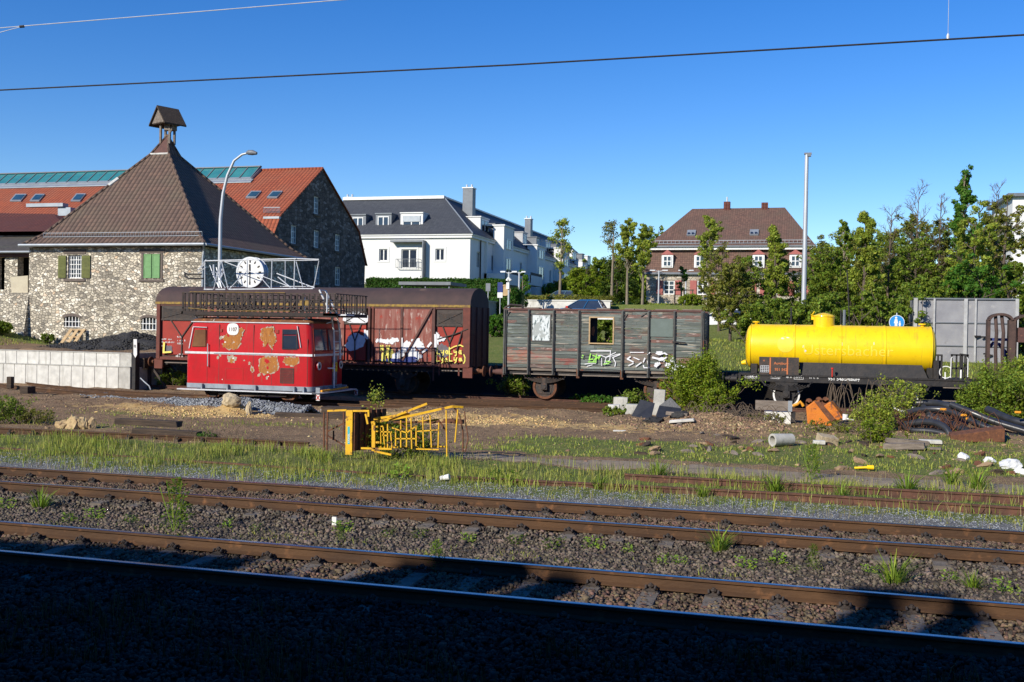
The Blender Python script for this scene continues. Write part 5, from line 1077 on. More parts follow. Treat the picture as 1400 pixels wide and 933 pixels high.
# ---------------------------------------- station clock on the deck
t=thing('station_clock','large round white faced station clock standing among silver lattice bars','clock',(-20.3,34.6,3.95))
ctr=at(342,372.5,34.45);ax=Vector((.0,-1,0)).normalized();Rk=.56
q=MB();q.cyl(ctr-ax*.0,ctr-ax*.34,Rk,48);q.build('case','zinc',t,smooth=True)
q=MB();q.ring(ctr,ax,Rk-.045,Rk+.02,.05,48);q.ring(ctr-ax*.30,ax,Rk-.05,Rk+.02,.05,48);q.build('case_rim','silver',t,smooth=True)
q=MB();q.cyl(ctr+ax*.0,ctr+ax*.012,Rk-.045,48);q.build('clock_face','white_paint',t)
up=Vector((0,0,1));rt=ax.cross(up)*-1
def onf(a,r,d=.018): return ctr+ax*d+(up*math.cos(a)+rt*math.sin(a))*r
q=MB()
for k in range(12): a=math.pi*k/6;q.beam(onf(a,.36),onf(a,.47),.05 if k%3 else .06,.008,up=ax)
q.build('hour_marks','black',t)
q=MB();q.beam(onf(R_(182),-.08,.024),onf(R_(180),.42,.024),.035,.008,up=ax);q.build('minute_hand','black',t)
q=MB();q.beam(onf(R_(2),-.06,.03),onf(R_(-2),.30,.03),.06,.008,up=ax);q.cyl(onf(0,0,.03),onf(0,0,.04),.04,12);q.build('hour_hand','black',t)
# ================================================================== CONCRETE RAMP, SIGN POST, COAL, PALLET
t=thing('concrete_ramp_wall','long two tier wall of pale concrete slabs holding up the loading ramp','retaining wall',(-32,39,-.15))
x=-28.32;k=0
while x>-40:
    q=MB();q.box(x-.60,x-.012,38.98,39.14,.80,1.39);q.build('upper_slab','concrete_white' if k else 'concrete',t,bevel=.01);x-=.61;k+=1
x=-28.12;k=0
while x>-40:
    if k!=20: q=MB();q.box(x-.60,x-.012,38.62,38.78,-.2,.80);q.build('lower_slab','concrete_white' if k else 'concrete',t,bevel=.01)
    x-=.61;k+=1
q=MB();q.box(-40,-28.34,38.96,39.3,1.392,1.43);q.box(-40,-28.14,38.6,38.96,.803,.83);q.box(-28.3,-28.15,38.8,41.,-.2,.8);q.box(-28.5,-28.33,39.16,43,.8,1.42);q.build('coping','concrete',t)
t=thing('sign_board_post','dark post with a pale pointed board reading 12 beside the boxcar end','sign',(-28,39.0,.6))
P=[(183.5,464),(188,464),(188.2,485),(186,489.5),(183.5,485)];q=MB();q.prism([tuple(at(a-1,b_,38.55)) for a,b_ in P],(0,.03,0));q.build('board','white_paint',t)
p=at(182.6,475,38.54);text('12',(p.x,38.54,p.z),.16,'black',t,'lettering',bold=.004,ext=.002,sx=.7)
q=MB();q.box(-28.02,-27.86,38.6,38.9,-.15,1.9);q.build('post','black',t)
# buffer stop at the end of the wagon track
t=thing('buffer_stop','dark buffer stop at the end of the wagon track behind the slab wall','buffer stop',(-28.4,40.7,-.2))
q=MB();q.box(-28.3,-28.05,39.5,41.9,.75,1.2);q.build('cross_beam','wood_sleeper',t);q=MB()
for y_ in (WY,WY+GA): q.beam((-28.1,y_,-.15),(-28.1,y_,.8),.14);q.beam((-27.2,y_,-.1),(-28.05,y_,.9),.1)
q.build('frame','dark_iron',t)
# coal heap
x=np.linspace(-40.5,-27.8,90);y=np.linspace(41.,47.5,44);X_,Y_=np.meshgrid(x,y)
hgt=(.95*np.exp(-((X_+31.8)/2.6)**2-((Y_-44.2)/1.5)**2)+.32*np.exp(-((X_+35.6)/2.2)**2-((Y_-43.8)/1.2)**2))*(1+.16*vnoise(X_,Y_,.5,3)+.10*vnoise(X_,Y_,.2,6))
Z_=1.33+hgt-.08+.03*vnoise(X_,Y_,.15,9);k=np.arange(89)[None,:]+np.arange(43)[:,None]*90
o=npmesh('coal_heap',np.stack([X_.ravel(),Y_.ravel(),Z_.ravel()],1),np.stack([k,k+1,k+91,k+90],-1).reshape(-1,4),'coal');tag(o,'low black heap of coal on the ramp in front of the stone house','coal heap')
u=rng.normal(-31.9,2.4,2600);v_=rng.normal(44.,1.2,2600);hh=(.95*np.exp(-((u+31.8)/2.6)**2-((v_-44.2)/1.5)**2)+.32*np.exp(-((u+35.6)/2.2)**2-((v_-43.8)/1.2)**2))
kk=(hh>.05)&(v_>39.6);stones('coal_lumps','loose lumps of coal lying on the black heap',np.stack([u,v_,1.27+hh],1)[kk],rng.uniform(.03,.09,kk.sum()),'coal')
# leaning pallet
t=thing('wooden_pallet','pale wooden pallet leaning against the stone house under the cellar window','pallet',(-40.6,49.5,1.35))
bx=at(80,475,49.3).x
for k in range(3):
    q=MB();x=bx+.02+k*.42;q.hexa([(x,49.15,1.32),(x+.22,49.15,1.32),(x+.22,49.19,1.32),(x,49.19,1.32),(x+.32,49.82,2.35),(x+.54,49.82,2.35),(x+.54,49.86,2.35),(x+.32,49.86,2.35)]);q.build('deck_board','raw_wood',t)
for k in range(3): z=1.45+.4*k;s=(z-1.32)/1.03;MB().box(bx+.32*s,bx+1.1+.32*s,49.2+.67*s,49.28+.67*s,z,z+.08).build('bearer','raw_wood',t)
# ================================================================== TOPPLED YELLOW BASKET
t=thing('work_basket','toppled yellow steel work basket with a mesh floor and rusty rails lying in the grass','work basket',(-8.6,21.3,-.15))
BYK=20.9
def ys(mb,segs,Y,w=.035):
    for (a,b_),(c,d) in segs: mb.beam(at(a,b_,Y),at(c,d,Y),w)
q=MB();q.prism([tuple(at(a,b_,BYK)) for a,b_ in ((473,561),(482,561),(481,622),(472,622))],(0,.05,0));q.build('side_plate','yellow_steel',t)
q=MB();q.prism([tuple(at(a,b_,BYK-.004)) for a,b_ in ((475.2,583.5),(478.2,583.5),(478.2,607.5),(475.2,607.5))],(0,.003,0));q.build('sticker','cyan',t)
p=at(478.4,605,BYK-.008);text('LIONEL',(p.x-.006,BYK-.008,p.z-.01),.062,'decal_white',t,'lettering',rot=(90,-90,0),ext=.001,bold=.001)
A=at(482,562,BYK+.02);B=at(482,617,BYK+.02);q=MB();q.hexa([(A.x,BYK+.03,B.z),(A.x+.42,BYK+.9,B.z),(A.x+.43,BYK+.93,B.z),(A.x,BYK+.06,B.z),(A.x,BYK+.03,A.z),(A.x+.42,BYK+.9,A.z),(A.x+.43,BYK+.93,A.z),(A.x,BYK+.06,A.z)])
for k in range(6): f_=(k+.5)/6;q.box(A.x+.42*f_-.01,A.x+.42*f_+.012,BYK+.86*f_-.03,BYK+.86*f_+.03,B.z,A.z)
q.build('floor_panel','rust',t)
q=MB();q.prism([tuple(at(a,b_,BYK+.3)) for a,b_ in ((508,577),(512.5,577),(512.5,616),(508,617))],(0,.04,0));ys(q,[((448,562),(474,561)),((482,562),(505,562)),((494,613),(536,614)),((512,617),(535,622)),((512,578),(512,617)),((514,605),(519,605)),((500,566),(503,580)),((504,563),(504,570))],BYK+.02,.04);ys(q,[((524,584),(526,614)),((520,585),(521,612)),((534,590),(536,612)),((541,588),(541,610)),((556,570),(556,612)),((610,561),(611,625)),((626,560),(622,605)),((569,582),(569,610)),((600,578),(599,613)),((569,614),(600,615)),((523,595),(530,596)),((514,590),(536,591)),((541,600),(569,600)),((530,580),(530,615)),((548,575),(548,612)),((562,572),(563,614)),((578,570),(579,612)),((588,568),(590,612)),((512,584),(524,583)),((569,590),(600,588)),((536,585),(556,592)),((556,592),(569,583))],BYK+.15,.026);q.build('yellow_frame','yellow_steel',t)
q=MB()
for (a,b_),(c,d),w in (((508,578),(560,569),.11),((560,569),(618,556),.10),((530,573),(584,552),.05),((511,573),(560,566),.05),((618,556),(633,557),.05)): q.beam(at(a,b_,BYK+.3),at(c,d,BYK+.45),w,.05)
q.beam(at(508,584,BYK+.6),at(600,574,BYK+.7),.05);q.beam(at(512,612,BYK+.7),at(612,611,BYK+.7),.04);q.build('boom_bar','yellow_steel',t)
q=MB();ys(q,[((443,564),(443,612)),((448,562),(447,616)),((470,563),(470,600))],BYK+.05,.03);ys(q,[((448,590),(472,578)),((448,596),(472,610)),((456,589),(456,600)),((484,562),(495,577)),((538,577),(620,578)),((600,575),(610,590)),((545,578),(575,600)),((590,580),(600,575))],BYK+.3,.03);q.box(*(lambda a,b_:(a.x,b_.x,BYK+.4,BYK+.55,a.z-.03,a.z+.06))(at(606,577,BYK+.4),at(632,577,BYK+.4)))
q.tube([at(620,556,BYK+.4),at(628,568,BYK+.35),at(633,590,BYK+.3),at(633,618,BYK+.2)],.018,6);q.tube([at(635,563,BYK+.5),at(637,580,BYK+.4),at(640,600,BYK+.3),at(636,618,BYK+.2)],.014,6);q.build('rusty_rail','rust',t)
# ================================================================== RIGHT HAND SCRAP
def slab(name,label,cat,px,py,size,m,rot=(0,0,0),z=None,lift=0.,bev=.015,grp=None,Y=None):
    p=gr(px,py,-.08) if Y is None else at(px,py,Y);zz=tz(p.x,p.y)+lift if z is None else z
    mb=MB();a,b_,c=size;v=[]
    for zz_ in (0,c):
        for (i,j) in ((-1,-1),(1,-1),(1,1),(-1,1)): v.append(Vector((i*a/2*(1+random.uniform(-.04,.04)),j*b_/2,zz_)))
    M_=Matrix.Rotation(R_(rot[2]),3,'Z')@Matrix.Rotation(R_(rot[1]),3,'Y')@Matrix.Rotation(R_(rot[0]),3,'X')
    mb.hexa([M_@q_+Vector((p.x,p.y,zz)) for q_ in v]);o=mb.build(name,m,origin=(p.x,p.y,zz),bevel=bev);return tag(o,label,cat,grp)
def rock(name,label,cat,x,y,s,m,z=None,sc=(1,1,1),seed=0,grp=None):
    import bmesh
    bm=bmesh.new();bmesh.ops.create_icosphere(bm,subdivisions=3,radius=s);rs=random.Random(seed);ph=[rs.uniform(0,6) for _ in range(6)]
    pl=[(Vector((rs.uniform(-1,1),rs.uniform(-1,1),rs.uniform(-.6,1))).normalized(),rs.uniform(.55,.85)) for _ in range(9)]
    for v in bm.verts:
        d=v.co.normalized()
        for n_,k in pl:
            e=v.co.dot(n_)
            if e>k*s: v.co-=n_*(e-k*s)
        v.co*=1+.07*math.sin(7*d.x+ph[0])*math.sin(8*d.y+ph[1])+.05*math.sin(15*d.z+ph[2]+9*d.x)
        v.co=Vector((v.co.x*sc[0],v.co.y*sc[1],v.co.z*sc[2]))
    me=bpy.data.meshes.new(name);bm.to_mesh(me);bm.free();me.materials.append(G[m]);o=bpy.data.objects.new(name,me);COL.objects.link(o);zz=tz(x,y) if z is None else z;o.location=(x,y,zz+s*sc[2]*.35);o.rotation_euler.z=rs.uniform(0,6);return tag(o,label,cat,grp)
G['limestone']=mat('limestone',(.48,.40,.26),(.33,.26,.17),5,.9,bump=.8,extra=[((.16,.13,.09),4,.58,.08)])
G['cut_wood']=mat('cut_stump',(.5,.38,.2),(.3,.2,.11),6,.9,bump=.8,extra=[((.1,.06,.04),5,.55,.05)])
# concrete cube blocks before the grey wagon
slab('concrete_block','white concrete block left of the bush before the wooden wagon','concrete block',839,571,(.40,.4,.42),'concrete_white',(0,0,8),Y=34.6,z=-.15)
slab('concrete_block','second grey concrete block just behind the white one','concrete block',850,560,(.5,.4,.45),'concrete',(0,0,-5),Y=35.6,z=.02)
slab('concrete_block','leafy concrete block half hidden by ivy, right of the white one','concrete block',864,571,(.42,.4,.45),'concrete',(0,0,4),Y=34.7,z=-.15)
slab('concrete_post','upright pale concrete post at the right wheel of the wooden wagon','concrete post',900,560,(.38,.3,.95),'concrete',(0,3,4),Y=35.2,z=-.15)
# bent black sheets
o=MB();p=at(880,572,33.6);o.add([(p.x-.48,33.5,-.16),(p.x+.28,33.3,-.08),(p.x+.32,33.9,.42),(p.x-.18,34.0,.52),(p.x-.05,33.6,.40),(p.x-.05,34.2,.1)],[(0,1,2,3),(3,2,5),(0,3,5)]);o=o.build('bent_sheet','rubber');tag(o,'black bent plastic sheet standing left of the concrete post','scrap sheet')
o=MB();p=at(912,572,33.7);o.add([(p.x-.35,33.5,.02),(p.x+.5,33.4,-.1),(p.x+.42,34.0,.28),(p.x-.3,34.0,.34),(p.x+.05,34.1,.62)],[(0,1,2,3),(3,2,4)]);o=o.build('bent_sheet','rubber');tag(o,'black folded sheet with a peak, right of the concrete post','scrap sheet')
rock('rubble','lump of dark rubble below the bent black sheets','rubble',-4.4,32.6,.3,'coal',sc=(1.5,.8,.6),seed=3);rock('rubble','small dark lump beside the flat pale slab in the dirt','rubble',-3.6,32.9,.24,'coal',sc=(1.3,.8,.6),seed=4)
slab('stone_slab','flat pale slab lying in the dirt below the big bush','slab',932,582,(.75,.25,.08),'concrete_white',(0,-6,5),lift=.05)
slab('timber','short brown plank behind the flat pale slab','timber',925,577,(.7,.14,.12),'old_wood',(0,4,-4),lift=.05)
slab('stone_slab','small flat pale stone alone on the bare soil left of the bush','slab',848,586,(.42,.15,.04),'concrete_white',(0,0,12),lift=.0)
# grey boards / concrete beams in front of the tank wheel
t=thing('board_stack','grey plank crate on pale concrete below the left tank wheel','boards',(-.4,34.8,-.1))
a=at(1033,547,34.9);c=at(1083,562,34.9);q=MB();q.box(a.x,c.x-.12,34.8,34.86,c.z,a.z);q.build('plank','old_wood',t)
q=MB();q.box(c.x-.13,c.x,34.78,34.9,c.z-.02,a.z+.01);q.build('steel_edge','zinc',t)
a=at(1045,562,34.9);c=at(1083,577,34.9);q=MB();q.box(a.x,c.x-.05,34.82,35.3,c.z-.1,a.z-.01);q.build('concrete_foot','concrete_white',t);q=MB();q.box(c.x-.04,c.x+.1,34.85,35.2,c.z,a.z);q.build('end_piece','black',t)
# excavator bucket
t=thing('excavator_bucket','rusty orange digger bucket lying on its side with three mounting ears','excavator bucket',(.3,34.0,-.1))
def bk(pts,Y,d): q=MB();q.prism([tuple(at(a,b_,Y)) for a,b_ in pts],d);return q
bk(((1102,557),(1113,549),(1120,548),(1134,568),(1138,583),(1104,580)),34.0,(0,.35,0)).build('shell','orange_paint',t,bevel=.03)
bk(((1125,556),(1135,549),(1146,562),(1153,572),(1138,578)),34.1,(.1,.5,0)).build('shell','orange_paint',t,bevel=.03)
bk(((1113,549),(1121,549),(1142,573),(1136,578)),33.94,(0,.08,0)).build('wear_strip','rust',t,bevel=.01)
for (px,py) in ((1106,549),(1119.5,547),(1128.5,547)):
    p=at(px,py,34.3);q=MB();q.cyl((p.x,34.2,p.z),(p.x,34.26,p.z),.10,18);q.hexa([(p.x-.1,34.2,p.z-.28),(p.x+.1,34.2,p.z-.28),(p.x+.1,34.26,p.z-.28),(p.x-.1,34.26,p.z-.28),(p.x-.1,34.2,p.z),(p.x+.1,34.2,p.z),(p.x+.1,34.26,p.z),(p.x-.1,34.26,p.z)]);q.cyl((p.x,34.19,p.z),(p.x,34.2,p.z),.035,10);q.build('mounting_ear','rust',t)
t=thing('canister','black canister with white label behind the orange bucket','canister',(1.2,35.6,-.1))
p=at(1140.5,556,35.4);q=MB();q.tube([(p.x,35.4,p.z-.55),(p.x,35.4,p.z),(p.x,35.4,p.z+.07),(p.x,35.4,p.z+.09),(p.x,35.4,p.z+.2)],[.14,.14,.10,.07,.07],18);q.build('body','rubber',t,smooth=True);q=MB();q.box(p.x-.08,p.x+.11,35.235,35.25,p.z-.2,p.z-.02);q.build('label','white_paint',t)
o=MB();p=at(1155,571,34.0);o.tube([(p.x,34,p.z-.08),(p.x+.02,34,p.z+.1)],[.07,.09],14);o.beam((p.x+.05,33.98,p.z-.03),(p.x+.27,33.9,p.z-.05),.06,.04);o=o.build('plastic_pot','white_paint');tag(o,'small white plastic pot right of the orange bucket','pot')
o=MB();p=at(1090,553,36);o.tube([(p.x-.15,36,p.z-.06),(p.x,36,p.z),(p.x+.1,36,p.z+.09),(p.x+.17,36,p.z),(p.x+.2,36,p.z-.06)],.05,8);o=o.build('plastic_hook','plastic_orange',smooth=True);tag(o,'yellow orange hook at the foot of the left tank wheel','hook')
# concrete pipe
o=MB();p=gr(1056,601,.02);A=Vector((p.x,p.y-.05,tz(p.x,p.y)+.17));D=Vector((.95,.75,.0)).normalized();
n=30
def ringpts(c,r): 
    s=Vector((-D.y,D.x,0));return [c+s*math.cos(2*math.pi*k/n)*r+Vector((0,0,1))*math.sin(2*math.pi*k/n)*r for k in range(n)]
V=ringpts(A,.17)+ringpts(A+D*.62,.155)+ringpts(A+D*.62,.105)+ringpts(A,.115)
o.add(V,[(r*n+k,((r+1)%4)*n+k,((r+1)%4)*n+(k+1)%n,r*n+(k+1)%n) for r in range(4) for k in range(n)]);o=o.build('concrete_pipe','concrete',smooth=True);tag(o,'short open concrete pipe lying in the grass','pipe')
# hoses
def hose(pts,r,label,m='rubber',_=None):
    P=[Vector(at(a,b_,Y)) for a,b_,Y in pts];out=[]
    for i in range(len(P)-1):
        p0=P[max(i-1,0)];p1=P[i];p2=P[i+1];p3=P[min(i+2,len(P)-1)]
        for k in range(8):
            u=k/8;out.append(.5*((2*p1)+(p2-p0)*u+(2*p0-5*p1+4*p2-p3)*u*u+(3*p1-p0-3*p2+p3)*u**3))
    out.append(P[-1]);o=MB().tube(out,r,12).build('hose',m,smooth=True);return tag(o,label,'hose','heap of black hoses')
for pts,r,lb in ((((1225,553,35.5),(1270,551,35.2),(1300,556,34.6),(1345,572,34.2),(1405,590,33.8)),.11,'thick black hose running along the top of the heap to the right edge'),
(((1300,553,34.4),(1330,565,34),(1360,577,33.8),(1410,592,33.5)),.10,'second thick hose, sloping right beside the topmost one'),
(((1238,580,33.6),(1270,577,33.2),(1291,584,32.8),(1298,596,32.6),(1292,603,32.6),(1270,602,32.6),(1262,596,33)),.10,'black hose end curled into a hook at the front of the heap'),
(((1270,570,34.4),(1300,580,34),(1330,593,33.4),(1350,602,32.8)),.12,'straight thick hose lying across the middle of the heap'),
(((1222,575,34.2),(1250,562,34.6),(1285,560,34.6),(1310,567,34.2),(1345,583,33.6),(1370,590,33.4)),.10,'arched black hose over the middle of the heap'),
(((1212,592,33.4),(1225,578,33.9),(1245,588,33.4),(1275,590,33.1),(1320,600,32.6)),.09,'lowest black hose at the left of the heap'),
(((1262,556,35),(1275,569,34.5),(1310,585,33.6),(1345,600,33)),.09,'hose behind the arched one, running down to the right'),
(((1350,560,35.5),(1385,575,34.6),(1420,582,34.2)),.12,'black hose under the right bush'),
(((1340,604,32),(1375,608,31.6),(1420,614,31.4)),.06,'thin grey hose beside the brown beam end'),
(((1215,583,34.6),(1230,570,35),(1262,574,34.8),(1290,588,34)),.10,'black hose at the left rear of the heap'),
(((1330,577,34.6),(1365,590,34.2),(1410,604,33.4)),.11,'hose lying lowest at the right of the heap')):
    hose(pts,r,lb)
o=MB();p=at(1285,575,34.6);o.add([(p.x-.5,34.2,p.z-.1),(p.x+.6,34.1,p.z-.3),(p.x+.9,34.6,p.z+.05),(p.x+.1,34.9,p.z+.42),(p.x-.4,34.8,p.z+.28)],[(0,1,2,3,4)]);o=o.build('plastic_sheet','rubber');tag(o,'dark plastic sheet crumpled under the hoses','sheet')
for i,(a,b_) in enumerate(((1290,561),(1318,569),(1325,574),(1392,565))):
    o=MB();p=at(a,b_-1,33.9);o.box(p.x-.1,p.x+.08,33.85,33.92,p.z-.03,p.z+.04);tag(o.build('orange_scrap','plastic_orange',bevel=.015),['orange scrap on the topmost hose','orange scrap between the two thick hoses','second orange scrap, right of the first, between the hoses','orange scrap far right on the hoses'][i],'scrap')
# steel beam, timbers, sacks
q=MB();A=at(1298,606,31.2);B=at(1368,596,31.6);B2=at(1366,606,31.2)
q.hexa([(A.x,30.9,-.15),(B.x,31.0,-.1),(B.x,31.6,-.1),(A.x,31.5,-.15),(A.x,30.9,.02),(B.x,31.0,.28),(B.x,31.5,.32),(A.x,31.4,.08)]);o=q.build('steel_beam','rust',bevel=.01);tag(o,'long rusty brown hollow beam in front of the hose heap','beam')
for i,(px,py,s,r,m,lb) in enumerate(((1240,606,(1.1,.25,.12),(0,3,6),'old_wood','grey timber at the left foot of the hose heap'),(1236,612,(1.0,.28,.16),(0,-4,-10),'old_wood','lower grey timber at the left foot of the hose heap'),(1225,602,(.9,.2,.1),(0,2,20),'old_wood','short grey timber behind the others left of the hoses'),(1272,606,(.55,.25,.1),(0,0,8),'concrete_white','white slab fragment before the hose heap'),(1120,606,(.3,.2,.1),(0,0,8),'concrete_white','white stone beside the concrete pipe'),(1130,602,(.5,.4,.2),(10,8,20),'limestone','pale broken stone right of the concrete pipe'),(1270,613,(.6,.2,.06),(0,0,-9),'old_wood','weathered board in the grass before the white slab'))): slab('timber' if m=='old_wood' else 'stone_fragment',lb,'timber' if m=='old_wood' else 'stone',px,py,s,m,r,lift=.02)
for i,(px,py,s,lb) in enumerate(((1380,634,(.8,.4,.13),'largest crumpled white sack at the right edge'),(1352,627,(.4,.22,.08),'white sack left of the largest one'),(1318,624,(.3,.25,.14),'small white crumpled sack in the grass'),(1398,640,(.4,.3,.12),'white sack cut by the right edge'))):
    p=gr(px,py,-.05);rock('sack',lb,'sack',p.x,p.y,s[0]/2,'white_paint',sc=(1,s[1]/s[0]*1.2,s[2]/s[0]*2.2),seed=20+i)
o=MB();p=gr(1180,637,-.05);z=tz(p.x,p.y)+.05;o.cyl((p.x-.18,p.y,z-.01),(p.x+.12,p.y,z+.02),.025,8);o.cyl((p.x+.08,p.y,z+.02),(p.x+.22,p.y,z+.02),.05,10);o=o.build('yellow_scrap','yellow',smooth=True);tag(o,'small yellow plastic piece on the path edge','scrap')
# left side bits
slab('old_sleeper','upper of two stacked dark sleepers beside the long rail at left','sleeper',203,582,(1.9,.25,.16),'wood_sleeper',(0,0,-1),z=.06,Y=23.6)
slab('old_sleeper','lower reddish sleeper of the stacked pair beside the long rail','sleeper',228,590,(2.0,.26,.16),'wood_sleeper',(0,0,-2),z=-.12,Y=23.1)
slab('old_sleeper','dark sleeper end lying near the railcar track at far left','sleeper',38,538,(.35,.5,.28),'wood_sleeper',(0,0,5),Y=34.5,z=-.15)
slab('old_sleeper','dark upright sleeper piece at the far left track','sleeper',14,533,(.22,.2,.5),'wood_sleeper',(0,0,5),Y=36,z=-.1)
slab('old_sleeper','brown sleeper stack end right below the railcar corner','sleeper',470,556,(1.4,.5,.25),'wood_sleeper',(0,0,2),Y=30.5,z=-.08)
slab('old_sleeper','long dark sleeper below the railcar, right of centre','sleeper',428,560,(2.6,.26,.16),'wood_sleeper',(0,0,0),Y=29.4,z=-.14)
slab('old_sleeper','dark sleeper behind the mesh floor of the yellow basket','sleeper',520,571,(1.6,.26,.2),'wood_sleeper',(0,0,-3),Y=28.5,z=-.12)
p=gr(97,584,-.1)
for i,(dx,s,sc) in enumerate(((-.25,.22,(1,.8,1)),(.0,.30,(.8,.8,1.1)),(.22,.26,(.8,.8,1.1)),(.42,.18,(.8,.8,1.3)))): rock('stump' if 1 else '',['leftmost chunk of the pale broken stump','tallest chunk of the pale broken stump by the left rail','second tallest chunk of the pale broken stump','right chunk of the pale broken stump in its own shade'][i],'stump',p.x+dx,p.y+.1*i,s,'cut_wood',sc=sc,seed=40+i)
rock('boulder','brown soil lump between gravel and the railcar step','boulder',-18.2,30.4,.3,'stone_soil' if 0 else 'limestone',sc=(1.2,.8,.9),seed=51)
rock('boulder','pale upright stone right of the brown lump before the railcar','boulder',-17.55,30.4,.2,'limestone',sc=(.6,.7,1.7),seed=52)
slab('timber','short square timber end standing by the railcar step','timber',313,546,(.4,.3,.25),'old_wood',(0,8,10),Y=31.5,z=-.05)
o=MB();p=gr(609,656,-.12);o.cyl((p.x-.1,p.y,tz(p.x,p.y)+.05),(p.x+.08,p.y,tz(p.x,p.y)+.09),.045,12,.06);o=o.build('paper_cup','white_paint',smooth=True);tag(o,'crushed white cup in the grass near the sunken rail','cup')
o=MB();p=gr(457,721,-.18);o.box(p.x-.04,p.x+.03,p.y,p.y+.02,-.15,-.03);o=o.build('paper_scrap','white_paint');tag(o,'white scrap of paper in the ballast at left of centre','paper')
o=MB();o.tube([at(192,517,38.2),at(197,522,38.2),at(204,528,38.2),at(206,533,38.2)],.03,6);o=o.build('cable_end','zinc',smooth=True);tag(o,'bent blue grey cable rising at the foot of the slab wall','cable')
p=gr(190,584,-.1)
# ================================================================== BUILDINGS
def wall_holes(mb,O,U,N,L,z0,z1,holes,dep=.2):
    """wall face from O along U (length L), holes (u0,u1,z0,z1), reveals go inward along N"""
    O=Vector(O);U=Vector(U).normalized();N=Vector(N).normalized()
    us=sorted(set([0,L]+[h[0] for h in holes]+[h[1] for h in holes]));zs=sorted(set([z0,z1]+[h[2] for h in holes]+[h[3] for h in holes]))
    P=lambda u,z,d=0: O+U*u+N*d+Vector((0,0,z-O.z))
    for a,b in zip(us[:-1],us[1:]):
        for c,d in zip(zs[:-1],zs[1:]):
            um,zm=(a+b)/2,(c+d)/2
            if any(h[0]<um<h[1] and h[2]<zm<h[3] for h in holes): continue
            mb.poly([P(a,c),P(b,c),P(b,d),P(a,d)])
    for (a,b,c,d) in [h[:4] for h in holes]:
        mb.poly([P(a,c),P(a,c,dep),P(a,d,dep),P(a,d)]);mb.poly([P(b,c),P(b,d),P(b,d,dep),P(b,c,dep)])
        mb.poly([P(a,c),P(b,c),P(b,c,dep),P(a,c,dep)]);mb.poly([P(a,d),P(a,d,dep),P(b,d,dep),P(b,d)])
def window(par,O,U,N,u0,u1,z0,z1,dep=.18,nv=2,nh=1,fm='white_paint',fw=.06,gm='glass',bar=.03):
    O=Vector(O);U=Vector(U).normalized();N=Vector(N).normalized();P=lambda u,z,d:O+U*u+N*d+Vector((0,0,z-O.z))
    def bx(mb,a,b,c,d,e,f): mb.hexa([P(a,c,f),P(b,c,f),P(b,c,e),P(a,c,e),P(a,d,f),P(b,d,f),P(b,d,e),P(a,d,e)] if 1 else [])
    fr=MB();bx(fr,u0,u1,z0,z0+fw,dep-.03,dep+.05);bx(fr,u0,u1,z1-fw,z1,dep-.03,dep+.05);bx(fr,u0,u0+fw,z0+fw,z1-fw,dep-.03,dep+.05);bx(fr,u1-fw,u1,z0+fw,z1-fw,dep-.03,dep+.05)
    for k in range(1,nv): u=u0+(u1-u0)*k/nv;bx(fr,u-bar,u+bar,z0+fw,z1-fw,dep-.02,dep+.04)
    for k in range(1,nh): z=z0+(z1-z0)*k/nh;bx(fr,u0+fw,u1-fw,z-bar*.8,z+bar*.8,dep-.018,dep+.04)
    f=fr.build('window',fm,par);g=MB();g.poly([P(u0+.02,z0+.02,dep+.02),P(u1-.02,z0+.02,dep+.02),P(u1-.02,z1-.02,dep+.02),P(u0+.02,z1-.02,dep+.02)])
    p=g.build('pane',gm,par);p.parent=f;return f
def hip(mb,x0,x1,y0,y1,ze,rx0,rx1,ry,zr,th=.12):
    """hip roof between eave rectangle and ridge (rx0..rx1 at ry)"""
    a,b,c,d=(x0,y0,ze),(x1,y0,ze),(x1,y1,ze),(x0,y1,ze);r0,r1=(rx0,ry,zr),(rx1,ry,zr)
    if abs(rx0-rx1)<.01: fs=[[a,b,r0],[b,c,r0],[c,d,r0],[d,a,r0]]
    else: fs=[[a,b,r1,r0],[b,c,r1],[c,d,r0,r1],[d,a,r0]]
    for f in fs: mb.poly(f)
    mb.poly([(x0,y0,ze-th),(x0,y1,ze-th),(x1,y1,ze-th),(x1,y0,ze-th)])
    for p,q in ((a,b),(b,c),(c,d),(d,a)): mb.poly([(p[0],p[1],ze-th),(q[0],q[1],ze-th),q,p])
# ---------------------------------------- stone house with pyramid roof
HX0,HX1,HY0,HY1=-43.35,-31.87,50.,61.5;GZ=.8
t=thing('stone_house','rubble stone house with brown pyramid roof and small wooden bell turret','house',(-37.6,56,1.3))
w1=(at(102.5,365,50).x-.48-HX0,at(102.5,365,50).x+.48-HX0,5.25,6.59);w2=(at(208,365,50).x-.55-HX0,at(208,365,50).x+.55-HX0,5.25,6.65)
c1=(2.45,3.55,2.43,3.05);c2=(at(193,440,50).x-HX0,at(193,440,50).x-HX0+1.05,2.35,3.05)
q=MB();wall_holes(q,(HX0,HY0,GZ),(1,0,0),(0,1,0),HX1-HX0,GZ,7.05,[w1,w2,c1,c2],.25);q.poly([(HX1,HY0,GZ),(HX1,HY1,GZ),(HX1,HY1,7.05),(HX1,HY0,7.05)]);q.poly([(HX0,HY1,GZ),(HX0,HY0,GZ),(HX0,HY0,7.05),(HX0,HY1,7.05)]);q.poly([(HX1,HY1,GZ),(HX0,HY1,GZ),(HX0,HY1,7.05),(HX1,HY1,7.05)]);q.build('wall','rubble',t)
O=(HX0,HY0,GZ);U=(1,0,0);N=(0,1,0)
window(t,O,U,N,*w1,.14,2,1,'white_paint',.07);q=MB()
u0=w1[0]+HX0;uw=w1[1]-w1[0]
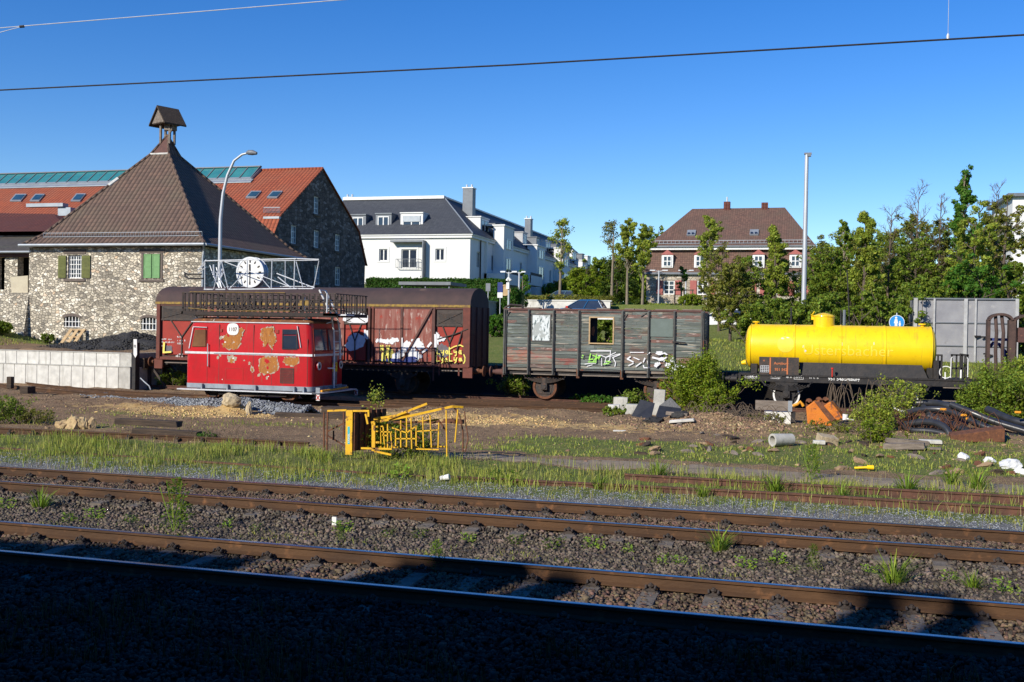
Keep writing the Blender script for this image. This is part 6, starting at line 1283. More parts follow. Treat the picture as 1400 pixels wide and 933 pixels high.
for k in range(1,6): 
    if k!=3: q.box(u0+uw*k/6-.015,u0+uw*k/6+.015,50.1,50.13,5.3,6.55)
for k in range(1,5): z=5.25+1.34*k/5;q.box(u0+.05,u0+uw-.05,50.098,50.128,z-.018,z+.018)
q.build('glazing_bars','white_paint',t)
for (a,b) in ((u0-.62,u0-.02),(u0+uw+.02,u0+uw+.58)):
    if a<u0: b=u0-.10
    q=MB();q.box(a,b,49.93,49.965,5.27,6.56);sh=q.build('shutter','olive_shutter',t)
    q=MB();
    for z_ in (5.32,5.95): 
        for k in range(7): z=z_+.075*k;q.box(a+.07,b-.07,49.915,49.93,z,z+.03)
    l=q.build('slats','olive_shutter',t);l.parent=sh
u2=w2[0]+HX0
for a,b in ((u2+.03,u2+.53),(u2+.57,u2+1.07)):
    q=MB();q.box(a,b,49.96,50.0,5.28,6.62);sh=q.build('shutter','green_shutter',t)
    q=MB();frame(q,a+.06,b-.06,5.34,5.86,49.943,49.961,.05);frame(q,a+.06,b-.06,5.98,6.56,49.943,49.961,.05)
    for z_,n_ in ((5.37,7),(6.0,8)):
        for k in range(n_): z=z_+.07*k;q.box(a+.08,b-.08,49.95,49.959,z,z+.025)
    l=q.build('slats','green_shutter',t);l.parent=sh
q=MB()
for (a,b) in ((u0,u0+uw),(u2,u2+1.1)): q.box(a-.26,b+.26,49.955,50.05,6.66 if a==u0 else 6.70,6.9);q.box(a-.24,b+.24,49.93,50.05,5.08,5.22)
q.box(u2-.14,u2-.01,49.965,50.05,5.24,6.68);q.box(u2+1.11,u2+1.24,49.965,50.05,5.24,6.68);q.build('window_surround','sandstone',t)
for c in (c1,c2):
    window(t,O,U,N,*c,.2,2,1,'dark_iron',.03);q=MB()
    for k in range(5): x=HX0+c[0]+(c[1]-c[0])*(k+.5)/5;q.box(x-.02,x+.02,50.02,50.06,c[2],c[3])
    for z in (c[2]+.02,(c[2]+c[3])/2): q.box(HX0+c[0],HX0+c[1],50.015,50.05,z,z+.035)
    q.build('window_grille','white_paint',t)
    q=MB();xm=HX0+(c[0]+c[1])/2;r=(c[1]-c[0])/2
    P=[(xm-r-.12,c[3]-.08)]+[(xm+(r+.1)*math.cos(a),c[3]-.08+.26*math.sin(a)) for a in np.linspace(math.pi,0,9)]+[(xm+r*.98,c[3]-.08)]+[(xm+r*.96*math.cos(a),c[3]-.1+.12*math.sin(a)) for a in np.linspace(0,math.pi,9)]
    q.prism([(x,49.96,z) for x,z in P],(0,.06,0));q.build('lintel','sandstone',t)
E_=.42;ex0,ex1,ey0,ey1=HX0-.12,HX1+.38,HY0-E_,HY1+E_;cx_,cy2=-38.12,(HY0+HY1)/2;zk=13.34;kw=.62
q=MB()
# flared eave then main slope, then steep cap
def sq(hx0,hx1,hy0,hy1,z): return [(hx0,hy0,z),(hx1,hy0,z),(hx1,hy1,z),(hx0,hy1,z)]
R0=sq(ex0,ex1,ey0,ey1,7.18);f_=.13;m=lambda a,b,f:a+(b-a)*f
R1=sq(m(ex0,cx_,f_),m(ex1,cx_,f_),m(ey0,cy2,f_),m(ey1,cy2,f_),7.78);R2=sq(cx_-kw-.15,cx_+kw-.1,cy2-kw,cy2+kw,zk-.15)
def lay(A,B,q):
    for i in range(4): q.poly([A[i],A[(i+1)%4],B[(i+1)%4],B[i]])
lay(R0,R1,q);lay(R1,R2,q)
ap=(cx_,cy2,14.5)
for i in (1,2,3): q.poly([R2[i],R2[(i+1)%4],ap])
q.build('roof','tiles_brown',t)
q=MB();q.poly([R2[0],R2[1],ap]);q.poly([sq(ex0,ex1,ey0,ey1,7.1)[i] for i in (0,3,2,1)]);
R0b=sq(ex0,ex1,ey0,ey1,7.1);lay(R0b,R0,q);q.build('eaves','wagon_brown',t)
q=MB()
for i in range(4): q.tube([R0[i],R1[i],R2[i],ap],[.10,.10,.09,.05],8)
q.build('ridge_tiles','tiles_brown',t,smooth=True)
q=MB();q.tube([(R2[0][0]+.02,R2[0][1]-.03,R2[0][2]+.02),(R2[1][0]-.02,R2[1][1]-.03,R2[1][2]+.02)],.06,6)
a=Vector(R1[0]);b=Vector(R2[0]);q.tube([a.lerp(b,.60),a.lerp(b,.69)],.13,6);q.build('mortar_patch','concrete_white',t)
q=MB();q.tube([(ex0-.2,ey0-.06,7.13),(ex1+.02,ey0-.06,7.13)],.085,8);q.tube([(ex1+.06,ey0,7.13),(ex1+.06,ey1,7.13)],.08,8);q.tube([(ex1-.05,ey0+.02,7.1),(HX1+.1,HY0-.05,6.8),(HX1+.07,HY0-.08,6.4),(HX1+.07,HY0-.08,1.3)],.06,8);q.build('gutter','zinc',t,smooth=True)
q=MB();n=64
for k in range(n+1):
    x=ex0+1.0+(ex1-ex0-1.5)*k/n;q.tube([(x,ey0+.55,7.62),(x,ey0+.52,7.88)],.012 if k%8 else .02,4,False)
q.beam((ex0+1.,ey0+.53,7.88),(ex1-.5,ey0+.53,7.88),.025);q.beam((ex0+1.,ey0+.54,7.66),(ex1-.5,ey0+.54,7.66),.025);q.build('snow_guard','zinc',t)
# bell turret
q=MB()
for dx,dy in ((-.32,-.25),(.32,-.25),(-.32,.25),(.32,.25)): q.box(cx_+dx-.06,cx_+dx+.06,cy2+dy-.06,cy2+dy+.06,13.9,15.3)
q.beam((cx_+.32,cy2-.25,14.5),(cx_+.62,cy2-.25,15.1),.08);q.box(cx_-.12,cx_+.5,cy2-.2,cy2+.25,14.75,15.15)
tu=q.build('turret_frame','old_wood',t)
Z0,Z1=15.15,16.15;yA,yB=cy2-.65,cy2+.75;ang=R_(-24)
RM=Matrix.Translation((cx_,cy2,0))@Matrix.Rotation(ang,4,'Z')@Matrix.Translation((-cx_,-cy2,0))
def rt(o): 
    # turn the little roof on its posts
    p=wl(t);o.data.transform(Matrix.Translation(-p)@RM@Matrix.Translation(p));return o
q=MB()
for k in range(9):
    x0=cx_-.72+.16*k;x1=x0+.15;h=lambda x:Z0+max(0,(.80-abs(x-cx_))*1.15)
    q.hexa([(x0,yA,Z0),(x1,yA,Z0),(x1,yA+.03,Z0),(x0,yA+.03,Z0),(x0,yA,h(x0)),(x1,yA,h(x1)),(x1,yA+.03,h(x1)),(x0,yA+.03,h(x0))])
rt(q.build('gable_boards','old_wood',t))
q=MB()
for s in (-1,1): q.hexa([(cx_+s*.88,yA-.12,Z0-.16),(cx_+s*.0,yA-.12,Z1-.05),(cx_+s*.0,yB,Z1-.05),(cx_+s*.88,yB,Z0-.16),(cx_+s*.90,yA-.12,Z0-.07),(cx_,yA-.12,Z1+.06),(cx_,yB,Z1+.06),(cx_+s*.90,yB,Z0-.07)])
q.box(cx_-.7,cx_+.7,yA+.04,yB-.1,Z0-.05,Z0+.02);rt(q.build('turret_roof','wood_sleeper',t))
# ---------------------------------------- long stone barn with red tile roof
X1=-36.2;KX0=-110
t=thing('stone_barn','long dark stone barn with orange red tile roof, glazed ridge and shaded gable','barn',(-60,74,1.3))
gp=[(65.8,1.0),(65.8,9.0),(66.5,10.55),(73.25,15.0),(80.3,10.75),(81.8,8.1),(81.6,1.0)]
wins=[(70.0,8.9,1.0,1.35),(73.2,12.4,.9,1.3),(73.4,8.95,1.0,1.35),(77.4,8.95,1.0,1.35),(73.4,5.0,1.0,1.4),(77.2,4.9,1.0,1.4)]
gw=[]
q=MB();
# gable as horizontal bands so that window holes can be left open
def gy(z): 
    # left and right limits of the gable at height z
    L=[(1.0,65.8),(9.0,65.8),(10.55,66.5),(15.0,73.25)];R=[(1.0,81.6),(8.1,81.8),(10.75,80.3),(15.0,73.25)]
    f=lambda T:next((a[1]+(b[1]-a[1])*(z-a[0])/(b[0]-a[0]) for a,b in zip(T[:-1],T[1:]) if a[0]<=z<=b[0]+1e-6),T[-1][1]);return f(L),f(R)
WN=[]
for px,py,h,w in ((432,281,1.35,.95),(401,321,1.35,1.0),(432,327,1.35,1.0),(461,332,1.35,1.0),(433,376,1.5,1.1),(461,378,1.5,1.1)):
    p=atx(px+1,py,X1);WN.append((p.y-w/2,p.y+w/2,p.z-h/2,p.z+h/2))
zs=sorted(set([1.0,8.1,9.0,10.55,10.75,14.99]+[w[2] for w in WN]+[w[3] for w in WN]))
for z0,z1 in zip(zs[:-1],zs[1:]):
    l0,r0=gy(z0);l1,r1=gy(z1);hs=sorted([w for w in WN if w[2]<(z0+z1)/2<w[3]]);cur0,cur1=l0,l1
    for h in hs: q.poly([(X1,cur0,z0),(X1,h[0],z0),(X1,h[0],z1),(X1,cur1,z1)]);cur0=cur1=h[1]
    q.poly([(X1,cur0,z0),(X1,r0,z0),(X1,r1,z1),(X1,cur1,z1)])
for a,b,c,d in WN:
    D=X1-.45;q.poly([(X1,a,c),(D,a,c),(D,a,d),(X1,a,d)]);q.poly([(X1,b,c),(X1,b,d),(D,b,d),(D,b,c)]);q.poly([(X1,a,c),(X1,b,c),(D,b,c),(D,a,c)]);q.poly([(X1,a,d),(D,a,d),(D,b,d),(X1,b,d)])
q.poly([(KX0,65.8,1),(X1,65.8,1),(X1,65.8,9),(KX0,65.8,9)]);q.poly([(X1,81.6,1),(KX0,81.6,1),(KX0,81.8,8),(X1,81.8,8)]);q.build('wall','rubble_dark',t)
for w in WN: window(t,(X1,0,w[2]),(0,1,0),(-1,0,0),*w,.14,3,3,'white_paint',.07,'glass_blue',.03)
q=MB()
for w in WN: q.box(X1-.02,X1+.10,w[0]-.12,w[1]+.12,w[2]-.16,w[2]-.02);
q.build('window_sill','sandstone',t)
q=MB();o_=.25
q.poly([(KX0,66.5,10.55),(X1+.12,66.5,10.55),(X1+.12,73.25,15.05),(KX0,73.25,15.05)]);q.poly([(KX0,65.3,8.75),(X1+.12,65.3,8.75),(X1+.12,66.5,10.55),(KX0,66.5,10.55)])
q.poly([(X1+.12,80.3,10.8),(KX0,80.3,10.8),(KX0,73.25,15.05),(X1+.12,73.25,15.05)]);q.poly([(X1+.12,82.0,8.0),(KX0,82.0,8.0),(KX0,80.3,10.8),(X1+.12,80.3,10.8)]);q.build('roof','tiles_red',t)
q=MB();q.tube([(KX0,73.25,15.08),(X1+.1,73.25,15.08)],.10,6);q.tube([(X1+.1,66.5,10.6),(X1+.1,73.25,15.08),(X1+.1,80.3,10.8),(X1+.1,82,8)],.06,6);q.build('ridge_tiles','tiles_red',t)
q=MB();q.box(at(355,235,72.6).x,at(355,235,72.6).x+.4,72.2,72.5,14.4,14.8) if 0 else None
def onroof(px,py):
    """point on the barn's front roof slope"""
    d=ray(px,py);n=Vector((0,-4.5,6.75));p0=Vector((0,66.5,10.55));k=(p0-Vector((0,0,CH))).dot(n)/d.dot(n);return Vector((d.x*k,d.y*k,CH+d.z*k))
nrm=Vector((0,-4.5,6.75)).normalized()
def roofquad(mb,c,off,th=.08): 
    P=[onroof(*x_)+nrm*off for x_ in c];mb.prism([tuple(v) for v in P],tuple(nrm*th))
def sky_light(pl,pr):
    sx0=pl;sx1=pr;z0,z1=14.05,15.0;y0=66.5+(z0-10.55)*1.5;y1=66.5+(z1-10.55)*1.5-.0
    q=MB();q.hexa([(sx0,y0,z0-.15),(sx1,y0,z0-.15),(sx1,73.2,15.0),(sx0,73.2,15.0),(sx0,y0-.1,z0+.12),(sx1,y0-.1,z0+.12),(sx1,73.2,15.30),(sx0,73.2,15.30)]);f=q.build('ridge_glazing','zinc',t)
    q=MB();q.add([(sx0+.1,y0-.02,z0+.17),(sx1-.1,y0-.02,z0+.17),(sx1-.1,73.1,15.31),(sx0+.1,73.1,15.31)],[(0,1,2,3)]);
    g=q.build('pane','skyglass',t);g.parent=f
    q=MB();n=max(2,int((sx1-sx0)/1.0))
    for k in range(n+1): x=sx0+.1+(sx1-sx0-.2)*k/n;q.beam((x,y0-.03,z0+.2),(x,73.1,15.34),.07,.05)
    q.box(sx0,sx1,72.95,73.25,15.3,15.38);g=q.build('glazing_bar','dark_zinc',t);g.parent=f
    q=MB();q.prism([(sx0-.15,y0-.45,z0-.24),(sx1+.15,y0-.45,z0-.24),(sx1+.15,y0-.02,z0+.05),(sx0-.15,y0-.02,z0+.05)],(0,0,.05));g=q.build('flashing','zinc',t);g.parent=f
G['skyglass']=mat('teal_glass',(.03,.16,.18),(.05,.22,.22),.8,.12,spec=.8)
sky_light(-104,at(354,240,72.8).x)
for a,b,c,d in ((14,276.5,37,267),(41,276.5,62,267),(97,276.5,118,266.5),(336,272,358,263),(365,272,387,263)):
    q=MB();roofquad(q,[(a,b),(c-9+1,b),(c,d),(a+9-1,d)],.02,.10);f=q.build('roof_window','zinc',t)
    q=MB();roofquad(q,[(a+3,b-1.2),(c-8,b-1.2),(c-2,d+1.6),(a+9,d+1.6)],.13,.02);g=q.build('pane','glass_blue',t);g.parent=f
q=MB();P=[onroof(361,293)+nrm*.1,onroof(383,293)+nrm*.1];
for k in range(14): p=P[0].lerp(P[1],k/13);q.tube([p,p+Vector((0,0,.4))],.02,4)
q.beam(P[0]+Vector((0,0,.4)),P[1]+Vector((0,0,.4)),.04);q.build('snow_guard','zinc',t)
q=MB();a=onroof(361,297);q.box(a.x,X1+.1,66.35,66.6,10.4,10.56);q.build('slope_flashing','zinc',t)
q=MB();p=onroof(345,283);q.hexa([(p.x-1.6,64.8,9.0),(p.x+.9,64.8,9.0),(p.x+.9,68.5,9.4),(p.x-1.6,68.5,9.4),(p.x-1.4,66.5,11.3),(p.x-.9,66.5,11.3),(p.x-.9,69,11.6),(p.x-1.4,69,11.6)]);q.build('side_dormer','tiles_red',t)
# ---------------------------------------- annexes at far left
t=thing('low_red_roof_building','low building with dull dark red hip roof behind the stone annex at far left','building',(-58,60,1.3))
q=MB();q.box(-70,-47,56.5,64,1,8.4);q.build('wall','rubble_dark',t)
q=MB();q.poly([(-75,56,8.6),(-45.5,56,8.6),(-50,60,10.2),(-75,60,10.9)]);q.poly([(-45.5,56,8.6),(-45.5,64,8.6),(-50,60,10.2)]);q.poly([(-45.5,64,8.6),(-75,64,8.6),(-75,60,10.9),(-50,60,10.2)]);q.build('roof','tiles_dark',t)
q=MB();a=at(41,279.5,63);c=at(83,281,63);q.box(a.x,c.x+.5,62.6,63.2,a.z-.25,a.z+.0);q.box(a.x+2.6,c.x+1,62.8,64,a.z-.9,a.z-.3);q.build('parapet','zinc',t)
t=thing('stone_annex','open fronted stone annex with mossy grey roof left of the stone house','outbuilding',(-46.5,52,1.3))
AX1=-43.36;YA=51.0
q=MB();hl=[(at(-6,360,YA).x+60,at(6.5,360,YA).x+60,4.6,6.55),(at(24,360,YA).x+60,60+AX1,4.9,6.55)]
wall_holes(q,(-60,YA,.5),(1,0,0),(0,1,0),60+AX1,.5,6.55,hl,.5);q.build('wall','rubble',t)
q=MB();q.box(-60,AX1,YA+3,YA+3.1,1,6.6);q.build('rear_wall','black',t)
q=MB();q.box(-60,AX1-.02,YA-.25,YA+.3,6.56,6.78);q.build('lintel_beam','wagon_brown',t)
q=MB();q.hexa([(-60,YA-.5,6.80),(AX1-.02,YA-.5,6.80),(AX1-.02,57.,8.3),(-60,57.,8.3),(-60,YA-.5,6.88),(AX1-.02,YA-.5,6.88),(AX1-.02,57.,8.42),(-60,57.,8.42)]);q.build('roof','tiles_moss',t)
q=MB();q.tube([(-60,YA-.55,6.82),(AX1-.1,YA-.55,6.82)],.07,6);q.build('gutter','zinc',t)
q=MB();a=at(14,379,50.4);b=at(38,377,50.4);c=at(38,405,50.4);d=at(16,403,50.4);q.prism([tuple(v) for v in (d,c,b,a)],(0,.06,0));q.build('beige_panel','render_cream',t)if 'render_cream' in G else None
G['render_cream']=mat('cream_panel',(.50,.45,.33),(.44,.39,.29),2,.85);q.build('panel','render_cream',t)
q=MB();a=at(12,402,49.6);q.hexa([(AX1-2.4,49.4,.8),(AX1+.02,49.4,.8),(AX1+.02,50.9,.8),(AX1-2.4,50.9,.8),(AX1-2.0,50.0,4.4),(AX1+.02,50.0,4.4),(AX1+.02,50.9,4.4),(AX1-2.0,50.9,4.4)]);q.box(-60,AX1-2.6,50.2,50.99,.8,3.9);q.build('buttress','rubble',t)
q=MB();q.tube([(AX1-2.5,49.9,4.3),(AX1-2.5,49.9,1.6)],.05,6);q.build('downpipe','dark_iron',t)
# ---------------------------------------- white apartment building
WX,WY0=-34.25,105.;WX0=-52.;WZ=6.3;WE=12.75
t=thing('white_apartment_building','long white apartment building with dark slate roof, dormers and grey chimneys','apartment building',(-40,130,6.4))
def wx(px): return at(px,340,WY0).x-WX0
wl_=[]
fz=lambda py:at(560,py,WY0).z
W=[(wx(518.5),wx(530),fz(357),fz(340.5)),(wx(549),wx(570),fz(367),fz(341)),(wx(595.5),wx(607.5),fz(356.5),fz(340.5)),(wx(497),wx(499),fz(357),fz(340))]
LW=178.;side=[]
def sy(px): 
    d=ray(px,370);return WX/d.x*d.y
yspan=[108,113.5,119,126,131,137,142,148,154,160,166,172]
q=MB();wall_holes(q,(WX0,WY0,WZ),(1,0,0),(0,1,0),WX-WX0,WZ,WE,W,.18)
SW=[(y-WY0-.6,y-WY0+.6,9.4,11.2) for y in yspan]+[(y-WY0-.7,y-WY0+.7,6.6,8.7) for y in yspan[1:]]
wall_holes(q,(WX,WY0,4.0),(0,1,0),(-1,0,0),LW-WY0,4.0,WE,SW,.18);q.poly([(WX0,WY0,WZ),(WX0,LW,WZ),(WX0,LW,WE),(WX0,WY0,WE)]);q.poly([(WX,LW,4),(WX0+5,LW,4),(WX0+5,LW,WE),(WX,LW,WE)]);q.build('wall','render',t)
for w in W: window(t,(WX0,WY0,WZ),(1,0,0),(0,1,0),*w,.12,2,1,'white_paint',.09,'glass',.06)
for w in SW: window(t,(WX,WY0,4.0),(0,1,0),(-1,0,0),*w,.12,2,1,'white_paint',.09,'glass',.06)
q=MB()
for w in W[:3]: 
    for a,b,c,d in ((w[0]-.22,w[1]+.22,w[3],w[3]+.22),(w[0]-.22,w[0],w[2],w[3]),(w[1],w[1]+.22,w[2],w[3]),(w[0]-.22,w[1]+.22,w[2]-.16,w[2])): q.box(WX0+a,WX0+b,WY0-.04,WY0+.02,c,d)
q.box(WX0,WX+.04,WY0-.05,WY0,fz(363.5)-.06,fz(363.5)+.04) if 0 else None
q.box(WX0,WX+.25,WY0-.25,WY0+.1,WE-.28,WE+.0);q.box(WX0,WX+.36,WY0-.36,WY0+.1,WE+.0,WE+.14);q.box(WX-.1,WX+.25,WY0+.1,LW,WE-.28,WE);q.box(WX-.1,WX+.36,WY0+.1,LW,WE,WE+.14)
q.build('cornice','render',t)
q=MB();b0=W[1];x0=WX0+b0[0]-.45;x1=WX0+b0[1]+.45;zb=b0[2]
q.box(x0,x1,WY0-.55,WY0-.50,zb+.95,zb+1.0);q.box(x0,x1,WY0-.55,WY0-.50,zb+.05,zb+.09)
for k in range(17): x=x0+(x1-x0)*k/16;q.box(x-.012,x+.012,WY0-.54,WY0-.51,zb+.05,zb+.98)
for x in (x0,x1): 
    for z in (zb+.05,zb+.95): q.box(x-.02,x+.02,WY0-.55,WY0,z,z+.04)
q.build('window_guard','dark_zinc',t)
q=MB();a=wx(537.5)+WX0;c=wx(582.5)+WX0;q.box(a,c,WY0-.9,WY0,fz(332),fz(329.5));q.box(c-.12,c,WY0-.9,WY0-.02,WZ,fz(332));q.build('porch_frame','dark_zinc',t)
q=MB();q.box(c-5.0,c-.12,WY0-.75,WY0-.02,WZ,WZ+.2);q.build('terrace_slab','render_grey',t)
for y0,y1,z1 in ((113.5,117.5,14.6),(129.,133.5,13.6),(144,148.5,14.4),(158,162,13.6)):
    q=MB();q.box(WX,WX+1.3,y0,y1,4.2,z1);q.box(WX-1,WX+1.42,y0-.12,y1+.12,z1,z1+.16);b=q.build('stair_bay','render',t)
    window(t,(WX+1.3,y0,4.2),(0,1,0),(-1,0,0),.9,y1-y0-.9,9.3,11.0,-.06,2,1,'white_paint',.09,'glass',.06);window(t,(WX+1.3,y0,4.2),(0,1,0),(-1,0,0),.9,y1-y0-.9,12.0,13.2,-.06,2,1,'white_paint',.09,'glass',.06)
# roof (hip at the corner, ridge turns back)
RZ=17.75;RW=5.3;RD=6.3
q=MB();e=.42
q.poly([(WX0,WY0-e,WE+.14),(WX+e,WY0-e,WE+.14),(-39.55,WY0+RD,RZ),(WX0,WY0+RD,RZ)])
q.poly([(WX+e,WY0-e,WE+.14),(WX+e,LW,WE+.14),(-39.55,LW,RZ),(-39.55,WY0+RD,RZ)])
q.poly([(WX0,WY0+RD,RZ),(-39.55,WY0+RD,RZ),(-45,WY0+14,WE),(WX0,WY0+14,WE)]);q.poly([(-39.55,LW,RZ),(-45,LW,WE),(-45,WY0+14,WE),(-39.55,WY0+RD,RZ)]);q.poly([(WX+e,LW,WE+.14),(-39.55,LW,RZ),(-45,LW,WE)]);q.build('roof','slate',t)
q=MB();q.box(WX0,-39.4,WY0+RD-.5,WY0+RD+.4,RZ-.22,RZ+.12);q.box(-39.9,-39.3,WY0+RD+.4,LW,RZ-.12,RZ+.06);q.build('ridge_capping','white_paint',t)
q=MB();q.tube([(WX+e,WY0-e,WE+.16),(-39.55,WY0+RD,RZ)],.07,5);q.build('hip_capping','zinc',t)
def dormer(x0,x1,z0,z1,yf,m,blind=False):
    q=MB();q.box(x0,x1,yf,yf+4.2,z0,z1);q.box(x0-.06,x1+.06,yf-.12,yf+4.3,z1,z1+.12);d=q.build('dormer',m,t)
    w=(.28,x1-x0-.28,z0+.2,z1-.25);f=window(t,(x0,yf,z0),(1,0,0),(0,1,0),*w,-.05,2,1,'white_paint',.10,'glass',.06);f.parent=d
    if blind: q=MB();q.box(x0+.3,x1-.3,yf-.12,yf-.07,z0+(z1-z0)*.52,z1-.28);b=q.build('roller_blind','zinc',t);b.parent=d
YD=106.3
def dx(px): return at(px,310,YD).x
def dz(py): return at(560,py,YD).z
dormer(dx(479),dx(500),dz(316.5),dz(293.5),YD,'dark_zinc');dormer(dx(513.5),dx(535),dz(316.5),dz(292.5),YD,'dark_zinc');dormer(dx(547.5),dx(578),dz(316),dz(292),YD,'render',True)
# side dormers and stair gables down the street front
def sdorm(y,w,z0,z1,m,name='dormer'):
    q=MB();q.box(WX-4,WX-.9,y-w/2,y+w/2,z0,z1);q.box(WX-4,WX-.8,y-w/2-.1,y+w/2+.1,z1,z1+.12);d=q.build(name,m,t)
    f=window(t,(WX-.9,y-w/2,z0),(0,1,0),(-1,0,0),.25,w-.25,z0+.35,z1-.2,-.05,2,1,'white_paint',.1,'glass',.06);f.parent=d
for y,w,m in ((113,3.2,'render'),(120,1.6,'dark_zinc'),(125,1.6,'dark_zinc'),(131,2.2,'render_grey'),(138,1.6,'dark_zinc'),(144,3.,'render'),(150,1.6,'dark_zinc'),(156,2,'dark_zinc'),(162,3.,'render'),(169,1.6,'dark_zinc'),(174,2.6,'render')): sdorm(y,w,13.0,15.4,m)
for px,X_,y,zt,w in ((641,None,114,19.0,.6),(723,None,140,18.2,.42),(478,None,113,18.0,.36)):
    x=at(px,300,y).x;q=MB();q.box(x-w,x+w,y-.6,y+.6,14.5,zt);c=q.build('chimney','dark_zinc',t)
    q=MB();q.box(x-w-.08,x+w+.08,y-.68,y+.68,zt,zt+.12);q.cyl((x-.3,y,zt+.12),(x-.3,y,zt+.5),.12,8);q.cyl((x+.3,y,zt+.12),(x+.3,y,zt+.5),.12,8);c2=q.build('chimney_cap','silver',t);c2.parent=c
q=MB();q.tube([(WX+.12,WY0+3.4,WE),(WX+.12,WY0+3.4,5)],.08,6);q.tube([(WX+.12,135,WE),(WX+.12,135,5)],.08,6);q.tube([(WX+.12,152,WE),(WX+.12,152,5)],.08,6);q.build('downpipe','dark_iron',t)
for y0,y1,z in ((110.2,118,8.0),(121,127,8.4),(133,140,8.),(146,152,8.)):
    q=MB();q.box(WX,WX+2.6,y0,y1,z-.25,z+.0);q.box(WX+2.5,WX+2.6,y0,y1,z,z+.95);q.box(WX,WX+2.6,y0,y0+.12,z,z+.95);q.box(WX+2.3,WX+2.58,y0+.02,y0+.3,4,z-.25);q.build('balcony','render',t)
    q=MB();q.box(WX,WX+.3,y0,y0+.3,z,12.5);q.build('pilaster','render',t)
    q=MB();q.box(WX+2.5,WX+2.55,y0+.3,y1,z+.95,z+1.3);q.build('railing','dark_iron',t)
# ---------------------------------------- brown mansard house
VX0_,VX1_,VY0_=-14.45,1.25,100.
t=thing('mansard_house','pale ashlar house with brown mansard roof, white dormers and pink shutters','house',(-6.5,106,5.2))
vx=lambda px:at(px,400,VY0_).x-VX0_;vz=lambda py:at(940,py,VY0_).z
wp=[(907,922),(953,968),(1010,1024),(1049,1063),(1087,1101)]
W=[(vx(a),vx(b),vz(403),vz(384)) for a,b in wp]
q=MB();wall_holes(q,(VX0_,VY0_,4.6),(1,0,0),(0,1,0),VX1_-VX0_,4.6,8.3,W,.15);q.poly([(VX1_,VY0_,4.6),(VX1_,112,4.6),(VX1_,112,8.3),(VX1_,VY0_,8.3)]);q.poly([(VX0_,VY0_,4.6),(VX0_,112,4.6),(VX0_,112,8.3),(VX0_,VY0_,8.3)]);q.build('wall','rubble_pale',t)
for w in W:
    window(t,(VX0_,VY0_,4.6),(1,0,0),(0,1,0),*w,.08,2,3,'white_paint',.09,'glass',.05)
    for a,b in ((w[0]-.68,w[0]-.06),(w[1]+.06,w[1]+.68)): MB().box(VX0_+a,VX0_+b,VY0_-.08,VY0_-.03,w[2]-.02,w[3]+.02).build('shutter','pink_shutter',t)
q=MB();q.box(VX0_-.2,VX1_+.2,VY0_-.35,112,8.3,8.5);q.build('cornice','dark_zinc',t)
q=MB();
a,b,c,d=(VX0_-.3,VY0_-.3,8.5),(VX1_+.3,VY0_-.3,8.5),(VX1_+.3,112.3,8.5),(VX0_-.3,112.3,8.5);A,B,Cc,Dd=(VX0_+.45,VY0_+.55,10.7),(VX1_-.45,VY0_+.55,10.7),(VX1_-.45,111.5,10.7),(VX0_+.45,111.5,10.7)
for p1,p2,p3,p4 in ((a,b,B,A),(b,c,Cc,B),(c,d,Dd,Cc),(d,a,A,Dd)): q.poly([p1,p2,p3,p4])
q.build('mansard','tiles_plain',t)
q=MB();q.box(VX0_+.1,VX1_-.1,VY0_+.05,112,10.7,10.95);q.build('upper_cornice','white_paint',t)
q=MB();q.box(VX0_-.1,VX1_+.1,VY0_-.12,VY0_+.05,10.95,11.1);q.build('gutter','dark_zinc',t)
q=MB();xr0,xr1=-10.75,-1.6;hip(q,VX0_-.1,VX1_+.15,VY0_-.1,112.2,11.0,xr0,xr1,106,15.35,.04);q.build('roof','tiles_plain',t)
q=MB();
for k in range(40): x=VX0_+.4+(VX1_-VX0_-.8)*k/39;q.box(x-.015,x+.015,VY0_+.28,VY0_+.31,11.3,11.62)
q.box(VX0_+.4,VX1_-.4,VY0_+.27,VY0_+.32,11.58,11.63);q.box(VX0_+.4,VX1_-.4,VY0_+.27,VY0_+.32,11.32,11.36);q.build('snow_guard','zinc',t)
for px in (912.5,957,1037,1087.5):
    x=at(px,355,VY0_-.2).x;q=MB();q.box(x-.55,x+.55,VY0_-.25,VY0_+1,8.95,10.2);d=q.build('dormer','white_paint',t)
    f=window(t,(x-.55,VY0_-.25,8.95),(1,0,0),(0,1,0),.14,.96,9.05,10.1,-.04,2,2,'white_paint',.09,'glass',.05);f.parent=d
    q=MB();q.prism([(x-.66,VY0_-.34,10.2),(x+.66,VY0_-.34,10.2),(x,VY0_-.34,10.68)],(0,1.6,0));r=q.build('dormer_gable','pink_shutter',t);r.parent=d
for px in (945,1031):
    x=at(px,326,101.8).x;zz=lambda y:11+(y-99.9)*.713;q=MB();y0,y1=101.5,102.3
    q.hexa([(x-.42,y0,zz(y0)),(x+.42,y0,zz(y0)),(x+.42,y1,zz(y1)),(x-.42,y1,zz(y1)),(x-.42,y0-.09,zz(y0)+.12),(x+.42,y0-.09,zz(y0)+.12),(x+.42,y1-.09,zz(y1)+.12),(x-.42,y1-.09,zz(y1)+.12)]);f=q.build('roof_window','zinc',t)
    q=MB()
    for s in (-1,1): q.poly([(x+s*.2-.15,y0-.06,zz(y0)+.20),(x+s*.2+.15,y0+.0,zz(y0)+.20),(x+s*.2+.15,y1-.2,zz(y1-.1)+.07),(x+s*.2-.15,y1-.2,zz(y1-.1)+.07)])
    g=q.build('pane','glass',t);g.parent=f
for px,zt in ((994,16.0),(1045.5,15.85)): x=at(px,285,106).x;MB().box(x-.32,x+.32,105.7,106.3,14.8,zt).build('chimney','tiles_dark',t)
